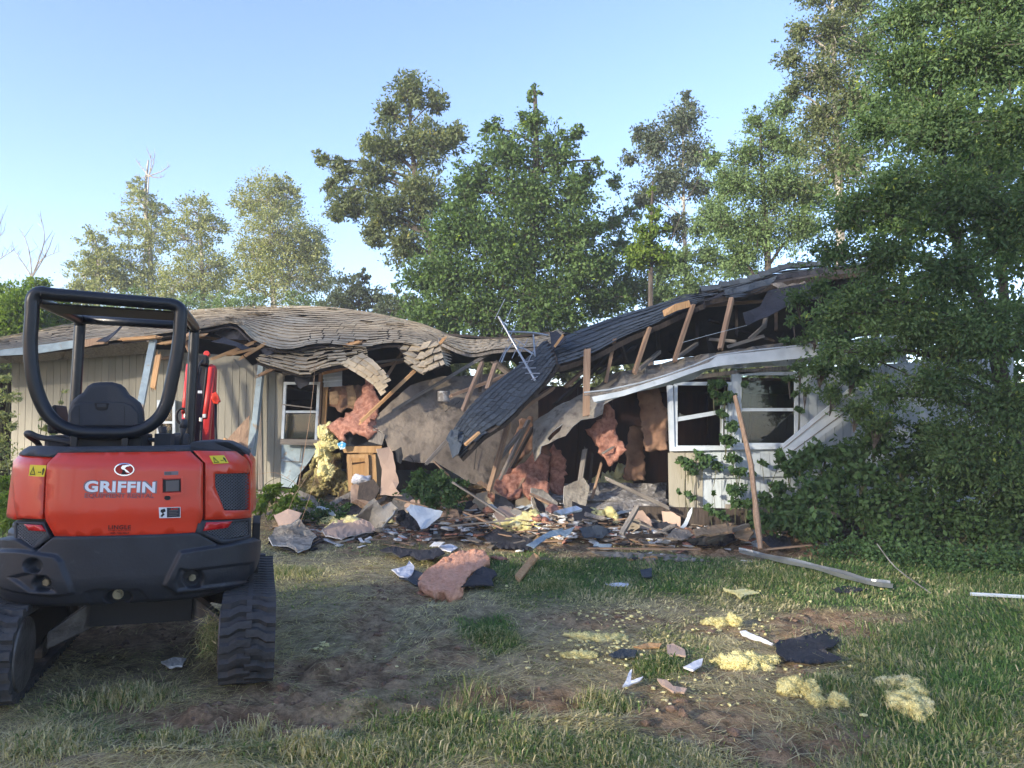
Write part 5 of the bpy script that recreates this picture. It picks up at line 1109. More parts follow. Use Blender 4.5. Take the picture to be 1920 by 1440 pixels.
# window with its wall
window('window', 532, 716, 600, 829, 12.8, 5, 'frame_white', LW, rail=772, lean=.05, glass=(776, 822))
pbeam('wooden_bar', (527, 758, 12.7), (585, 765, 12.7), 3, 'wood_grey', LW, h=.02)
pbeam('window_sill', (526, 828, 12.75), (603, 830, 12.75), 5, 'wood_grey', LW, h=.10); pbeam('header', (530, 701, 12.8), (604, 694, 12.8), 10, 'wood_grey', LW, h=.06)
pbeam('stud', (602, 700, 12.88), (596, 830, 12.88), 10, 'wood_pale', LW, h=.06); pbeam('stud', (611, 725, 12.92), (605, 832, 12.92), 7, 'wood_fresh', LW, h=.08)
wallp = sheet('metal_flashing', [(606, 696, 12.6), (641, 692, 12.6), (641, 724, 12.55), (607, 726, 12.55)], 'siding_white', LW, thick=.02, res=10, rag=.6, bump=.01)
for k in range(3): pbeam('ridge_line', (606, 702 + k * 7, 12.57), (641, 699 + k * 7, 12.57), 2, 'frame_white', wallp, h=.02)
sheet('rafter_end', [(590, 684, 12.0), (606, 681, 12.0), (610, 692, 12.0), (592, 694, 12.0)], 'wood_fresh', LW, thick=.1, res=6, rag=.8)
pbeam('rafter', (606, 700, 12.3), (650, 690, 12.6), 7, 'wood_fresh', LW, h=.05)
sheet('tar_flap', [(552, 706, 12.2), (566, 701, 12.2), (582, 711, 12.2), (578, 722, 12.1), (570, 724, 12.1), (562, 729, 12.1), (553, 717, 12.1)], 'tar_paper', LW, thick=.008, res=5, rag=1)
p_ = sheet('lower_panel', [(528, 832, 12.9), (602, 832, 12.9), (582, 862, 12.9), (560, 890, 12.9), (553, 915, 12.85), (526, 912, 12.9)], 'paint_blue', LW, thick=.015, res=12, rag=.8, bump=.01)
pbeam('panel_joint', (528, 864, 12.87), (564, 866, 12.87), 1.5, 'wood_grey', p_, h=.01); pbeam('panel_joint', (566, 834, 12.87), (562, 866, 12.87), 1.5, 'wood_grey', p_, h=.01)
sheet('pane_darkener', [(530, 775, 13.0), (600, 775, 13.0), (598, 828, 13.0), (528, 828, 13.0)], 'wood_dark', LW, thick=.01, res=20, bump=.01)  # dark board added behind the lower sash so the pane looks dark
# sill beams at the foot
for (a, b, w_, mt_) in (((478, 925, 12.95), (560, 930, 12.9), 36, 'wood_grey'), ((560, 932, 12.85), (668, 938, 12.8), 40, 'wood_grey'), ((700, 935, 13.0), (775, 938, 13.0), 26, 'wood_grey'), ((668, 930, 12.7), (702, 938, 12.7), 44, 'wood_dark')):
    pbeam('sill_beam', a, b, w_, mt_, LW, h=.10)
mb = MB(); mb.box((-5.0, 12.95, .0), (-1.2, 20.2, .42)); mb.box((-1.2, 13.6, 0), (.6, 20, .3)); mb.world('floor', 'wood_dark', LW)
# broken rafters under the brown roof
RF = [((228, 637, 12.1), (296, 632, 12.1), 13, 'wood_fresh'), ((304, 645, 12.2), (380, 628, 12.4), 14, 'wood_fresh'), ((334, 641, 12.0), (366, 622, 12.3), 16, 'wood_fresh'), ((348, 640, 12.4), (361, 668, 12.2), 7, 'wood_pale'),
      ((403, 671, 12.1), (474, 643, 12.4), 15, 'wood_fresh'), ((455, 670, 12.2), (492, 648, 12.3), 13, 'wood_fresh'), ((430, 665, 12.15), (470, 655, 12.3), 11, 'wood_fresh'), ((375, 632, 13.4), (520, 650, 13.6), 10, 'wood_pale'), ((160, 640, 12.5), (300, 640, 12.6), 10, 'wood_grey'), ((650, 648, 12.5), (676, 641, 12.4), 10, 'wood_fresh'), ((486, 704, 12.6), (520, 688, 12.6), 8, 'wood_pale'),
      ((815, 656, 12.4), (832, 636, 12.4), 9, 'wood_fresh'), ((700, 690, 13.3), (760, 676, 13.3), 9, 'wood_pale')]
for i, (a, b, w_, mt_) in enumerate(RF): pbeam('rafter', a, b, w_, mt_, LW, h=.05, split=.06, seed=i)
pbeam('roof_prop', (288, 636, 12.2), (262, 770, 11.8), 12, 'paint_blue', LW, h=.05, split=.03); pbeam('roof_prop', (298, 662, 12.0), (287, 727, 11.9), 11, 'wood_fresh', LW, h=.03, split=.05)
pbeam('header', (300, 672, 12.9), (342, 668, 12.9), 9, 'wood_pale', LW, h=.05); pbeam('stud', (340, 668, 12.95), (337, 694, 12.95), 7, 'wood_pale', LW)
# black tar sheets in the roof wound
sheet('tar_flap', [(400, 625, 12.9), (428, 610, 13.0), (462, 622, 12.9), (478, 640, 12.8), (448, 638, 12.7), (420, 636, 12.8)], 'tar_paper', LW, thick=.008, res=9, rag=1.2, bump=.06)
sheet('tar_flap', [(486, 655, 12.3), (512, 651, 12.2), (520, 658, 12.2), (500, 668, 12.2)], 'tar_paper', LW, thick=.008, res=7, rag=1)
for (a, b, w_) in (((760, 650, 13.2), (724, 708, 12.9), 5), ((790, 640, 13.6), (792, 690, 13.4), 5), ((805, 645, 13.8), (770, 700, 13.6), 4)): pbeam('truss_web', a, b, w_, 'wood_pale', LW, h=.04)
pbeam('broken_rafter', (700, 680, 12.9), (800, 668, 13.1), 9, 'wood_grey', LW, h=.04)

# ---------------------------------------------------------------- the gap: sheets, timbers, insulation
sag = surf(PR([[(826, 640, 12.9), (880, 662, 12.8), (930, 655, 12.7), (1010, 650, 12.4), (1045, 640, 12.2)], [(822, 632, 13.8), (880, 646, 13.6), (930, 642, 13.5), (1000, 638, 13.2), (1040, 628, 13.0)], [(820, 624, 14.8), (875, 636, 14.6), (930, 636, 14.4), (1000, 632, 14.0), (1040, 620, 13.8)]]))
SG = thing('roof_strip', 'sagging light strip of roof linking the two wings', 'roof', (0, 14, 0)); dk = deck('roof_deck', sag, 'wood_grey', SG, off=.02, thick=.05, nu=30, nv=6, rag=.02)
lay_shingles(courses(sag, 6, 14, 'shingle_brown', thk=.014, seed=9, curl=(0, .3), over=1.3), dk, 'shingle_brown', 80)
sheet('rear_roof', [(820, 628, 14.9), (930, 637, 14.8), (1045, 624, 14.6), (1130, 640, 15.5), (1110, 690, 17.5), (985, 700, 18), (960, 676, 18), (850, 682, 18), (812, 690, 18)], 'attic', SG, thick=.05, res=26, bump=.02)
mb = MB(); a, b = P(815, 0, 19), P(1500, 0, 19); 
sheet('drywall_sheet', [(690, 795, 12.1), (722, 765, 12.3), (770, 722, 12.6), (830, 705, 13.0), (905, 702, 13.2), (1010, 700, 13.3), (1010, 800, 12.8), (990, 930, 12.2), (905, 912, 12.0), (880, 905, 12.0), (858, 890, 12.0), (820, 868, 12.0), (790, 868, 12.0), (752, 862, 12.0), (748, 842, 12.0), (730, 848, 12.0), (716, 810, 12.0)], 'drywall', thick=.014, res=16, rag=1.5, bump=.03, edge='drywall_core', seed=4,
      label='broad dusty grey brown drywall sheet hanging slack across the gap', cat='drywall sheet', group='drywall sheets fallen in the gap')
pv = MB(); c = P(832, 742, 12.35); 
pv.tube([c + Vector((0, 0, -.10)), c + Vector((0, 0, .06))], .105, 20, cap=False); pv.tube([c + Vector((0, 0, .06)), c + Vector((0, 0, -.08))], .085, 20, cap=False); pv.tube([c + Vector((0, 0, .055)), c + Vector((0, 0, .075))], [.112, .105], 20, cap=False)
pt = pv.world('vent_collar', 'concrete'); tag(pt, 'short grey round vent collar sitting on the dusty drywall', 'vent')
sheet('drywall_sheet', [(1000, 792, 11.4), (1040, 765, 11.5), (1110, 730, 11.7), (1150, 700, 12.0), (1300, 668, 12.4), (1480, 640, 12.6), (1480, 652, 11.4), (1330, 680, 11.1), (1240, 710, 11.05), (1165, 740, 11.0), (1132, 757, 10.95), (1130, 775, 10.9), (1115, 782, 10.9), (1090, 786, 10.9), (1074, 800, 10.9), (1060, 818, 10.9), (1045, 823, 10.95), (1030, 832, 11), (1014, 838, 11), (1012, 852, 11), (1002, 866, 11.1), (998, 830, 11.2)], 'drywall_dusty', thick=.013, res=14, rag=1.4, bump=.05, edge='drywall_core', seed=8, power=2.4,
      holes=[[(1026, 822), (1034, 812), (1043, 804), (1056, 794), (1050, 808), (1040, 817), (1030, 828)]], label='torn pale ceiling sheet folding down in front of pink insulation', cat='drywall sheet', group='drywall sheets fallen in the gap')
sheet('drywall_sheet', [(716, 880, 11.6), (706, 842, 11.6), (730, 838, 11.7), (737, 850, 11.7), (742, 885, 11.6), (748, 905, 11.6), (742, 915, 11.5), (755, 930, 11.5), (712, 928, 11.5)], 'drywall_pink', thick=.014, res=9, rag=1.2, bump=.02, edge='drywall_core', seed=3,
      label='pinkish broken drywall piece standing by the wooden cabinet', cat='drywall sheet', group='drywall sheets fallen in the gap')
sheet('black_plate', [(740, 845, 11.75), (752, 838, 11.75), (756, 856, 11.75), (752, 870, 11.7), (745, 866, 11.7)], 'black', thick=.02, res=6, label='small black scrap beside the pinkish drywall piece', cat='scrap')
# floor slab rubble in the opening, dark room shell of the right wing
RW = thing('house_wing', 'right house wing with white framed windows under sagging dark roof', 'house', (5, 12, 0))
xL, xR = P(985, 0, 11.4).x, 11.5
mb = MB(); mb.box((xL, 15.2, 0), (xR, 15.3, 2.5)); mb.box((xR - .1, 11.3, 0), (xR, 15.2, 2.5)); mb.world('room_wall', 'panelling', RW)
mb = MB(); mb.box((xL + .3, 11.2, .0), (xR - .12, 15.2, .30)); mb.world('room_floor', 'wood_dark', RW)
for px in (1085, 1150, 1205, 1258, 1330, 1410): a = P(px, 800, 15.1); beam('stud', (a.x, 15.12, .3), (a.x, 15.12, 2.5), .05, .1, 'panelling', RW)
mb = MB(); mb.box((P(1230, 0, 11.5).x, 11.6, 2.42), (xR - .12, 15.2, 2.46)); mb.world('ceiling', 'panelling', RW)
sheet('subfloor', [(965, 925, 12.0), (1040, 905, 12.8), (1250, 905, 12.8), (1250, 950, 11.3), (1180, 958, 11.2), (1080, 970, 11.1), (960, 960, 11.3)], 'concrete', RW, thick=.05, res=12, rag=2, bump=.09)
# windows wall
def quad(name, pts, mt, parent, th=.03, **k):
    F_ = [P(*p) for p in pts]; n = len(F_); c = (F_[0] + F_[1] + F_[2]) / 3; Bk = [p + Vector((0, th, 0)) for p in F_]
    return world_obj(name, F_ + Bk, [tuple(range(n)), tuple(range(n, 2 * n))[::-1]] + [(i, n + i, n + (i + 1) % n, (i + 1) % n) for i in range(n)], mt, parent, **k)
YW = 11.0
window('window', 1264, 716, 1372, 842, YW, 6.5, 'frame_white', RW, rail=None, glass=False)
quad('sash_rail', [(1266, 783, YW + .01), (1330, 772, YW + .01), (1364, 766, YW + .01), (1364, 773, YW + .01), (1330, 780, YW + .01), (1266, 791, YW + .01)], 'frame_white', RW)
mt_g = [(1273, 726), (1363, 722), (1363, 766), (1330, 772), (1273, 783)]
sheet('broken_pane', [(x, y, YW + .04) for x, y in ((1273, 775), (1285, 779), (1300, 777), (1330, 774), (1273, 783))], 'glass', RW, thick=.003, res=30, bump=0)
window('window', 1384, 697, 1497, 837, YW, 6.5, 'frame_white', RW, rail=768)
window('window', 1352, 760, 1364, 838, YW - .02, 4, 'frame_white', RW, glass=False)
quad('corner_post', [(1252, 722, YW - .03), (1262, 722, YW - .03), (1265, 845, YW - .03), (1257, 845, YW - .03)], 'frame_white', RW, .08)
quad('mullion', [(1372, 702, YW - .02), (1385, 700, YW - .02), (1386, 842, YW - .02), (1374, 842, YW - .02)], 'frame_white', RW, .06)
quad('window_sill', [(1258, 838, YW - .05), (1500, 832, YW - .05), (1500, 841, YW - .05), (1258, 846, YW - .05)], 'frame_white', RW, .1)
quad('lintel', [(1256, 716, YW), (1380, 702, YW), (1500, 692, YW), (1500, 684, YW), (1380, 694, YW), (1256, 708, YW)], 'wood_grey', RW, .1)
lw = quad('siding_wall', [(1258, 846, YW + .03), (1320, 846, YW + .03), (1320, 958, YW + .03), (1258, 958, YW + .03)], 'siding_tan', RW, .08)
for x0, x1 in ((1253, 1284), (1285.5, 1304), (1305.5, 1317)): quad('board', [(x0, 849, YW), (x1, 849, YW), (x1 + 1, 954 + (x1 % 3) * 2, YW), (x0 + 2, 956, YW)], 'siding_tan', lw, .025)
lw2 = quad('siding_wall', [(1318, 846, YW + .03), (1900, 830, YW + .03), (1900, 960, YW + .03), (1318, 960, YW + .03)], 'siding_white', RW, .08)
x = 1318
while x < 1700:
    quad('board', [(x, 850, YW), (x + 17, 850, YW), (x + 17, 886, YW), (x, 886, YW)], 'siding_white', lw2, .025); quad('board', [(x, 899, YW), (x + 17, 899, YW), (x + 17, 957 - (x % 4), YW), (x, 957, YW)], 'siding_white', lw2, .025); x += 18
quad('trim_rail', [(1316, 884, YW - .03), (1480, 880, YW - .03), (1480, 893, YW - .03), (1316, 897, YW - .03)], 'siding_white', RW, .05)
uw = quad('siding_wall', [(1500, 690, YW + .03), (1900, 670, YW + .03), (1900, 840, YW + .03), (1500, 842, YW + .03)], 'siding_white', RW, .08)
x = 1501
while x < 1700: quad('board', [(x, 690, YW), (x + 15, 689, YW), (x + 15, 840, YW), (x, 840, YW)], 'siding_white', uw, .025); x += 16
quad('sill_beam', [(1190, 950, YW - .1), (1400, 955, YW - .1), (1395, 995, YW - .1), (1196, 985, YW - .1)], 'wood_dark', RW, .15); quad('sill_beam', [(1362, 946, YW - .06), (1900, 952, YW - .06), (1900, 974, YW - .06), (1360, 968, YW - .06)], 'wood_grey', RW, .1); quad('sill_beam', [(1500, 976, YW - .12), (1800, 978, YW - .12), (1800, 1002, YW - .12), (1480, 1000, YW - .12)], 'wood_dark', RW, .1)
quad('sill_beam', [(925, 936, 11.5), (978, 933, 11.5), (976, 956, 11.5), (930, 962, 11.5)], 'wood_dark', RW, .15)
quad('sill_beam', [(1020, 975, 11.0), (1120, 966, 11.0), (1115, 992, 11.0), (1030, 998, 11.0)], 'wood_grey', RW, .12)
# eave trim: white metal soffit and gutter edge, bent down toward the gap
YE = 10.6
ev = sheet('soffit', [(1112, 748, YE), (1165, 736, YE), (1250, 708, YE), (1330, 680, YE + .1), (1345, 668, YE + .1), (1420, 660, YE + .1), (1500, 650, YE + .1), (1700, 630, YE + .1), (1700, 680, YE + .5), (1510, 684, YE + .45), (1346, 692, YE + .4), (1325, 694, YE + .4), (1300, 712, YE + .35), (1256, 722, YE + .3), (1170, 740, YE + .2), (1166, 742, YE + .2)], 'siding_white', RW, thick=.012, res=26, rag=.8, bump=.004)
sheet('soffit_piece', [(1110, 748, YE - .05), (1160, 738, YE - .05), (1162, 744, YE), (1118, 756, YE), (1116, 752, YE)], 'siding_white', RW, thick=.012, res=8, rag=.8)
for k, (dy, mt_) in enumerate(((0, 'siding_white'), (5, 'wood_grey'))):
    m = MB(); m.tube([P(x, y + dy, YE - .03) for x, y in ((1095, 736), (1140, 731), (1200, 718), (1250, 703), (1300, 685), (1345, 666), (1420, 656), (1500, 648), (1700, 628))], .012, 6); m.world('gutter_lip', mt_, RW)
sheet('fascia', [(1110, 744, YE - .06), (1165, 733, YE - .06), (1250, 706, YE - .06), (1330, 679, YE - .06), (1345, 668, YE - .06), (1500, 650, YE - .06), (1660, 634, YE - .06), (1660, 656, YE - .06), (1500, 672, YE - .06), (1350, 686, YE - .06), (1318, 692, YE - .06), (1250, 717, YE - .06), (1170, 742, YE - .06), (1114, 754, YE - .06)], 'frame_white', RW, thick=.02, res=30, rag=.5, bump=.003)
gt = quad('bent_fascia', [(1466, 835, YW - .5), (1600, 722, YW - .6), (1630, 755, YW - .6), (1478, 862, YW - .5)], 'frame_white', RW, .04)
for k in range(2): f = .22 + k * .5; a = Vector(P(1466 + 12 * f, 835 + 27 * f, YW - .505)); b = Vector(P(1600 + 30 * f, 722 + 33 * f, YW - .605)); beam('fascia_rib', a, b, .006, .012, 'wood_grey', gt)
# dark roof, long upper strip
SE = surf(PR([
    [(1028, 690, 11.0), (1108, 664, 11.1), (1170, 632, 11.2), (1226, 608, 11.3), (1290, 578, 11.4), (1330, 562, 11.4), (1400, 556, 11.5), (1480, 530, 11.6), (1640, 512, 11.6)],
    [(1028, 668, 11.6), (1108, 638, 11.8), (1170, 612, 11.9), (1226, 592, 12.0), (1290, 565, 12.1), (1330, 556, 12.2), (1400, 540, 12.3), (1480, 518, 12.4), (1640, 500, 12.4)],
    [(1030, 645, 12.3), (1108, 612, 12.6), (1170, 590, 12.8), (1226, 573, 13.0), (1290, 552, 13.2), (1330, 545, 13.3), (1400, 524, 13.4), (1480, 506, 13.5), (1640, 490, 13.5)]]))
kp = lambda u, v: not (u > .60 and v < .45 and mnoise.noise(Vector((u * 13, v * 4, 1))) > -.25) and not (u > .82 and v < .6)
rE = deck('roof', SE, 'wood_dark', RW, off=.04, thick=.08, nu=60, nv=8, rag=.03, keep=lambda u, v: not (u > .60 and v < .35))
lay_shingles(courses(SE, 7, 26, 'shingle_dark', thk=.010, curl=(0, .3, .6), gap=.035, lift=lambda u, v: .02 + (.15 if u > .55 and nzk(u, v) > .2 else 0), seed=13, keep=kp, over=1.3), rE, 'shingle_dark', 200)
# raised ridge caps
caps = [(1313, 543, 13.1), (1330, 538, 13.1), (1348, 535, 13.1), (1366, 530, 13.1), (1384, 526, 13.1), (1402, 523, 13.0), (1421, 516, 13.0), (1440, 509, 13.0), (1458, 501, 13.1), (1476, 497, 13.2), (1495, 495, 13.2), (1514, 494, 13.3), (1532, 493, 13.3), (1550, 492, 13.3)]
for i in range(len(caps) - 1):
    a, b = P(*caps[i]), P(*caps[i + 1]); d = (b - a); up = Vector((0, -.35, .94)); dn = Vector((0, .2, -.98)); fr_ = Vector((0, -.85, -.5)); t = .012
    rd = random.Random(i); lf = Vector((0, 0, rd.uniform(.0, .035)))
    V = [a + fr_ * .16 + lf, a + lf * 1.5 + up * .03, a + Vector((0, .12, -.05)) + lf, b + d * .15 + fr_ * .16, b + d * .15 + up * .015, b + d * .15 + Vector((0, .12, -.05))]
    V2 = [v - Vector((0, -.01, t)) * 1.3 for v in V]; world_obj('ridge_cap', V + V2, [(0, 3, 4, 1), (1, 4, 5, 2), (6, 7, 10, 9), (7, 8, 11, 10), (0, 1, 7, 6), (1, 2, 8, 7), (3, 9, 10, 4), (4, 10, 11, 5), (0, 6, 9, 3), (2, 5, 11, 8)], 'shingle_dark', rE)
# loose layers of roofing near the ridge
for k, (pts, mt_) in enumerate([([(1358, 545, 12.2), (1440, 522, 12.4), (1458, 516, 12.4), (1452, 526, 12.3), (1442, 534, 12.1), (1362, 558, 11.9)], 'shingle_dark'), ([(1290, 568, 11.8), (1335, 558, 12.0), (1360, 545, 12.2), (1365, 552, 12.1), (1310, 566, 11.8), (1293, 574, 11.7)], 'tar_paper'),
        ([(1393, 586, 11.3), (1400, 611, 11.1), (1450, 588, 11.2), (1490, 568, 11.4), (1540, 560, 11.6), (1540, 528, 12.0), (1500, 532, 12.0), (1440, 545, 11.9), (1425, 574, 11.5)], 'tar_paper'), ([(1445, 532, 12.2), (1520, 518, 12.4), (1560, 516, 12.4), (1555, 528, 12.2), (1460, 540, 12.0)], 'wood_grey'), ([(1458, 515, 12.5), (1540, 503, 12.7), (1560, 503, 12.7), (1560, 514, 12.5), (1450, 524, 12.3)], 'tar_paper')]):
    sheet('roofing_flap', pts, mt_, RW, thick=.012, res=12, rag=.8, bump=.03, seed=20 + k)
quad('eave_board', [(1243, 582, 11.25), (1266, 570, 11.25), (1292, 563, 11.3), (1296, 575, 11.3), (1270, 582, 11.25), (1246, 593, 11.2)], 'wood_fresh', RW, .04)
sheet('rear_roof', [(1030, 650, 13.0), (1170, 593, 13.6), (1330, 548, 14), (1640, 492, 14.2), (1700, 620, 16.5), (1480, 650, 16.5), (1300, 668, 16.2), (1120, 690, 16.0), (1050, 700, 15.0)], 'attic', RW, thick=.05, res=30, bump=.02)
# truss webs standing in the open eave
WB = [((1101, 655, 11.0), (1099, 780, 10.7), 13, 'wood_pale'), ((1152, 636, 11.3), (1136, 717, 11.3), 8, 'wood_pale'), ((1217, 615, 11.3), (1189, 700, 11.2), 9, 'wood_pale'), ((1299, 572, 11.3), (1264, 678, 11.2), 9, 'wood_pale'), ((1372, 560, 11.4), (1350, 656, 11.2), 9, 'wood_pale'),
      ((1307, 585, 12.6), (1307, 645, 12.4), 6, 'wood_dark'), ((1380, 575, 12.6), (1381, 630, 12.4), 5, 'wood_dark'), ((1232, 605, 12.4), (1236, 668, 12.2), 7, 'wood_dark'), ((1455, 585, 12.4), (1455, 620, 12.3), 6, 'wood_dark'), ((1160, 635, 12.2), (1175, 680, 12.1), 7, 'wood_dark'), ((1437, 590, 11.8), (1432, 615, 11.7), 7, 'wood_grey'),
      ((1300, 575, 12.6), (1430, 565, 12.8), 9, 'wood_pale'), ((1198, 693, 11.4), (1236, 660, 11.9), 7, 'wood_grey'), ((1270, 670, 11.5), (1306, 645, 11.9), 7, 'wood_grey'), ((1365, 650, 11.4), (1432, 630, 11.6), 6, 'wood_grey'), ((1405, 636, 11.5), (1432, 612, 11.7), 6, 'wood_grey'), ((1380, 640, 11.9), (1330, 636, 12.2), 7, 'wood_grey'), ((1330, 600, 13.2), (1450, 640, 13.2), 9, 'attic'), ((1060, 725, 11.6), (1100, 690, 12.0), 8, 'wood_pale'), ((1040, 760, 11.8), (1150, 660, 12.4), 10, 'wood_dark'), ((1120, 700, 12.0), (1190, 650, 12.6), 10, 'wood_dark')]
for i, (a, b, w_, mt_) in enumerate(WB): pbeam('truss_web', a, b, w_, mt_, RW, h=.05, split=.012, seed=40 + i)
m = MB(); m.tube([P(1280, 642, 11.1), P(1330, 628, 11.1), P(1400, 610, 11.1)], .005, 4); m.world('cable', 'alu', RW)
# fallen tongue of dark roof
FT = thing('roof_section', 'torn off dark shingle roof section sliding down into the gap', 'roof', (0, 11, 0))
SF = surf(PR([
    [(862, 858, 10.2), (905, 818, 10.3), (945, 792, 10.4), (990, 748, 10.6), (1020, 716, 10.8), (1044, 680, 11.0)],
    [(852, 842, 10.5), (888, 795, 10.6), (925, 762, 10.8), (965, 722, 11.0), (1002, 692, 11.2), (1038, 655, 11.5)],
    [(842, 822, 10.8), (868, 780, 11.0), (902, 742, 11.2), (940, 710, 11.4), (985, 676, 11.7), (1025, 636, 12.0)]]))
dF = deck('roof_deck', SF, 'wood_dark', FT, off=.03, thick=.06, nu=30, nv=8, rag=.04)
lay_shingles(courses(SF, 8, 19, 'shingle_dark', thk=.010, curl=(0, .3), gap=.06, lift=lambda u, v: .02 + (.25 if u < .08 else 0), seed=17, over=1.3, keep=lambda u, v: not (v < .08 and u < .45 and int(u * 15) % 3 == 1)), dF, 'shingle_dark', 200)
caps = [(838, 826, 10.8), (858, 786, 10.95), (872, 768, 11.0), (888, 752, 11.1), (903, 738, 11.2), (918, 724, 11.3), (935, 711, 11.4)]
for k, pts in enumerate(([(836, 824, 10.6), (846, 806, 10.7), (860, 806, 10.6), (858, 830, 10.4), (846, 836, 10.4)], [(840, 830, 10.5), (856, 824, 10.4), (866, 834, 10.3), (860, 852, 10.2), (848, 858, 10.2)], [(845, 815, 10.6), (870, 815, 10.5), (862, 840, 10.3), (850, 838, 10.4)])):
    sheet('curled_shingle', pts, 'shingle_dark', FT, thick=.01, res=6, rag=.6, bump=.08, bfreq=5, seed=k)
pbeam('deck_board', (872, 834, 10.15), (898, 811, 10.25), 10, 'wood_fresh', FT, h=.03)
sheet('roofing_flap', [(1030, 622, 12.0), (1044, 620, 11.9), (1062, 632, 11.5), (1050, 648, 11.3), (1036, 655, 11.4)], 'tar_paper', FT, thick=.015, res=6, rag=.8, bump=.05)
pbeam('rafter_end', (1040, 650, 11.3), (1056, 628, 11.3), 6, 'wood_fresh', FT)
# loose timbers in and around the gap
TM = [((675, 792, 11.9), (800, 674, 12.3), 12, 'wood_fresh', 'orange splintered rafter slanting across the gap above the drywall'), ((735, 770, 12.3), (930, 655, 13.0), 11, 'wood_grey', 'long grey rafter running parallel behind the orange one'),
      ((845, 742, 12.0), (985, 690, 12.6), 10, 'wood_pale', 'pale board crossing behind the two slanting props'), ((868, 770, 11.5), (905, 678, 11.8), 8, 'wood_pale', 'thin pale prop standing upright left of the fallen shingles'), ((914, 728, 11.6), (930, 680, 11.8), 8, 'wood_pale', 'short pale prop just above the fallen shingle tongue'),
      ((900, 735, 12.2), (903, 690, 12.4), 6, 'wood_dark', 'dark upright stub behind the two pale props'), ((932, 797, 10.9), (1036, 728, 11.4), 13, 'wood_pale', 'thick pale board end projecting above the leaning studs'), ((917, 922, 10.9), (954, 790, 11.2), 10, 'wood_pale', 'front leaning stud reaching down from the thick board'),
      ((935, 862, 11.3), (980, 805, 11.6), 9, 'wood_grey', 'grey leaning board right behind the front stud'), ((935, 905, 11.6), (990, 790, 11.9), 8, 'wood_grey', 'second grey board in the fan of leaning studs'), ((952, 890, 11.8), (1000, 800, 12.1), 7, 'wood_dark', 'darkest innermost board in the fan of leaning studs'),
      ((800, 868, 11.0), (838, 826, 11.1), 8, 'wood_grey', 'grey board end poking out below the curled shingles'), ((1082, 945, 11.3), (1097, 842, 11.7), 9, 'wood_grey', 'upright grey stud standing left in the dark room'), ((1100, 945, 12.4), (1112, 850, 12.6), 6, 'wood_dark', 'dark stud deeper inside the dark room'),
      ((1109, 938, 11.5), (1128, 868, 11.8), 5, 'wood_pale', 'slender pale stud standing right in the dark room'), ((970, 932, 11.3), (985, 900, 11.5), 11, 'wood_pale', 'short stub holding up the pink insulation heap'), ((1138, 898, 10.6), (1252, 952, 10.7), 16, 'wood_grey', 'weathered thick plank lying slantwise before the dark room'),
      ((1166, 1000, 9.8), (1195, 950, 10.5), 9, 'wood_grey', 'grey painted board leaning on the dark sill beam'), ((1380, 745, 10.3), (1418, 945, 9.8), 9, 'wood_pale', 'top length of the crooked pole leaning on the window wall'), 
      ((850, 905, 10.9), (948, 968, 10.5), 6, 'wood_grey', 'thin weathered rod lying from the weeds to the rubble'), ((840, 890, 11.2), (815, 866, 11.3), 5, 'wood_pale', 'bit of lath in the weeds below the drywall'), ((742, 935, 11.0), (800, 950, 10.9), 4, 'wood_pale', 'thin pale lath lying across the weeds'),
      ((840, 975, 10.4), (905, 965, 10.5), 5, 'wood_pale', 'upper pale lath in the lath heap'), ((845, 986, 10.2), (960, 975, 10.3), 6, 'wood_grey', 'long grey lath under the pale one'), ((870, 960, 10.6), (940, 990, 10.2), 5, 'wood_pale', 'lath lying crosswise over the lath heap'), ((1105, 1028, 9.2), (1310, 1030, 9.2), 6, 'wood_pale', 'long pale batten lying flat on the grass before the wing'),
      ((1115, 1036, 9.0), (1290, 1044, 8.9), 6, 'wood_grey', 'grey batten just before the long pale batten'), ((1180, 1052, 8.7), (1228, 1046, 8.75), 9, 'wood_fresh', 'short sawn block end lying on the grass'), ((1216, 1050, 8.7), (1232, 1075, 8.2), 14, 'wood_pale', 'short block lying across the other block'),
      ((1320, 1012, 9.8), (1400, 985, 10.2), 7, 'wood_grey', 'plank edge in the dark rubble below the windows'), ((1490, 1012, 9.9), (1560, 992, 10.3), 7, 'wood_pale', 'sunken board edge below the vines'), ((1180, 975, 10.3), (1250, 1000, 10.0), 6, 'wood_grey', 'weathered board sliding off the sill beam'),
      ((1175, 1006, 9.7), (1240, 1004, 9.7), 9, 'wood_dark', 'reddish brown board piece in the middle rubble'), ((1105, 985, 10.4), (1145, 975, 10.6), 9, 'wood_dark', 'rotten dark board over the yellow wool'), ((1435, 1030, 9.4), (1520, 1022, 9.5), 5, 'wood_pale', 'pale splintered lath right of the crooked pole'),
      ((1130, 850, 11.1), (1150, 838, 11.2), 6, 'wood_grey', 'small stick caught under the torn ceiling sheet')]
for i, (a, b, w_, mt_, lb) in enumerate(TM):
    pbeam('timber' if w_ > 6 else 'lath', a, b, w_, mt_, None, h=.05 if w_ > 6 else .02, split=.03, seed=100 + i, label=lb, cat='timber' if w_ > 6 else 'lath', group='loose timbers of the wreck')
# crooked pole: one thing of three joined lengths
for o in [o for o in scene.objects if o.get('label', '').startswith('top length of the crooked')]: bpy.data.objects.remove(o)
m = MB(); m.tube([P(*p) for p in ((1378, 742, 10.35), (1392, 800, 10.2), (1408, 870, 9.95), (1416, 940, 9.7), (1419, 972, 9.55), (1426, 1030, 9.3))], [.030, .034, .036, .034, .045, .03], 6); tag(m.world('wooden_pole', 'wood_pale'), 'crooked reddish pole leaning against the vine covered windows', 'pole')
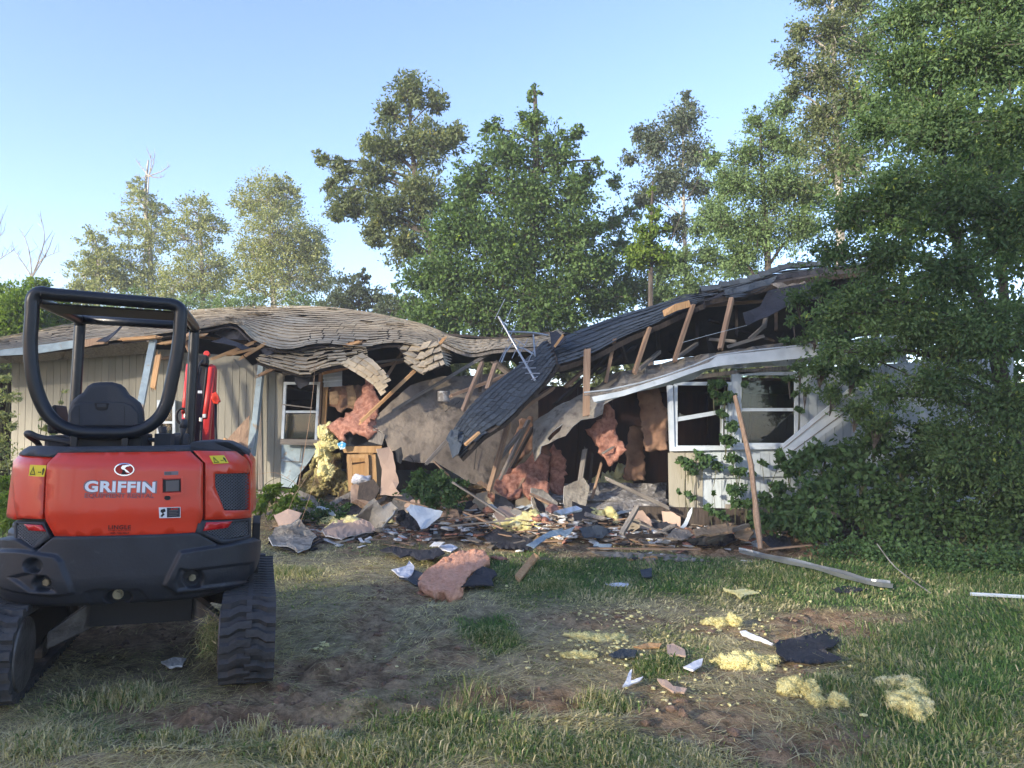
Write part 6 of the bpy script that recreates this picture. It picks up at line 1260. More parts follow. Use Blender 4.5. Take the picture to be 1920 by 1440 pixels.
# plywood triangle by the corner trim
sheet('plywood_scrap', [(418, 832, 12.4), (468, 778, 12.5), (464, 850, 12.4), (446, 865, 12.3), (425, 846, 12.3)], 'wood_pale', thick=.012, res=12, bump=.01, label='triangular plywood scrap leaning by the broken corner trim', cat='plywood')
pbeam('lath', (420, 822, 12.2), (448, 842, 12.1), 4, 'wood_fresh', None, label='fresh lath lying along the plywood triangle', cat='lath')
# insulation
INS = [([(610, 800, 12.2), (660, 770, 12.3), (672, 748, 12.4), (690, 700, 12.6), (700, 722, 12.5), (712, 752, 12.3), (704, 790, 12.1), (710, 810, 12.0), (690, 822, 11.9), (668, 812, 12.0), (655, 806, 12.0), (645, 815, 12.0), (650, 830, 12.0), (636, 826, 12.1)], 'ins_pink', .06, 'folded pink insulation batt glowing orange beside the open window'),
       ([(616, 730, 13.0), (640, 722, 13.0), (690, 720, 13.0), (688, 742, 12.9), (672, 765, 12.8), (660, 768, 12.8), (648, 764, 12.8), (640, 775, 12.8), (628, 762, 12.9), (615, 760, 13.0)], 'ins_paper', .03, 'torn paper backing hanging in the hole right of the window'),
       ([(1040, 835, 11.9), (1062, 862, 11.9), (1058, 905, 11.8), (1054, 930, 11.7), (1032, 915, 11.7), (1032, 880, 11.8), (1036, 842, 11.9)], 'ins_pink', .10, 'upright pink batt standing beneath the torn ceiling sheet'),
       ([(1140, 755, 11.5), (1152, 770, 11.5), (1158, 795, 11.4), (1150, 800, 11.4), (1175, 845, 11.2), (1160, 855, 11.2), (1158, 865, 11.2), (1142, 874, 11.2), (1103, 802, 11.3), (1128, 785, 11.4), (1132, 760, 11.5)], 'ins_pink', .08, 'flat pinkish brown batt hanging from the eave'),
       ([(1196, 728, 11.9), (1235, 722, 11.9), (1252, 780, 11.9), (1252, 842, 11.8), (1212, 846, 11.8), (1204, 800, 11.9)], 'ins_paper', .07, 'paper faced brown batt hanging straight beside the corner post'),
       ([(1000, 850, 11.9), (1030, 855, 11.9), (1028, 900, 11.6), (985, 915, 11.3), (970, 935, 11.2), (920, 940, 11.2), (915, 925, 11.3), (930, 900, 11.5), (950, 875, 11.8), (965, 878, 11.7), (985, 865, 11.8)], 'ins_pink', .12, 'heaped pink insulation piled under the torn ceiling sheet'),
       ([(980, 905, 11.3), (1000, 890, 11.4), (1030, 905, 11.3), (1028, 925, 11.2), (1000, 935, 11.1), (985, 925, 11.1)], 'ins_pink', .1, 'small pink batt fold at the foot of the heap'),
       ([(975, 790, 12.2), (1000, 780, 12.3), (1000, 840, 12.2), (960, 880, 12.0), (955, 850, 12.1)], 'ins_paper', .05, 'shaded brown batt behind the leaning studs'),
       ([(1180, 800, 12.6), (1205, 800, 12.6), (1210, 900, 12.5), (1170, 900, 12.5)], 'ins_paper', .05, 'shadowed batt deep in the dark room'),
       ([(580, 880, 12.6), (600, 845, 12.6), (640, 850, 12.7), (640, 880, 12.6), (650, 905, 12.5), (655, 925, 12.5), (560, 925, 12.5), (562, 900, 12.6)], 'ins_old', .14, 'rotten olive brown insulation in the wall below the window')]
for i, (pts, mt_, bmp, lb) in enumerate(INS):
    sheet('insulation_batt', pts, mt_, thick=.07 if mt_ != 'ins_paper' else .04, res=6, rag=2.4, bump=bmp * 1.1, bfreq=6.5, seed=50 + i, smooth=True, label=lb, cat='insulation', group='insulation batts hanging in the wreck')
fluff('insulation_batt', [(P(612, 815, 12.3), (.13, .08, .14), 0), (P(606, 850, 12.3), (.11, .08, .20), 0), (P(612, 885, 12.3), (.12, .08, .16), 0), (P(622, 835, 12.25), (.14, .06, .08), .2)], 'ins_yellow', 'long yellow wool strip drooping below the window corner', 'insulation', sub=5, amp=.55, seed=3)
fluff('insulation_batt', [(P(600, 905, 12.5), (.25, .12, .20), 0), (P(640, 915, 12.4), (.2, .1, .12), 0)], 'ins_old', 'lump of grey olive wool slumped on the sill beam', 'insulation', sub=5, amp=.5, seed=4)
# splintered chip board near the window top
sheet('chipboard_scrap', [(618, 735, 12.7), (632, 733, 12.7), (636, 745, 12.7), (632, 758, 12.7), (618, 758, 12.7)], 'chip_wood', thick=.01, res=5, rag=.8, label='round sunlit chipboard scrap right of the window', cat='scrap')
sheet('chipboard_scrap', [(650, 725, 12.7), (662, 722, 12.7), (668, 745, 12.7), (664, 762, 12.7), (652, 760, 12.7)], 'chip_wood', thick=.01, res=5, rag=1, label='narrow chipboard scrap hanging beside the round one', cat='scrap')
# base cabinet
cb = thing('cabinet', 'open wooden base cabinet with dark counter top in the hole', 'cabinet', (-2.4, 12.3, .3))
quad('counter_top', [(636, 836, 12.2), (720, 835, 12.2), (718, 812, 12.6), (660, 805, 12.8)], 'plastic_dark', cb, .05); quad('counter_edge', [(640, 837, 12.1), (716, 836, 12.1), (714, 849, 12.1), (645, 849, 12.1)], 'cabinet', cb, .04)
quad('cabinet_side', [(690, 852, 12.15), (704, 852, 12.15), (708, 925, 12.15), (692, 925, 12.15)], 'cabinet', cb, .5); quad('cabinet_stile', [(651, 852, 12.1), (659, 852, 12.1), (661, 920, 12.1), (653, 920, 12.1)], 'cabinet', cb, .03)
quad('cabinet_rail', [(659, 852, 12.1), (690, 852, 12.1), (690, 859, 12.1), (659, 859, 12.1)], 'cabinet', cb, .03); quad('cabinet_stile', [(684, 859, 12.1), (691, 859, 12.1), (692, 905, 12.1), (685, 905, 12.1)], 'cabinet', cb, .03); quad('shelf', [(658, 868, 12.15), (685, 865, 12.15), (685, 868, 12.2), (658, 872, 12.2)], 'wood_pale', cb, .03); quad('cabinet_back', [(650, 850, 12.5), (700, 850, 12.5), (700, 925, 12.5), (650, 925, 12.5)], 'cabinet', cb, .02)
fluff('paper_heap', [(P(676, 898, 11.8), (.12, .08, .05), .1), (P(686, 904, 11.8), (.10, .06, .04), -.3)], 'paper_white', 'crumpled white plastic heap before the cabinet', 'rubbish', sub=3, amp=.7)
sheet('blue_bag', [(632, 832, 12.0), (642, 828, 12.0), (649, 832, 12.0), (647, 841, 12.0), (638, 843, 12.0)], 'paper_blue', thick=.02, res=4, rag=.6, bump=.05, label='small blue and white bag by the yellow wool', cat='bag')
sheet('roof_remnant', [(674, 905, 11.6), (700, 898, 11.6), (712, 915, 11.5), (700, 940, 11.4), (670, 936, 11.5)], 'wood_dark', thick=.05, res=8, rag=1.5, label='dark rotten panel chunk under the white plastic heap', cat='scrap')
sheet('counter_scrap', [(700, 803, 12.0), (722, 815, 12.0), (716, 834, 11.95), (690, 828, 12.0)], 'wood_grey', thick=.03, res=8, rag=1, label='weathered grey board piece on the cabinet counter', cat='scrap')
# roof antenna
AN = thing('antenna', 'silver television antenna toppled onto the sagging roof', 'antenna', (0, 12, 2))
def rod(pts, rpx, nm, mt_='alu', n=8):
    m = MB(); m.tube([P(*p) for p in pts], [rpx / FPX * 11.3] * len(pts), n); return m.world(nm, mt_, AN)
rod([(935, 594, 11.4), (970, 655, 11.2), (1004, 714, 10.8)], 2.2, 'boom'); rod([(952, 622, 11.5), (1000, 624, 11.5), (1028, 629, 11.5)], 2.0, 'mast'); rod([(965, 650, 11.3), (985, 655, 11.2), (1000, 664, 11.0)], 1.8, 'strut'); rod([(1000, 627, 11.5), (1003, 668, 11.0)], 1.6, 'strut'); rod([(963, 642, 11.3), (948, 660, 11.2), (940, 680, 11.1)], 1.5, 'strut')
for p, q in (((947, 560, 11.4), (928, 598, 11.4)), ((959, 578, 11.4), (940, 622, 11.4)), ((968, 606, 11.4), (952, 640, 11.3)), ((990, 635, 11.3), (972, 668, 11.1)), ((1008, 640, 11.1), (985, 690, 10.9)), ((950, 650, 11.3), (936, 678, 11.2)), ((975, 640, 11.3), (960, 672, 11.2)), ((985, 700, 10.9), (1012, 700, 10.8)), ((980, 690, 10.9), (1005, 690, 10.8)), ((973, 680, 11.0), (1000, 676, 10.9)), ((996, 712, 10.8), (1008, 706, 10.8)), ((962, 634, 11.3), (985, 648, 11.2))): rod([p, q], .75, 'element', n=5)
# hanging wire by the window
m = MB(); m.tube(spline([P(*p) for p in ((590, 685, 11.9), (588, 722, 11.9), (580, 790, 11.9), (568, 860, 11.9), (560, 910, 11.8))], 5), .006, 4); tag(m.world('wire', 'wood_pale'), 'thin pale wire dangling in front of the left window', 'wire')

# cracks and torn seams in the drywall, battens nailed behind it
def crack(pts, par=None, w_=1.2):
    m = MB(); rd = random.Random(len(pts)); q = []
    for a, b in zip(pts[:-1], pts[1:]):
        for k in range(5): f = k / 5; q.append((a[0] + (b[0] - a[0]) * f + rd.uniform(-2, 2), a[1] + (b[1] - a[1]) * f + rd.uniform(-2, 2), a[2] + (b[2] - a[2]) * f))
    q.append(pts[-1]); m.tube([P(*p) for p in q], [w_ / FPX * 12 * rd.uniform(.3, .8) for _ in q], 4); return m
sheets_ = [o for o in scene.objects if o.name.startswith('drywall_sheet')]
for pts in ([(835, 772, 12.38), (850, 760, 12.4), (862, 752, 12.45)], [(804, 818, 12.2), (812, 828, 12.15), (816, 840, 12.1)], [(768, 855, 11.95), (776, 866, 11.95)], [(700, 800, 12.1), (730, 778, 12.25)], [(880, 812, 12.2), (892, 840, 12.1), (889, 880, 12.0)]): crack(pts).world('crack', 'black', sheets_[0])
# ---------------------------------------------------------------- rubbish on the lawn
def gsheet(name, pts, mt, up=.03, lift=(), th=.012, label=None, cat='scrap', group=None, res=6, rag=1.0, bump=.03, bfreq=5, seed=0, edge=None, smooth=False, zs=None):
    """a bent sheet lying on the ground: outline in picture points, each dropped on the ground; zs lifts single corners"""
    n = len(pts); o = []
    for i, p in enumerate(pts):
        z = up + (zs[i] if zs else 0); g = G(p[0], p[1], 0); d = ray(p[0], p[1]); t = (g.z + z - EYE.z) / d.z if d.z < -.01 else g.y / d.y; q = EYE + d * min(t, g.y / d.y * 1.15); o.append((p[0], p[1], q.y))
    return sheet(name, o, mt, thick=th, res=res, rag=rag, bump=bump, bfreq=bfreq, seed=seed, label=label, cat=cat, group=group, edge=edge, smooth=smooth)
def glump(px, py, rx, ry, hz, mt, label, seed, n=3, name='wool_lump', group='scraps of yellow wool on the grass', amp=.5, sub=4, cat='insulation'):
    c = G(px, py); rd = random.Random(seed); k = c.y / FPX; B = []
    for i in range(n):
        t = (i / max(1, n - 1) - .5) * 1.3 if n > 1 else 0
        B.append((Vector((c.x + t * rx * k, c.y + rd.uniform(-.3, .3) * ry * k * 2, c.z + hz * .35)), (rx * k * (.75 * rd.uniform(.8, 1.2) if n > 1 else 1), ry * k * 2.4 * rd.uniform(.7, 1.2), hz * rd.uniform(.55, .95)), rd.uniform(-.5, .5)))
    return fluff(name, B, mt, label, cat, sub=sub, amp=amp, seed=seed, group=group, freq=11)
GR = 'building scraps on the lawn'
# big orange batt
ob_ = gsheet('insulation_batt', [(786, 1104), (784, 1092), (800, 1068), (832, 1046), (862, 1032), (905, 1030), (918, 1046), (905, 1062), (884, 1072), (868, 1095), (848, 1110), (815, 1110)], 'ins_orange', up=.10, th=.10, res=5, rag=1.5, bump=.09, bfreq=7, seed=1, smooth=True, label='large orange pink insulation batt lying flat on the lawn', cat='insulation')
gsheet('roofing_flap', [(865, 1100), (890, 1072), (905, 1062), (928, 1070), (932, 1078), (922, 1086), (926, 1097), (900, 1096)], 'tar_paper', up=.08, bump=.05, label='curled black tar paper piece against the orange batt', cat='roofing', group=GR)
gsheet('plastic_sheet', [(735, 1068), (745, 1066), (762, 1060), (768, 1052), (777, 1062), (772, 1077), (764, 1082), (750, 1080)], 'paper_white', up=.06, bump=.06, label='crumpled white plastic scrap left of the orange batt', group=GR)
gsheet('shingle_scrap', [(748, 1083), (775, 1068), (798, 1075), (790, 1090), (782, 1098), (765, 1088)], 'shingle_dark', up=.03, label='flat dark shingle scrap between plastic and orange batt', cat='shingle', group=GR)
gsheet('roofing_flap', [(710, 1030), (735, 1024), (762, 1028), (790, 1030), (825, 1028), (835, 1036), (812, 1048), (786, 1050), (768, 1040), (752, 1046), (735, 1034), (718, 1034)], 'tar_paper', up=.10, bump=.08, label='long wavy black tar paper strip on green grass', cat='roofing', group=GR)
gsheet('roofing_flap', [(820, 1022), (845, 1020), (858, 1026), (846, 1034), (828, 1030)], 'paper_white', up=.04, label='small white and black flap beyond the wavy strip', cat='roofing', group=GR)
# slabs of wallboard left of centre
gsheet('wallboard_scrap', [(516, 990), (545, 976), (560, 970), (575, 988), (594, 1005), (580, 1024), (556, 1034), (540, 1024), (512, 1022), (505, 1008)], 'drywall_dusty', up=.10, bump=.10, bfreq=3, th=.014, label='crumpled grey wallboard nearest the excavator track', group=GR, cat='wallboard', edge='drywall_core')
gsheet('roofing_flap', [(502, 1018), (520, 1002), (548, 1014), (590, 1008), (600, 1004), (606, 1014), (580, 1026), (552, 1036), (538, 1030)], 'tar_paper', up=.04, bump=.05, label='torn grey felt under the crumpled wallboard', cat='roofing', group=GR)
gsheet('wallboard_scrap', [(513, 966), (540, 954), (566, 962), (560, 972), (545, 982), (522, 986)], 'drywall_pink', up=.22, bump=.02, th=.015, label='tan folded board corner sticking up behind crumpled wallboard', group=GR, cat='wallboard', edge='drywall_core')
gsheet('wallboard_scrap', [(630, 975), (672, 968), (700, 980), (705, 996), (680, 1000), (640, 1010), (610, 1004), (604, 992)], 'drywall_pink', up=.10, bump=.06, th=.014, label='low pinkish board slab beside yellow wool heap', group=GR, cat='wallboard', edge='drywall_core')
gsheet('wallboard_scrap', [(668, 968), (690, 942), (702, 934), (716, 950), (732, 940), (744, 952), (716, 988), (704, 992), (690, 976)], 'drywall_dusty', up=.30, bump=.03, th=.015, label='large tilted beige board slab in the middle rubble', group=GR, cat='wallboard', edge='drywall_core')
gsheet('wallboard_scrap', [(667, 969), (700, 944), (692, 978)], 'plate_grey', up=.36, th=.012, bump=.01, label='dark triangular board lying against the beige slab', group=GR, cat='wallboard')
gsheet('wallboard_scrap', [(702, 995), (712, 998), (746, 960), (740, 954)], 'drywall', up=.24, th=.03, bump=.0, label='narrow beige board strip leaning on the beige slab', group=GR, cat='wallboard')
gsheet('metal_sheet', [(760, 954), (770, 945), (795, 950), (830, 958), (826, 968), (800, 990), (790, 992), (782, 978)], 'siding_white', up=.16, bump=.03, bfreq=2, th=.006, label='bluish white bent metal sheet on the rubble', group=GR, cat='metal sheet')
gsheet('black_bag', [(742, 960), (756, 955), (772, 968), (790, 985), (786, 994), (762, 990), (744, 982)], 'black', up=.10, bump=.12, bfreq=9, label='black charred lump left of the bent metal sheet', group=GR)
gsheet('metal_sheet', [(986, 1022), (1006, 1010), (1030, 996), (1055, 990), (1058, 994), (1080, 986), (1070, 1000), (1060, 1007), (1050, 1002), (1025, 1010), (1001, 1028)], 'paint_blue', up=.12, bump=.03, th=.006, label='pale blue trim strip bent in the grass', group=GR, cat='metal sheet')
gsheet('roofing_flap', [(905, 1005), (935, 988), (960, 1000), (1000, 1012), (990, 1030), (940, 1028), (918, 1020)], 'tar_paper', up=.05, bump=.04, label='black felt lying under the yellow wool clump', cat='roofing', group=GR)
gsheet('roofing_flap', [(1085, 990), (1120, 984), (1150, 994), (1130, 1008), (1096, 1008)], 'shingle_dark', up=.05, bump=.03, label='grey slate coloured felt piece in middle rubble', cat='roofing', group=GR)
gsheet('metal_sheet', [(1113, 1022), (1120, 1018), (1148, 1020), (1143, 1029), (1115, 1029)], 'paint_blue', up=.05, bump=.01, label='small pale blue metal square at batten end', group=GR, cat='metal sheet')
gsheet('chipboard_scrap', [(1300, 992), (1335, 985), (1378, 980), (1372, 996), (1340, 1000), (1305, 1006)], 'chip_wood', up=.16, th=.03, bump=.04, label='crumbling yellowish chipboard below the vine covered window', group=GR)
gsheet('chipboard_scrap', [(1370, 985), (1395, 980), (1412, 998), (1404, 1012), (1380, 1006)], 'chip_wood', up=.10, th=.02, bump=.08, label='splintered brown chipboard right of the yellowish piece', group=GR)
gsheet('roofing_flap', [(1285, 1012), (1320, 1004), (1370, 1000), (1382, 1010), (1360, 1022), (1300, 1022)], 'sticker_navy', up=.06, bump=.06, label='black felt sheet in front of yellowish chipboard', cat='roofing', group=GR)
gsheet('roofing_flap', [(1425, 1010), (1450, 1000), (1480, 1008), (1484, 1022), (1450, 1026)], 'tar_paper', up=.10, bump=.09, label='dark crumpled felt right of the crooked pole', cat='roofing', group=GR)
gsheet('wallboard_scrap', [(1250, 1006), (1262, 992), (1290, 994), (1300, 1004), (1280, 1012)], 'wood_grey', up=.12, bump=.04, label='brown board lump between blue scrap and chipboard', group=GR)
gsheet('board_scrap', [(1108, 1034), (1190, 1036), (1290, 1040), (1330, 1052), (1270, 1050), (1180, 1046), (1120, 1042)], 'drywall_dusty', up=.04, th=.02, bump=.02, label='thin splintered board under the long pale batten', group=GR)
gsheet('shingle_scrap', [(1200, 1068), (1222, 1064), (1222, 1080), (1204, 1082)], 'shingle_dark', up=.04, label='dark shingle scrap beside the crossed blocks', cat='shingle', group=GR)
gsheet('board_scrap', [(965, 1078), (1001, 1036), (1010, 1042), (976, 1086)], 'wood_fresh', up=.07, th=.035, bump=0, rag=.2, label='orange sawn board lying alone on the grass', group=GR, cat='board')
# foreground felt
gsheet('roofing_flap', [(1452, 1206), (1462, 1200), (1500, 1194), (1556, 1178), (1564, 1183), (1574, 1200), (1562, 1212), (1545, 1216), (1576, 1234), (1560, 1240), (1520, 1243), (1476, 1238), (1458, 1226)], 'tar_paper', up=.05, th=.010, res=6, bump=.05, bfreq=3, label='large black roofing felt sheet folded on the dry grass', cat='roofing')
gsheet('plastic_sheet', [(1388, 1183), (1398, 1182), (1420, 1192), (1450, 1206), (1446, 1209), (1410, 1197), (1392, 1190)], 'paper_white', up=.03, label='white strip pointing at the black roofing felt', group=GR)
gsheet('wallboard_scrap', [(1250, 1208), (1262, 1206), (1285, 1218), (1286, 1230), (1272, 1227), (1252, 1228)], 'drywall_pink', up=.03, label='beige paper scrap next to the flat wool patch', group=GR)
gsheet('board_scrap', [(1188, 1212), (1215, 1205), (1240, 1206), (1236, 1213), (1205, 1215)], 'wood_fresh', up=.03, label='orange bark like splinter by the flat wool patch', group=GR)
gsheet('shingle_scrap', [(1140, 1226), (1165, 1216), (1195, 1218), (1190, 1230), (1150, 1232)], 'shingle_dark', up=.03, label='blue grey shingle scrap among wool crumbs', cat='shingle', group=GR)
gsheet('plastic_sheet', [(1282, 1250), (1300, 1240), (1318, 1234), (1316, 1246), (1300, 1256)], 'paper_white', up=.04, label='translucent scrap in the tuft beside the yellow roll', group=GR)
gsheet('plastic_sheet', [(1168, 1286), (1180, 1258), (1184, 1254), (1182, 1276), (1206, 1268), (1200, 1276), (1180, 1284)], 'paper_white', up=.05, label='forked white shard standing in the foreground grass', group=GR)
gsheet('wallboard_scrap', [(1232, 1272), (1250, 1274), (1262, 1286), (1288, 1290), (1284, 1298), (1262, 1296), (1240, 1284)], 'drywall_pink', up=.04, bump=.06, label='crumbly beige scrap in the grass before the wool patch', group=GR)
gsheet('plastic_sheet', [(1355, 1102), (1372, 1106), (1398, 1104), (1424, 1110), (1400, 1114), (1388, 1122), (1378, 1112), (1358, 1108)], 'ins_yellow', up=.04, label='pale yellow torn scrap near the green lawn centre', group=GR)
gsheet('plastic_sheet', [(300, 1240), (330, 1232), (352, 1234), (345, 1248), (322, 1250)], 'drywall_core', up=.03, bump=.05, label='white dusty scrap lying between the excavator tracks', group=GR)
gsheet('insulation_scrap', [(1135, 1095), (1155, 1092), (1178, 1095), (1176, 1099), (1150, 1099)], 'paper_white', up=.03, label='long thin white chip in the lawn centre', group=GR)
# yellow wool
WL = [(1150, 955, 30, 52, .62, 'tall yellow green wool clump leaning on the rotten boards', 4), (1127, 975, 18, 22, .16, 'yellow wool lump at the foot of the tall clump', 2), (975, 992, 36, 20, .20, 'yellow crumbly wool clump on black felt', 3), (1245, 942, 18, 16, .18, 'yellow wool wad tucked behind the slanting plank', 2),
      (655, 1002, 32, 13, .16, 'yellow wool heap on the pinkish board slab', 3), (640, 985, 34, 12, .14, 'paler wool heap behind the yellow one', 3), (738, 988, 20, 9, .10, 'thin yellow wool under the beige slab strip', 2),
      (1395, 1252, 46, 12, .075, 'long pale yellow wool roll nearest the black felt', 5), (1500, 1304, 26, 13, .085, 'yellow wool wad with thick left end', 2), (1552, 1322, 26, 9, .05, 'tapering tail of wool next to the thick wad', 2),
      (1125, 1200, 42, 11, .03, 'flat pale wool patch spread on bare ground', 5), (1378, 1172, 12, 12, .09, 'upright pale wool peak in the lawn', 1), (1350, 1170, 24, 9, .04, 'low wool crumbs left of the upright peak', 3), (1085, 1232, 26, 6, .025, 'flat wool crumbs at the patch edge', 3)]
for i, (px, py, rx, ry, hz, lb, n_) in enumerate(WL): glump(px, py, rx, ry * .5, hz, 'ins_yellow', lb, 200 + i, n_)
# ring shaped lump in the foreground right
c = G(1694, 1335); k = c.y / FPX; B = []
for (dx, dy, s_) in ((-40, -44, .6), (-18, -42, .8), (6, -44, 1), (20, -28, 1.1), (12, -8, 1.1), (-8, 0, .9), (-22, -16, .7), (28, 2, 1.2), (20, 12, 1.1)): 
    g_ = G(1694 + dx, 1335 + dy); B.append((Vector((g_.x, g_.y, g_.z + .03)), (.056 * s_, .065 * s_, .045 * s_), 0))
fluff('wool_lump', B, 'ins_yellow', 'ring shaped pale yellow wool lump in the right foreground grass', 'insulation', sub=4, amp=.55, freq=16, seed=77, group='scraps of yellow wool on the grass')
# crumbs: too many to count
r = np.random.default_rng(12); mb = MB(); V0, F0 = ico(1)
for (cx, cy, rx, ry, n_) in ((1150, 1155, 90, 20, 90), (1130, 1225, 90, 25, 110), (1000, 1090, 200, 40, 60), (1350, 1180, 90, 30, 60), (1300, 1300, 140, 30, 35), (1500, 1280, 120, 40, 25), (900, 1000, 300, 20, 120), (1250, 1010, 220, 20, 90), (600, 1050, 120, 40, 18), (700, 1200, 150, 60, 12), (1650, 1110, 150, 30, 30), (600, 1215, 14, 8, 14), (1400, 1110, 120, 40, 30), (450, 1090, 60, 30, 8)):
    for _ in range(n_):
        g_ = G(cx + r.normal() * rx * .6, cy + r.normal() * ry * .6); R0 = r.uniform(.003, .011) * (1.0 + g_.y * .07); j = r.uniform(.5, 1.7, 3)
        mb.add([(g_.x + v.x * R0 * j[0] * r.uniform(.6, 1.4), g_.y + v.y * R0 * j[1] * r.uniform(.6, 1.4), g_.z + .015 + v.z * R0 * j[2] * .5) for v in V0], F0)
tag(mb.world('wool_crumbs', 'ins_yellow'), 'pale yellow crumbs of wool scattered over the lawn', 'crumbs', kind='stuff')
# splinters and chips: rubble carpet along the house foot
r = np.random.default_rng(14); 
for nm, mt_, cnt, lb in (('splinters', 'wood_pale', 700, 'wood splinters strewn along the foot of the wreck'), ('plaster_chips', 'drywall_core', 600, 'plaster chips strewn along the foot of the wreck'), ('roofing_chips', 'tar_paper', 360, 'black roofing chips strewn along the foot of the wreck'), ('board_rubble', 'drywall', 620, 'brown board rubble strewn along the foot of the wreck'), ('pink_tufts', 'ins_pink', 160, 'pink wool tufts strewn along the foot of the wreck')):
    mb = MB()
    for _ in range(cnt):
        px = r.uniform(560, 1420) if r.random() < .85 else r.uniform(500, 1560); py = r.normal(985, 17) + (px > 1150) * 12; g_ = G(px, max(py, 948)); 
        L_, w_, t_ = (r.uniform(.05, .7) ** 1.3, r.uniform(.01, .045), r.uniform(.008, .02)) if nm == 'splinters' else (r.uniform(.03, .24), r.uniform(.02, .15), r.uniform(.006, .03))
        q = Quaternion(unit(1, r)[0], r.uniform(-.35, .35)) @ Quaternion((0, 0, 1), r.uniform(0, 6.28)); M = Matrix.Translation(g_ + Vector((0, 0, .01 + r.uniform(0, .08) * math.exp(-((px - 950) / 320) ** 2)))) @ q.to_matrix().to_4x4()
        m_ = MB().box((-L_ / 2, -w_ / 2, -t_ / 2), (L_ / 2, w_ / 2, t_ / 2)); mb.add([M @ (v * (1 + r.uniform(-.25, .25))) for v in m_.v], m_.f)
    tag(mb.world(nm, mt_), lb, 'rubble', kind='stuff')
for i, (a, b, w_, mt_) in enumerate((((1010, 905, 12.0), (1025, 880, 12.2), 4, 'sticker_white'), )): pass
fluff('plaster_heap', [(G(1000, 975, .05), (.28, .2, .09), 0)], 'drywall_core', 'white crumbled plaster heap behind yellow clump', 'rubble', sub=4, amp=.4, seed=9, fz=0)
fluff('plaster_heap', [(P(1110, 935, 11.8), (.9, .35, .05), 0), (P(1050, 930, 11.9), (.5, .3, .05), 0)], 'concrete', 'wide low heap of grey plaster dust on the floor edge', 'rubble', sub=5, amp=.12, freq=7, seed=10, fz=0)
gsheet('book', [(1040, 958), (1080, 948), (1092, 954), (1052, 966)], 'paper_white', up=.36, th=.03, bump=0, rag=0, label='whitish closed book on the plaster dust', cat='book')
gsheet('pink_scrap', [(1022, 955), (1030, 944), (1044, 948), (1050, 960), (1034, 962)], 'ins_pink', up=.34, bump=.1, label='small reddish scrap beside the closed book', group=GR)
# metal gutter lying in the grass at right
m = MB(); pts = [(1386, 1042), (1420, 1050), (1470, 1062), (1530, 1075), (1580, 1090), (1630, 1104), (1672, 1110)]
L3 = [G(*p, .07) for p in pts]; L3 = spline(L3, 4)
V = []; n = len(L3)
for i, p in enumerate(L3):
    d = (L3[min(i + 1, n - 1)] - L3[max(i - 1, 0)]).normalized(); s_ = Vector((d.y, -d.x, 0)).normalized(); wv = 1 + .15 * math.sin(i * .9)
    for (u, h_) in ((-.040, .03), (-.036, -.02), (-.012, -.016), (-.008, .008), (.010, .008), (.014, -.016), (.036, -.02), (.042, .018)): V.append(p + s_ * u * wv + Vector((0, 0, h_ * wv)))
Fc = [(i * 8 + k, i * 8 + k + 1, i * 8 + 9 + k, i * 8 + 8 + k) for i in range(n - 1) for k in range(7)]
V2, F2 = [Vector(v) for v in V], Fc; o = world_obj('gutter', V2, F2, 'alu'); sm_ = o.modifiers.new('thickness', 'SOLIDIFY'); sm_.thickness = .004
tag(o, 'long crumpled white metal gutter lying in green grass', 'gutter')
m = MB(); m.tube(spline([G(1645, 1060, .25), G(1680, 1085, .12), G(1745, 1116, .02)], 4), .006, 4); tag(m.world('stick', 'bark_pale'), 'thin pale stick poking out past the gutter end', 'stick')
m = MB(); m.tube([G(1820, 1122, .04), G(1870, 1126, .05), G(1935, 1128, .04)], .018, 6); tag(m.world('pipe', 'frame_white'), 'pale pipe end at the right picture edge', 'pipe')
gsheet('roofing_flap', [(1560, 1102), (1590, 1098), (1625, 1104), (1600, 1110), (1570, 1110)], 'tar_paper', up=.03, label='black scrap half hidden beneath the gutter', cat='roofing', group=GR)

# the heap itself: broken pieces of every kind, each lying where its label says
ZN = [('below the open cabinet', 690, 962, 34, .30), ('in front of the green weeds', 790, 972, 40, .24), ('beside the bent metal sheet', 860, 975, 36, .26), ('under the leaning studs', 935, 968, 34, .34), ('before the pink insulation heap', 1010, 975, 36, .34), ('behind the pale blue strip', 1090, 968, 34, .32), ('under the slanting plank', 1190, 982, 36, .22), ('at the dark sill beam', 1270, 1002, 34, .16), ('behind the crumpled wallboard', 585, 972, 34, .22), ('beside the yellow wool heap', 640, 968, 28, .26)]
KD = [('drywall_dusty', 'pale grey plasterboard chunk', 'wallboard', .26, .015, 'drywall_core'), ('drywall_pink', 'tan wallboard corner', 'wallboard', .22, .014, 'drywall_core'), ('wood_pale', 'split pale board', 'board', .34, .025, None), ('tar_paper', 'crumpled black felt scrap', 'roofing', .24, .008, None), ('wood_grey', 'weathered grey board end', 'board', .30, .03, None), ('shingle_brown', 'loose brown shingle', 'shingle', .20, .006, None), ('siding_white', 'bent white siding strip', 'siding', .30, .006, None), ('ins_pink', 'torn pink wool wad', 'insulation', .20, .05, None)]
rd = random.Random(31)
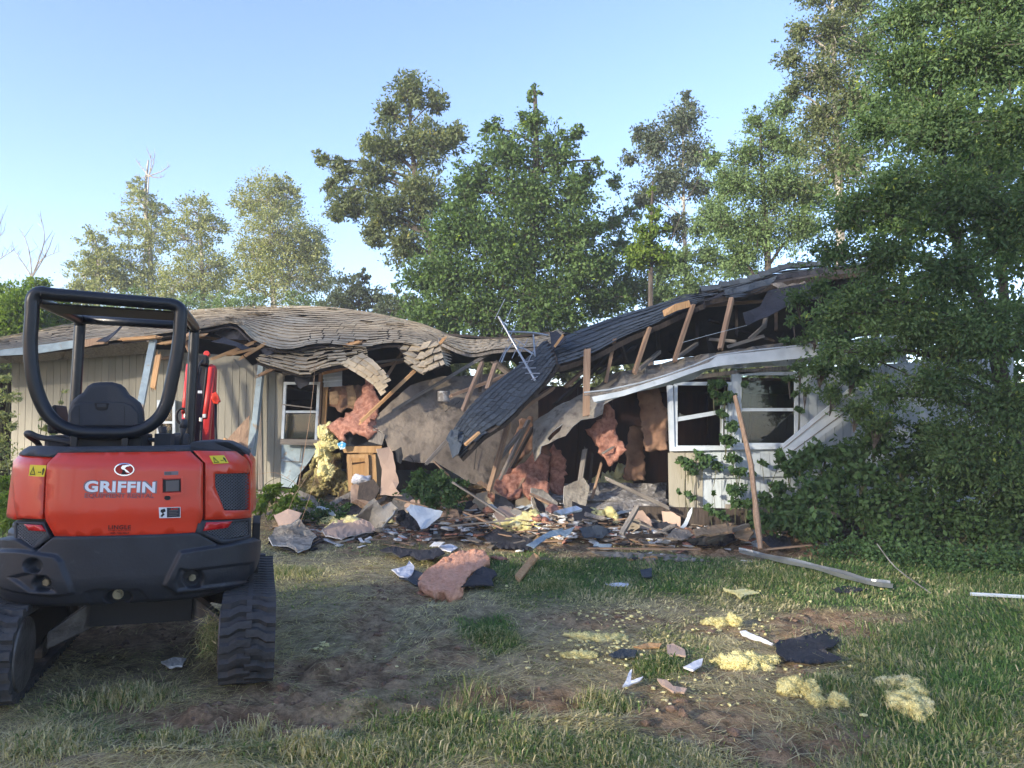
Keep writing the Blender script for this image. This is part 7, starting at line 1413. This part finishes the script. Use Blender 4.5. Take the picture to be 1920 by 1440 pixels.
for zi, (zl, zx, zy, zw, zh) in enumerate(ZN):
    for ki, (mt_, kl, cat_, L0, th_, ed_) in enumerate(KD):
        if (zi * 3 + ki) % 8 == 5: continue
        g_ = G(zx + rd.uniform(-1, 1) * zw, zy + rd.uniform(-12, 14)); g_.z += rd.uniform(.03, .13)
        if mt_ == 'ins_pink':
            fluff('insulation_scrap', [(g_, (.10, .07, .05), rd.uniform(0, 3)), (g_ + Vector((.08, .02, -.01)), (.07, .05, .04), rd.uniform(0, 3))], mt_, kl + ' ' + zl, cat_, sub=3, amp=.5, seed=zi, group='broken pieces in the rubble heap', fz=500); continue
        long_ = ki in (2, 4, 6); n = 7; V = []; a0 = rd.uniform(0, 6.28); tilt = Quaternion((0, 0, 1), rd.uniform(-.6, .6)) @ Quaternion((1, 0, 0), rd.uniform(.25, 1.25)) @ Quaternion((0, 1, 0), rd.uniform(-.5, .5)) @ Quaternion((0, 0, 1), rd.uniform(-.9, .9) if ki in (2, 4, 6) else rd.uniform(0, 6.28)); L0 = L0 * rd.uniform(1.0, 1.5)
        if long_:
            L_ = L0 * rd.uniform(1.0, 2.2); w_ = rd.uniform(.04, .09); o_ = [(-L_ / 2, -w_ / 2), (L_ * .1, -w_ / 2), (L_ / 2 - rd.uniform(0, .08), -w_ / 2), (L_ / 2, w_ * rd.uniform(-.3, .5)), (L_ / 2 - rd.uniform(.02, .1), w_ / 2), (-L_ * .1, w_ / 2), (-L_ / 2 + rd.uniform(0, .08), w_ / 2)]
        else: o_ = [(math.cos(a0 + k * 6.283 / n) * L0 * rd.uniform(.45, 1.05), math.sin(a0 + k * 6.283 / n) * L0 * rd.uniform(.35, .8)) for k in range(n)]
        v, tris, bound = fill([(x * 100, y * 100) for x, y in o_], 5, .6, zi * 9 + ki); bend = rd.uniform(-1, 1) * (2.2 if ki in (3, 5, 6) else .5)
        W_ = [g_ + tilt @ Vector((q.x / 100, q.y / 100, bend * (q.x / 100) ** 2 + .008 * mnoise.noise(Vector((q.x * .3, q.y * .3, zi))))) for q in v]
        zm = min(q.z for q in W_); dz = max(0, H(g_.x, g_.y) - .03 - zm); W_ = [q + Vector((0, 0, dz)) for q in W_]; V2, F2 = solid(W_, tris, bound, th_, EYE); ob_ = world_obj('scrap' if not long_ else 'board_scrap', V2, F2, mt_)
        if ed_:
            ob_.data.materials.append(MATS[ed_])
            for i in range(len(tris) * 2, len(ob_.data.polygons)): ob_.data.polygons[i].material_index = 1
        tag(ob_, kl + ' ' + zl, cat_, 'broken pieces in the rubble heap')
# ---------------------------------------------------------------- plants
def plant(name, label, blobs, stems, n, size, lm, seed, cat='plant', group=None, crad=.3, wr=.5, shell=.35, cl=12, up=.5, droop=.1, st='stalk', sr=.006, squash=.8):
    r = np.random.default_rng(seed); B = [(P(b[0], b[1], b[3]), b[2] / FPX * b[3], (b[2] / 100) ** 2) for b in blobs]
    root = Vector(B[0][0]); root.z = 0; t = thing(name, label, cat, root, group=group)
    C, D, Nn, sz, K, tw = foliage(B, n, size, r, cl, crad, shell, droop, squash, up)
    link('leaves', leaf_mesh('leaves', C - np.array(root), D, Nn, sz, lm, K, wr), Matrix.Translation(root), t)
    m = MB()
    for s_ in stems: pts = [P(*p) for p in s_]; m.tube(spline(pts, 4), [sr * (1 - .6 * i / (len(pts) * 4)) for i in range((len(pts) - 1) * 4 + 1)], 5)
    for c, cc in tw:
        c = Vector(c); g0 = Vector((c.x * .8 + root.x * .2, c.y, max(0, c.z - .5)))
        for q in cc[::3]: q = Vector(q); m.tube([g0.lerp(Vector(c), .4), Vector(c).lerp(q, .4), q], [sr * .6, sr * .5, sr * .25], 3, cap=False)
    m.world('stems', st, t); return t
VG = 'vines on the right wing'
plant('vine', 'vine hanging between the two white windows', [(1345, 720, 18, 10.8), (1358, 745, 20, 10.8), (1352, 775, 16, 10.75), (1372, 800, 18, 10.7), (1362, 825, 18, 10.7), (1338, 738, 12, 10.8), (1395, 720, 10, 10.8)], [[(1362, 690, 10.85), (1358, 760, 10.8), (1368, 840, 10.8)]], 1500, .085, 'leaf_vine', 1, 'vine', VG, wr=.62, droop=.5)
plant('vine', 'vine patch on the tan boards below the left window', [(1290, 870, 22, 10.8), (1320, 862, 22, 10.8), (1300, 885, 12, 10.8), (1344, 875, 16, 10.8), (1276, 860, 10, 10.8), (1290, 925, 10, 10.8), (1272, 920, 7, 10.8), (1300, 935, 9, 10.8)], [[(1290, 960, 10.85), (1284, 900, 10.8), (1310, 860, 10.8)]], 900, .085, 'leaf_vine', 2, 'vine', VG, wr=.62, droop=.5)
plant('vine', 'vine column climbing left of the crooked pole', [(1375, 860, 18, 10.75), (1385, 885, 18, 10.75), (1380, 920, 20, 10.7), (1400, 945, 20, 10.6), (1378, 945, 14, 10.6), (1338, 925, 9, 10.8), (1330, 955, 12, 10.7), (1352, 965, 14, 10.6)], [[(1390, 980, 10.7), (1380, 900, 10.8), (1370, 840, 10.8)]], 1500, .08, 'leaf_vine', 3, 'vine', VG, wr=.62, droop=.4)
plant('vine', 'vine mat on the white siding right of the crooked pole', [(1470, 850, 22, 10.7), (1480, 880, 24, 10.6), (1460, 915, 22, 10.6), (1440, 940, 26, 10.5), (1475, 950, 34, 10.3), (1430, 975, 28, 10.2), (1460, 980, 34, 10.1), (1410, 890, 9, 10.7), (1428, 868, 10, 10.8), (1490, 740, 10, 10.8), (1500, 770, 10, 10.8)], [[(1450, 1000, 10.4), (1440, 930, 10.6), (1470, 850, 10.7)]], 3600, .085, 'leaf_vine', 4, 'vine', VG, wr=.62, droop=.4)
plant('shrub', 'large leaved shrub under the white bent fascia', [(1540, 850, 40, 10.2), (1500, 870, 32, 10.2), (1590, 850, 40, 10.1), (1560, 900, 44, 10.0), (1520, 930, 44, 9.9), (1500, 980, 46, 9.7), (1620, 890, 40, 9.9), (1540, 985, 44, 9.6)], [[(1540, 1010, 10), (1545, 900, 10.1), (1520, 840, 10.2)]], 7000, .10, 'leaf_vine', 5, 'shrub', 'shrubs at the right wing foot', wr=.55, droop=.5, sr=.01)
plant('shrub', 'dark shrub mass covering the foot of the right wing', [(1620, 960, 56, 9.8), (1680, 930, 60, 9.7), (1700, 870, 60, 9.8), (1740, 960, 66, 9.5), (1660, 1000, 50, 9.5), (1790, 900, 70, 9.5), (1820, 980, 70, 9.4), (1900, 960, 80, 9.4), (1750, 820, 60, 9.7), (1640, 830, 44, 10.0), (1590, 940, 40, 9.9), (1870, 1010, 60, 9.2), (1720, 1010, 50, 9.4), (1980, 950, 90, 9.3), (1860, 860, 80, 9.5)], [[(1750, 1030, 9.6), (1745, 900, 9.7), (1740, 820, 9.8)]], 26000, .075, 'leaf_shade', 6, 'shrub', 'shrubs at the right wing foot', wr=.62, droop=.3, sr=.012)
plant('branch_sprays', 'leafy low branches reaching over the dark roof end', [(1500, 560, 34, 10.4), (1540, 540, 34, 10.2), (1490, 600, 24, 10.6), (1530, 620, 34, 10.4), (1500, 640, 24, 10.6), (1540, 690, 40, 10.2), (1500, 690, 26, 10.5), (1480, 710, 16, 10.6), (1570, 640, 44, 10.0), (1600, 700, 50, 9.8), (1560, 740, 36, 10.1), (1610, 770, 40, 9.9), (1650, 800, 50, 9.7), (1510, 730, 18, 10.5), (1580, 580, 44, 10.0), (1475, 640, 16, 10.7)], [[(1700, 700, 9.6), (1600, 660, 10), (1500, 640, 10.5)], [(1700, 600, 9.6), (1600, 570, 10), (1500, 560, 10.4)]], 11000, .07, 'leaf_near', 7, 'branches', 'trees beside the right wing', wr=.45, droop=.2, sr=.012, st='bark_dark')
plant('ground_ivy', 'low dark leafy ground cover under the leaning tree', [(1560, 1035, 40, 9.2), (1640, 1040, 50, 9.0), (1720, 1045, 56, 8.8), (1800, 1050, 60, 8.7), (1880, 1055, 60, 8.5), (1950, 1060, 60, 8.4), (1600, 1020, 36, 9.4), (1680, 1060, 40, 8.7), (1780, 1075, 50, 8.3)], [], 11000, .045, 'leaf_vine', 8, 'ground cover', wr=.8, squash=.28, up=1.3, cl=18, crad=.5, shell=.1)
plant('weeds', 'fresh green leafy weeds growing before the grey drywall', [(790, 895, 28, 11.3), (820, 905, 32, 11.2), (850, 920, 28, 11.1), (780, 920, 26, 11.2), (810, 935, 30, 11.0), (845, 940, 26, 10.9), (868, 905, 16, 11.1)], [[(810, 960, 11.1), (805, 920, 11.2), (790, 890, 11.3)]], 3800, .075, 'leaf_vine', 9, 'weeds', 'weeds by the left wing', wr=.55, up=.8)
plant('weeds', 'sunlit yellow green weeds right of the excavator', [(500, 930, 26, 11.2), (520, 915, 20, 11.3), (545, 935, 26, 11.2), (490, 950, 22, 11.0), (530, 955, 28, 11.0), (570, 945, 16, 11.2), (555, 918, 12, 11.4)], [[(520, 975, 11.2), (530, 930, 11.2), (560, 890, 11.3)], [(500, 975, 11.2), (490, 920, 11.2), (520, 896, 11.3), (548, 905, 11.3)], [(560, 960, 11.2), (590, 900, 11.3), (596, 860, 11.3)]], 1500, .10, 'leaf_bright', 10, 'weeds', 'weeds by the left wing', wr=.4, up=.5, droop=.4)
plant('weeds', 'darker low weeds along the grey sill beam', [(590, 950, 22, 11.8), (620, 952, 22, 11.8), (650, 950, 20, 11.7), (600, 965, 24, 11.5), (640, 968, 22, 11.5), (570, 965, 20, 11.4), (665, 945, 12, 11.8)], [], 1700, .07, 'leaf_vine', 11, 'weeds', 'weeds by the left wing', wr=.5, up=.8)
plant('bush', 'pale sunlit bush at the far left wall corner', [(8, 710, 20, 9.5), (20, 745, 24, 9.5), (5, 780, 26, 9.5), (22, 800, 20, 9.5), (0, 830, 24, 9.5), (15, 870, 30, 9.3), (-10, 750, 30, 9.5), (-20, 850, 40, 9.4)], [[(0, 960, 9.5), (5, 850, 9.5), (15, 720, 9.5)], [(20, 930, 9.5), (12, 850, 9.5), (8, 830, 9.5)]], 2600, .055, 'leaf_poplar', 12, 'bush', wr=.4)
plant('weeds', 'tall thin weeds seen behind the seat and roll frame', [(118, 735, 8, 9.5), (115, 755, 8, 9.5), (88, 800, 14, 9), (78, 785, 10, 9), (100, 810, 16, 9), (60, 815, 10, 9), (112, 775, 8, 9.2)], [[(100, 900, 9.2), (105, 800, 9.3), (118, 728, 9.5)]], 420, .06, 'leaf_poplar', 13, 'weeds', 'weeds by the left wing', wr=.35)
plant('weeds', 'bright grassy weeds left behind the excavator', [(10, 905, 30, 8.8), (25, 930, 26, 8.6), (0, 950, 40, 8.4), (15, 975, 30, 8.2)], [[(30, 960, 8.8), (20, 900, 8.8), (8, 850, 9)]], 2400, .08, 'leaf_bright', 14, 'weeds', 'weeds by the left wing', wr=.2, up=.2)
m = MB()
for k, pts in enumerate((((560, 990, 10.6), (590, 900, 10.9), (600, 830, 11.0), (596, 780, 11.0)), ((480, 890, 11), (515, 886, 11), (545, 900, 11), (560, 912, 11)), ((540, 960, 10.8), (552, 930, 10.9), (575, 895, 11)))): m.tube(spline([P(*p) for p in pts], 5), .004, 4)
tag(m.world('dry_stalk', 'wood_pale'), 'dry arching stalks over the sunlit weeds', 'stalks')
# matted dry grass caught in the right track
r = np.random.default_rng(3); c = Lp(395, 1190, -.62); c = EM @ c; n = 700; base = np.array(c) + r.normal(size=(n, 3)) * np.array([.03, .04, .065]); d = r.normal(size=(n, 3)) * .045; d[:, 2] -= .03
V = np.empty((n, 3, 3)); V[:, 0] = base; V[:, 1] = base + r.normal(size=(n, 3)) * .003; V[:, 2] = base + d
tag(link('grass_clump', tri_mesh('grass_clump', V.reshape(-1, 3), np.arange(n * 3), 'grass_mix', np.repeat(np.clip(r.normal(.5, .15, n), 0, 1), 3)), Matrix.Identity(4)), 'dry grass wad caught inside the right track', 'grass', kind='stuff')
# ---------------------------------------------------------------- evening haze: one closed box of pale even air
hm = bpy.data.materials.new('haze'); hm.use_nodes = True; hn = hm.node_tree.nodes; hl = hm.node_tree.links; hn.clear()
ho = hn.new('ShaderNodeOutputMaterial'); hv = hn.new('ShaderNodeVolumePrincipled'); hv.inputs['Color'].default_value = (.93, .95, 1, 1); hv.inputs['Density'].default_value = .0017; hv.inputs['Anisotropy'].default_value = 0
hl.new(hv.outputs[0], ho.inputs['Volume']); MATS['haze'] = hm
XE = float(max(abs(gx[0]), abs(gx[-1]), abs(gy[0]), abs(gy[-1]))) + 20
hb = MB().box((-XE, -XE, -1.3), (XE, XE, 19)); hz_ = world_obj('haze', hb.v, hb.f, 'haze'); hz_['kind'] = 'stuff'
scene.cycles.volume_bounces = 1
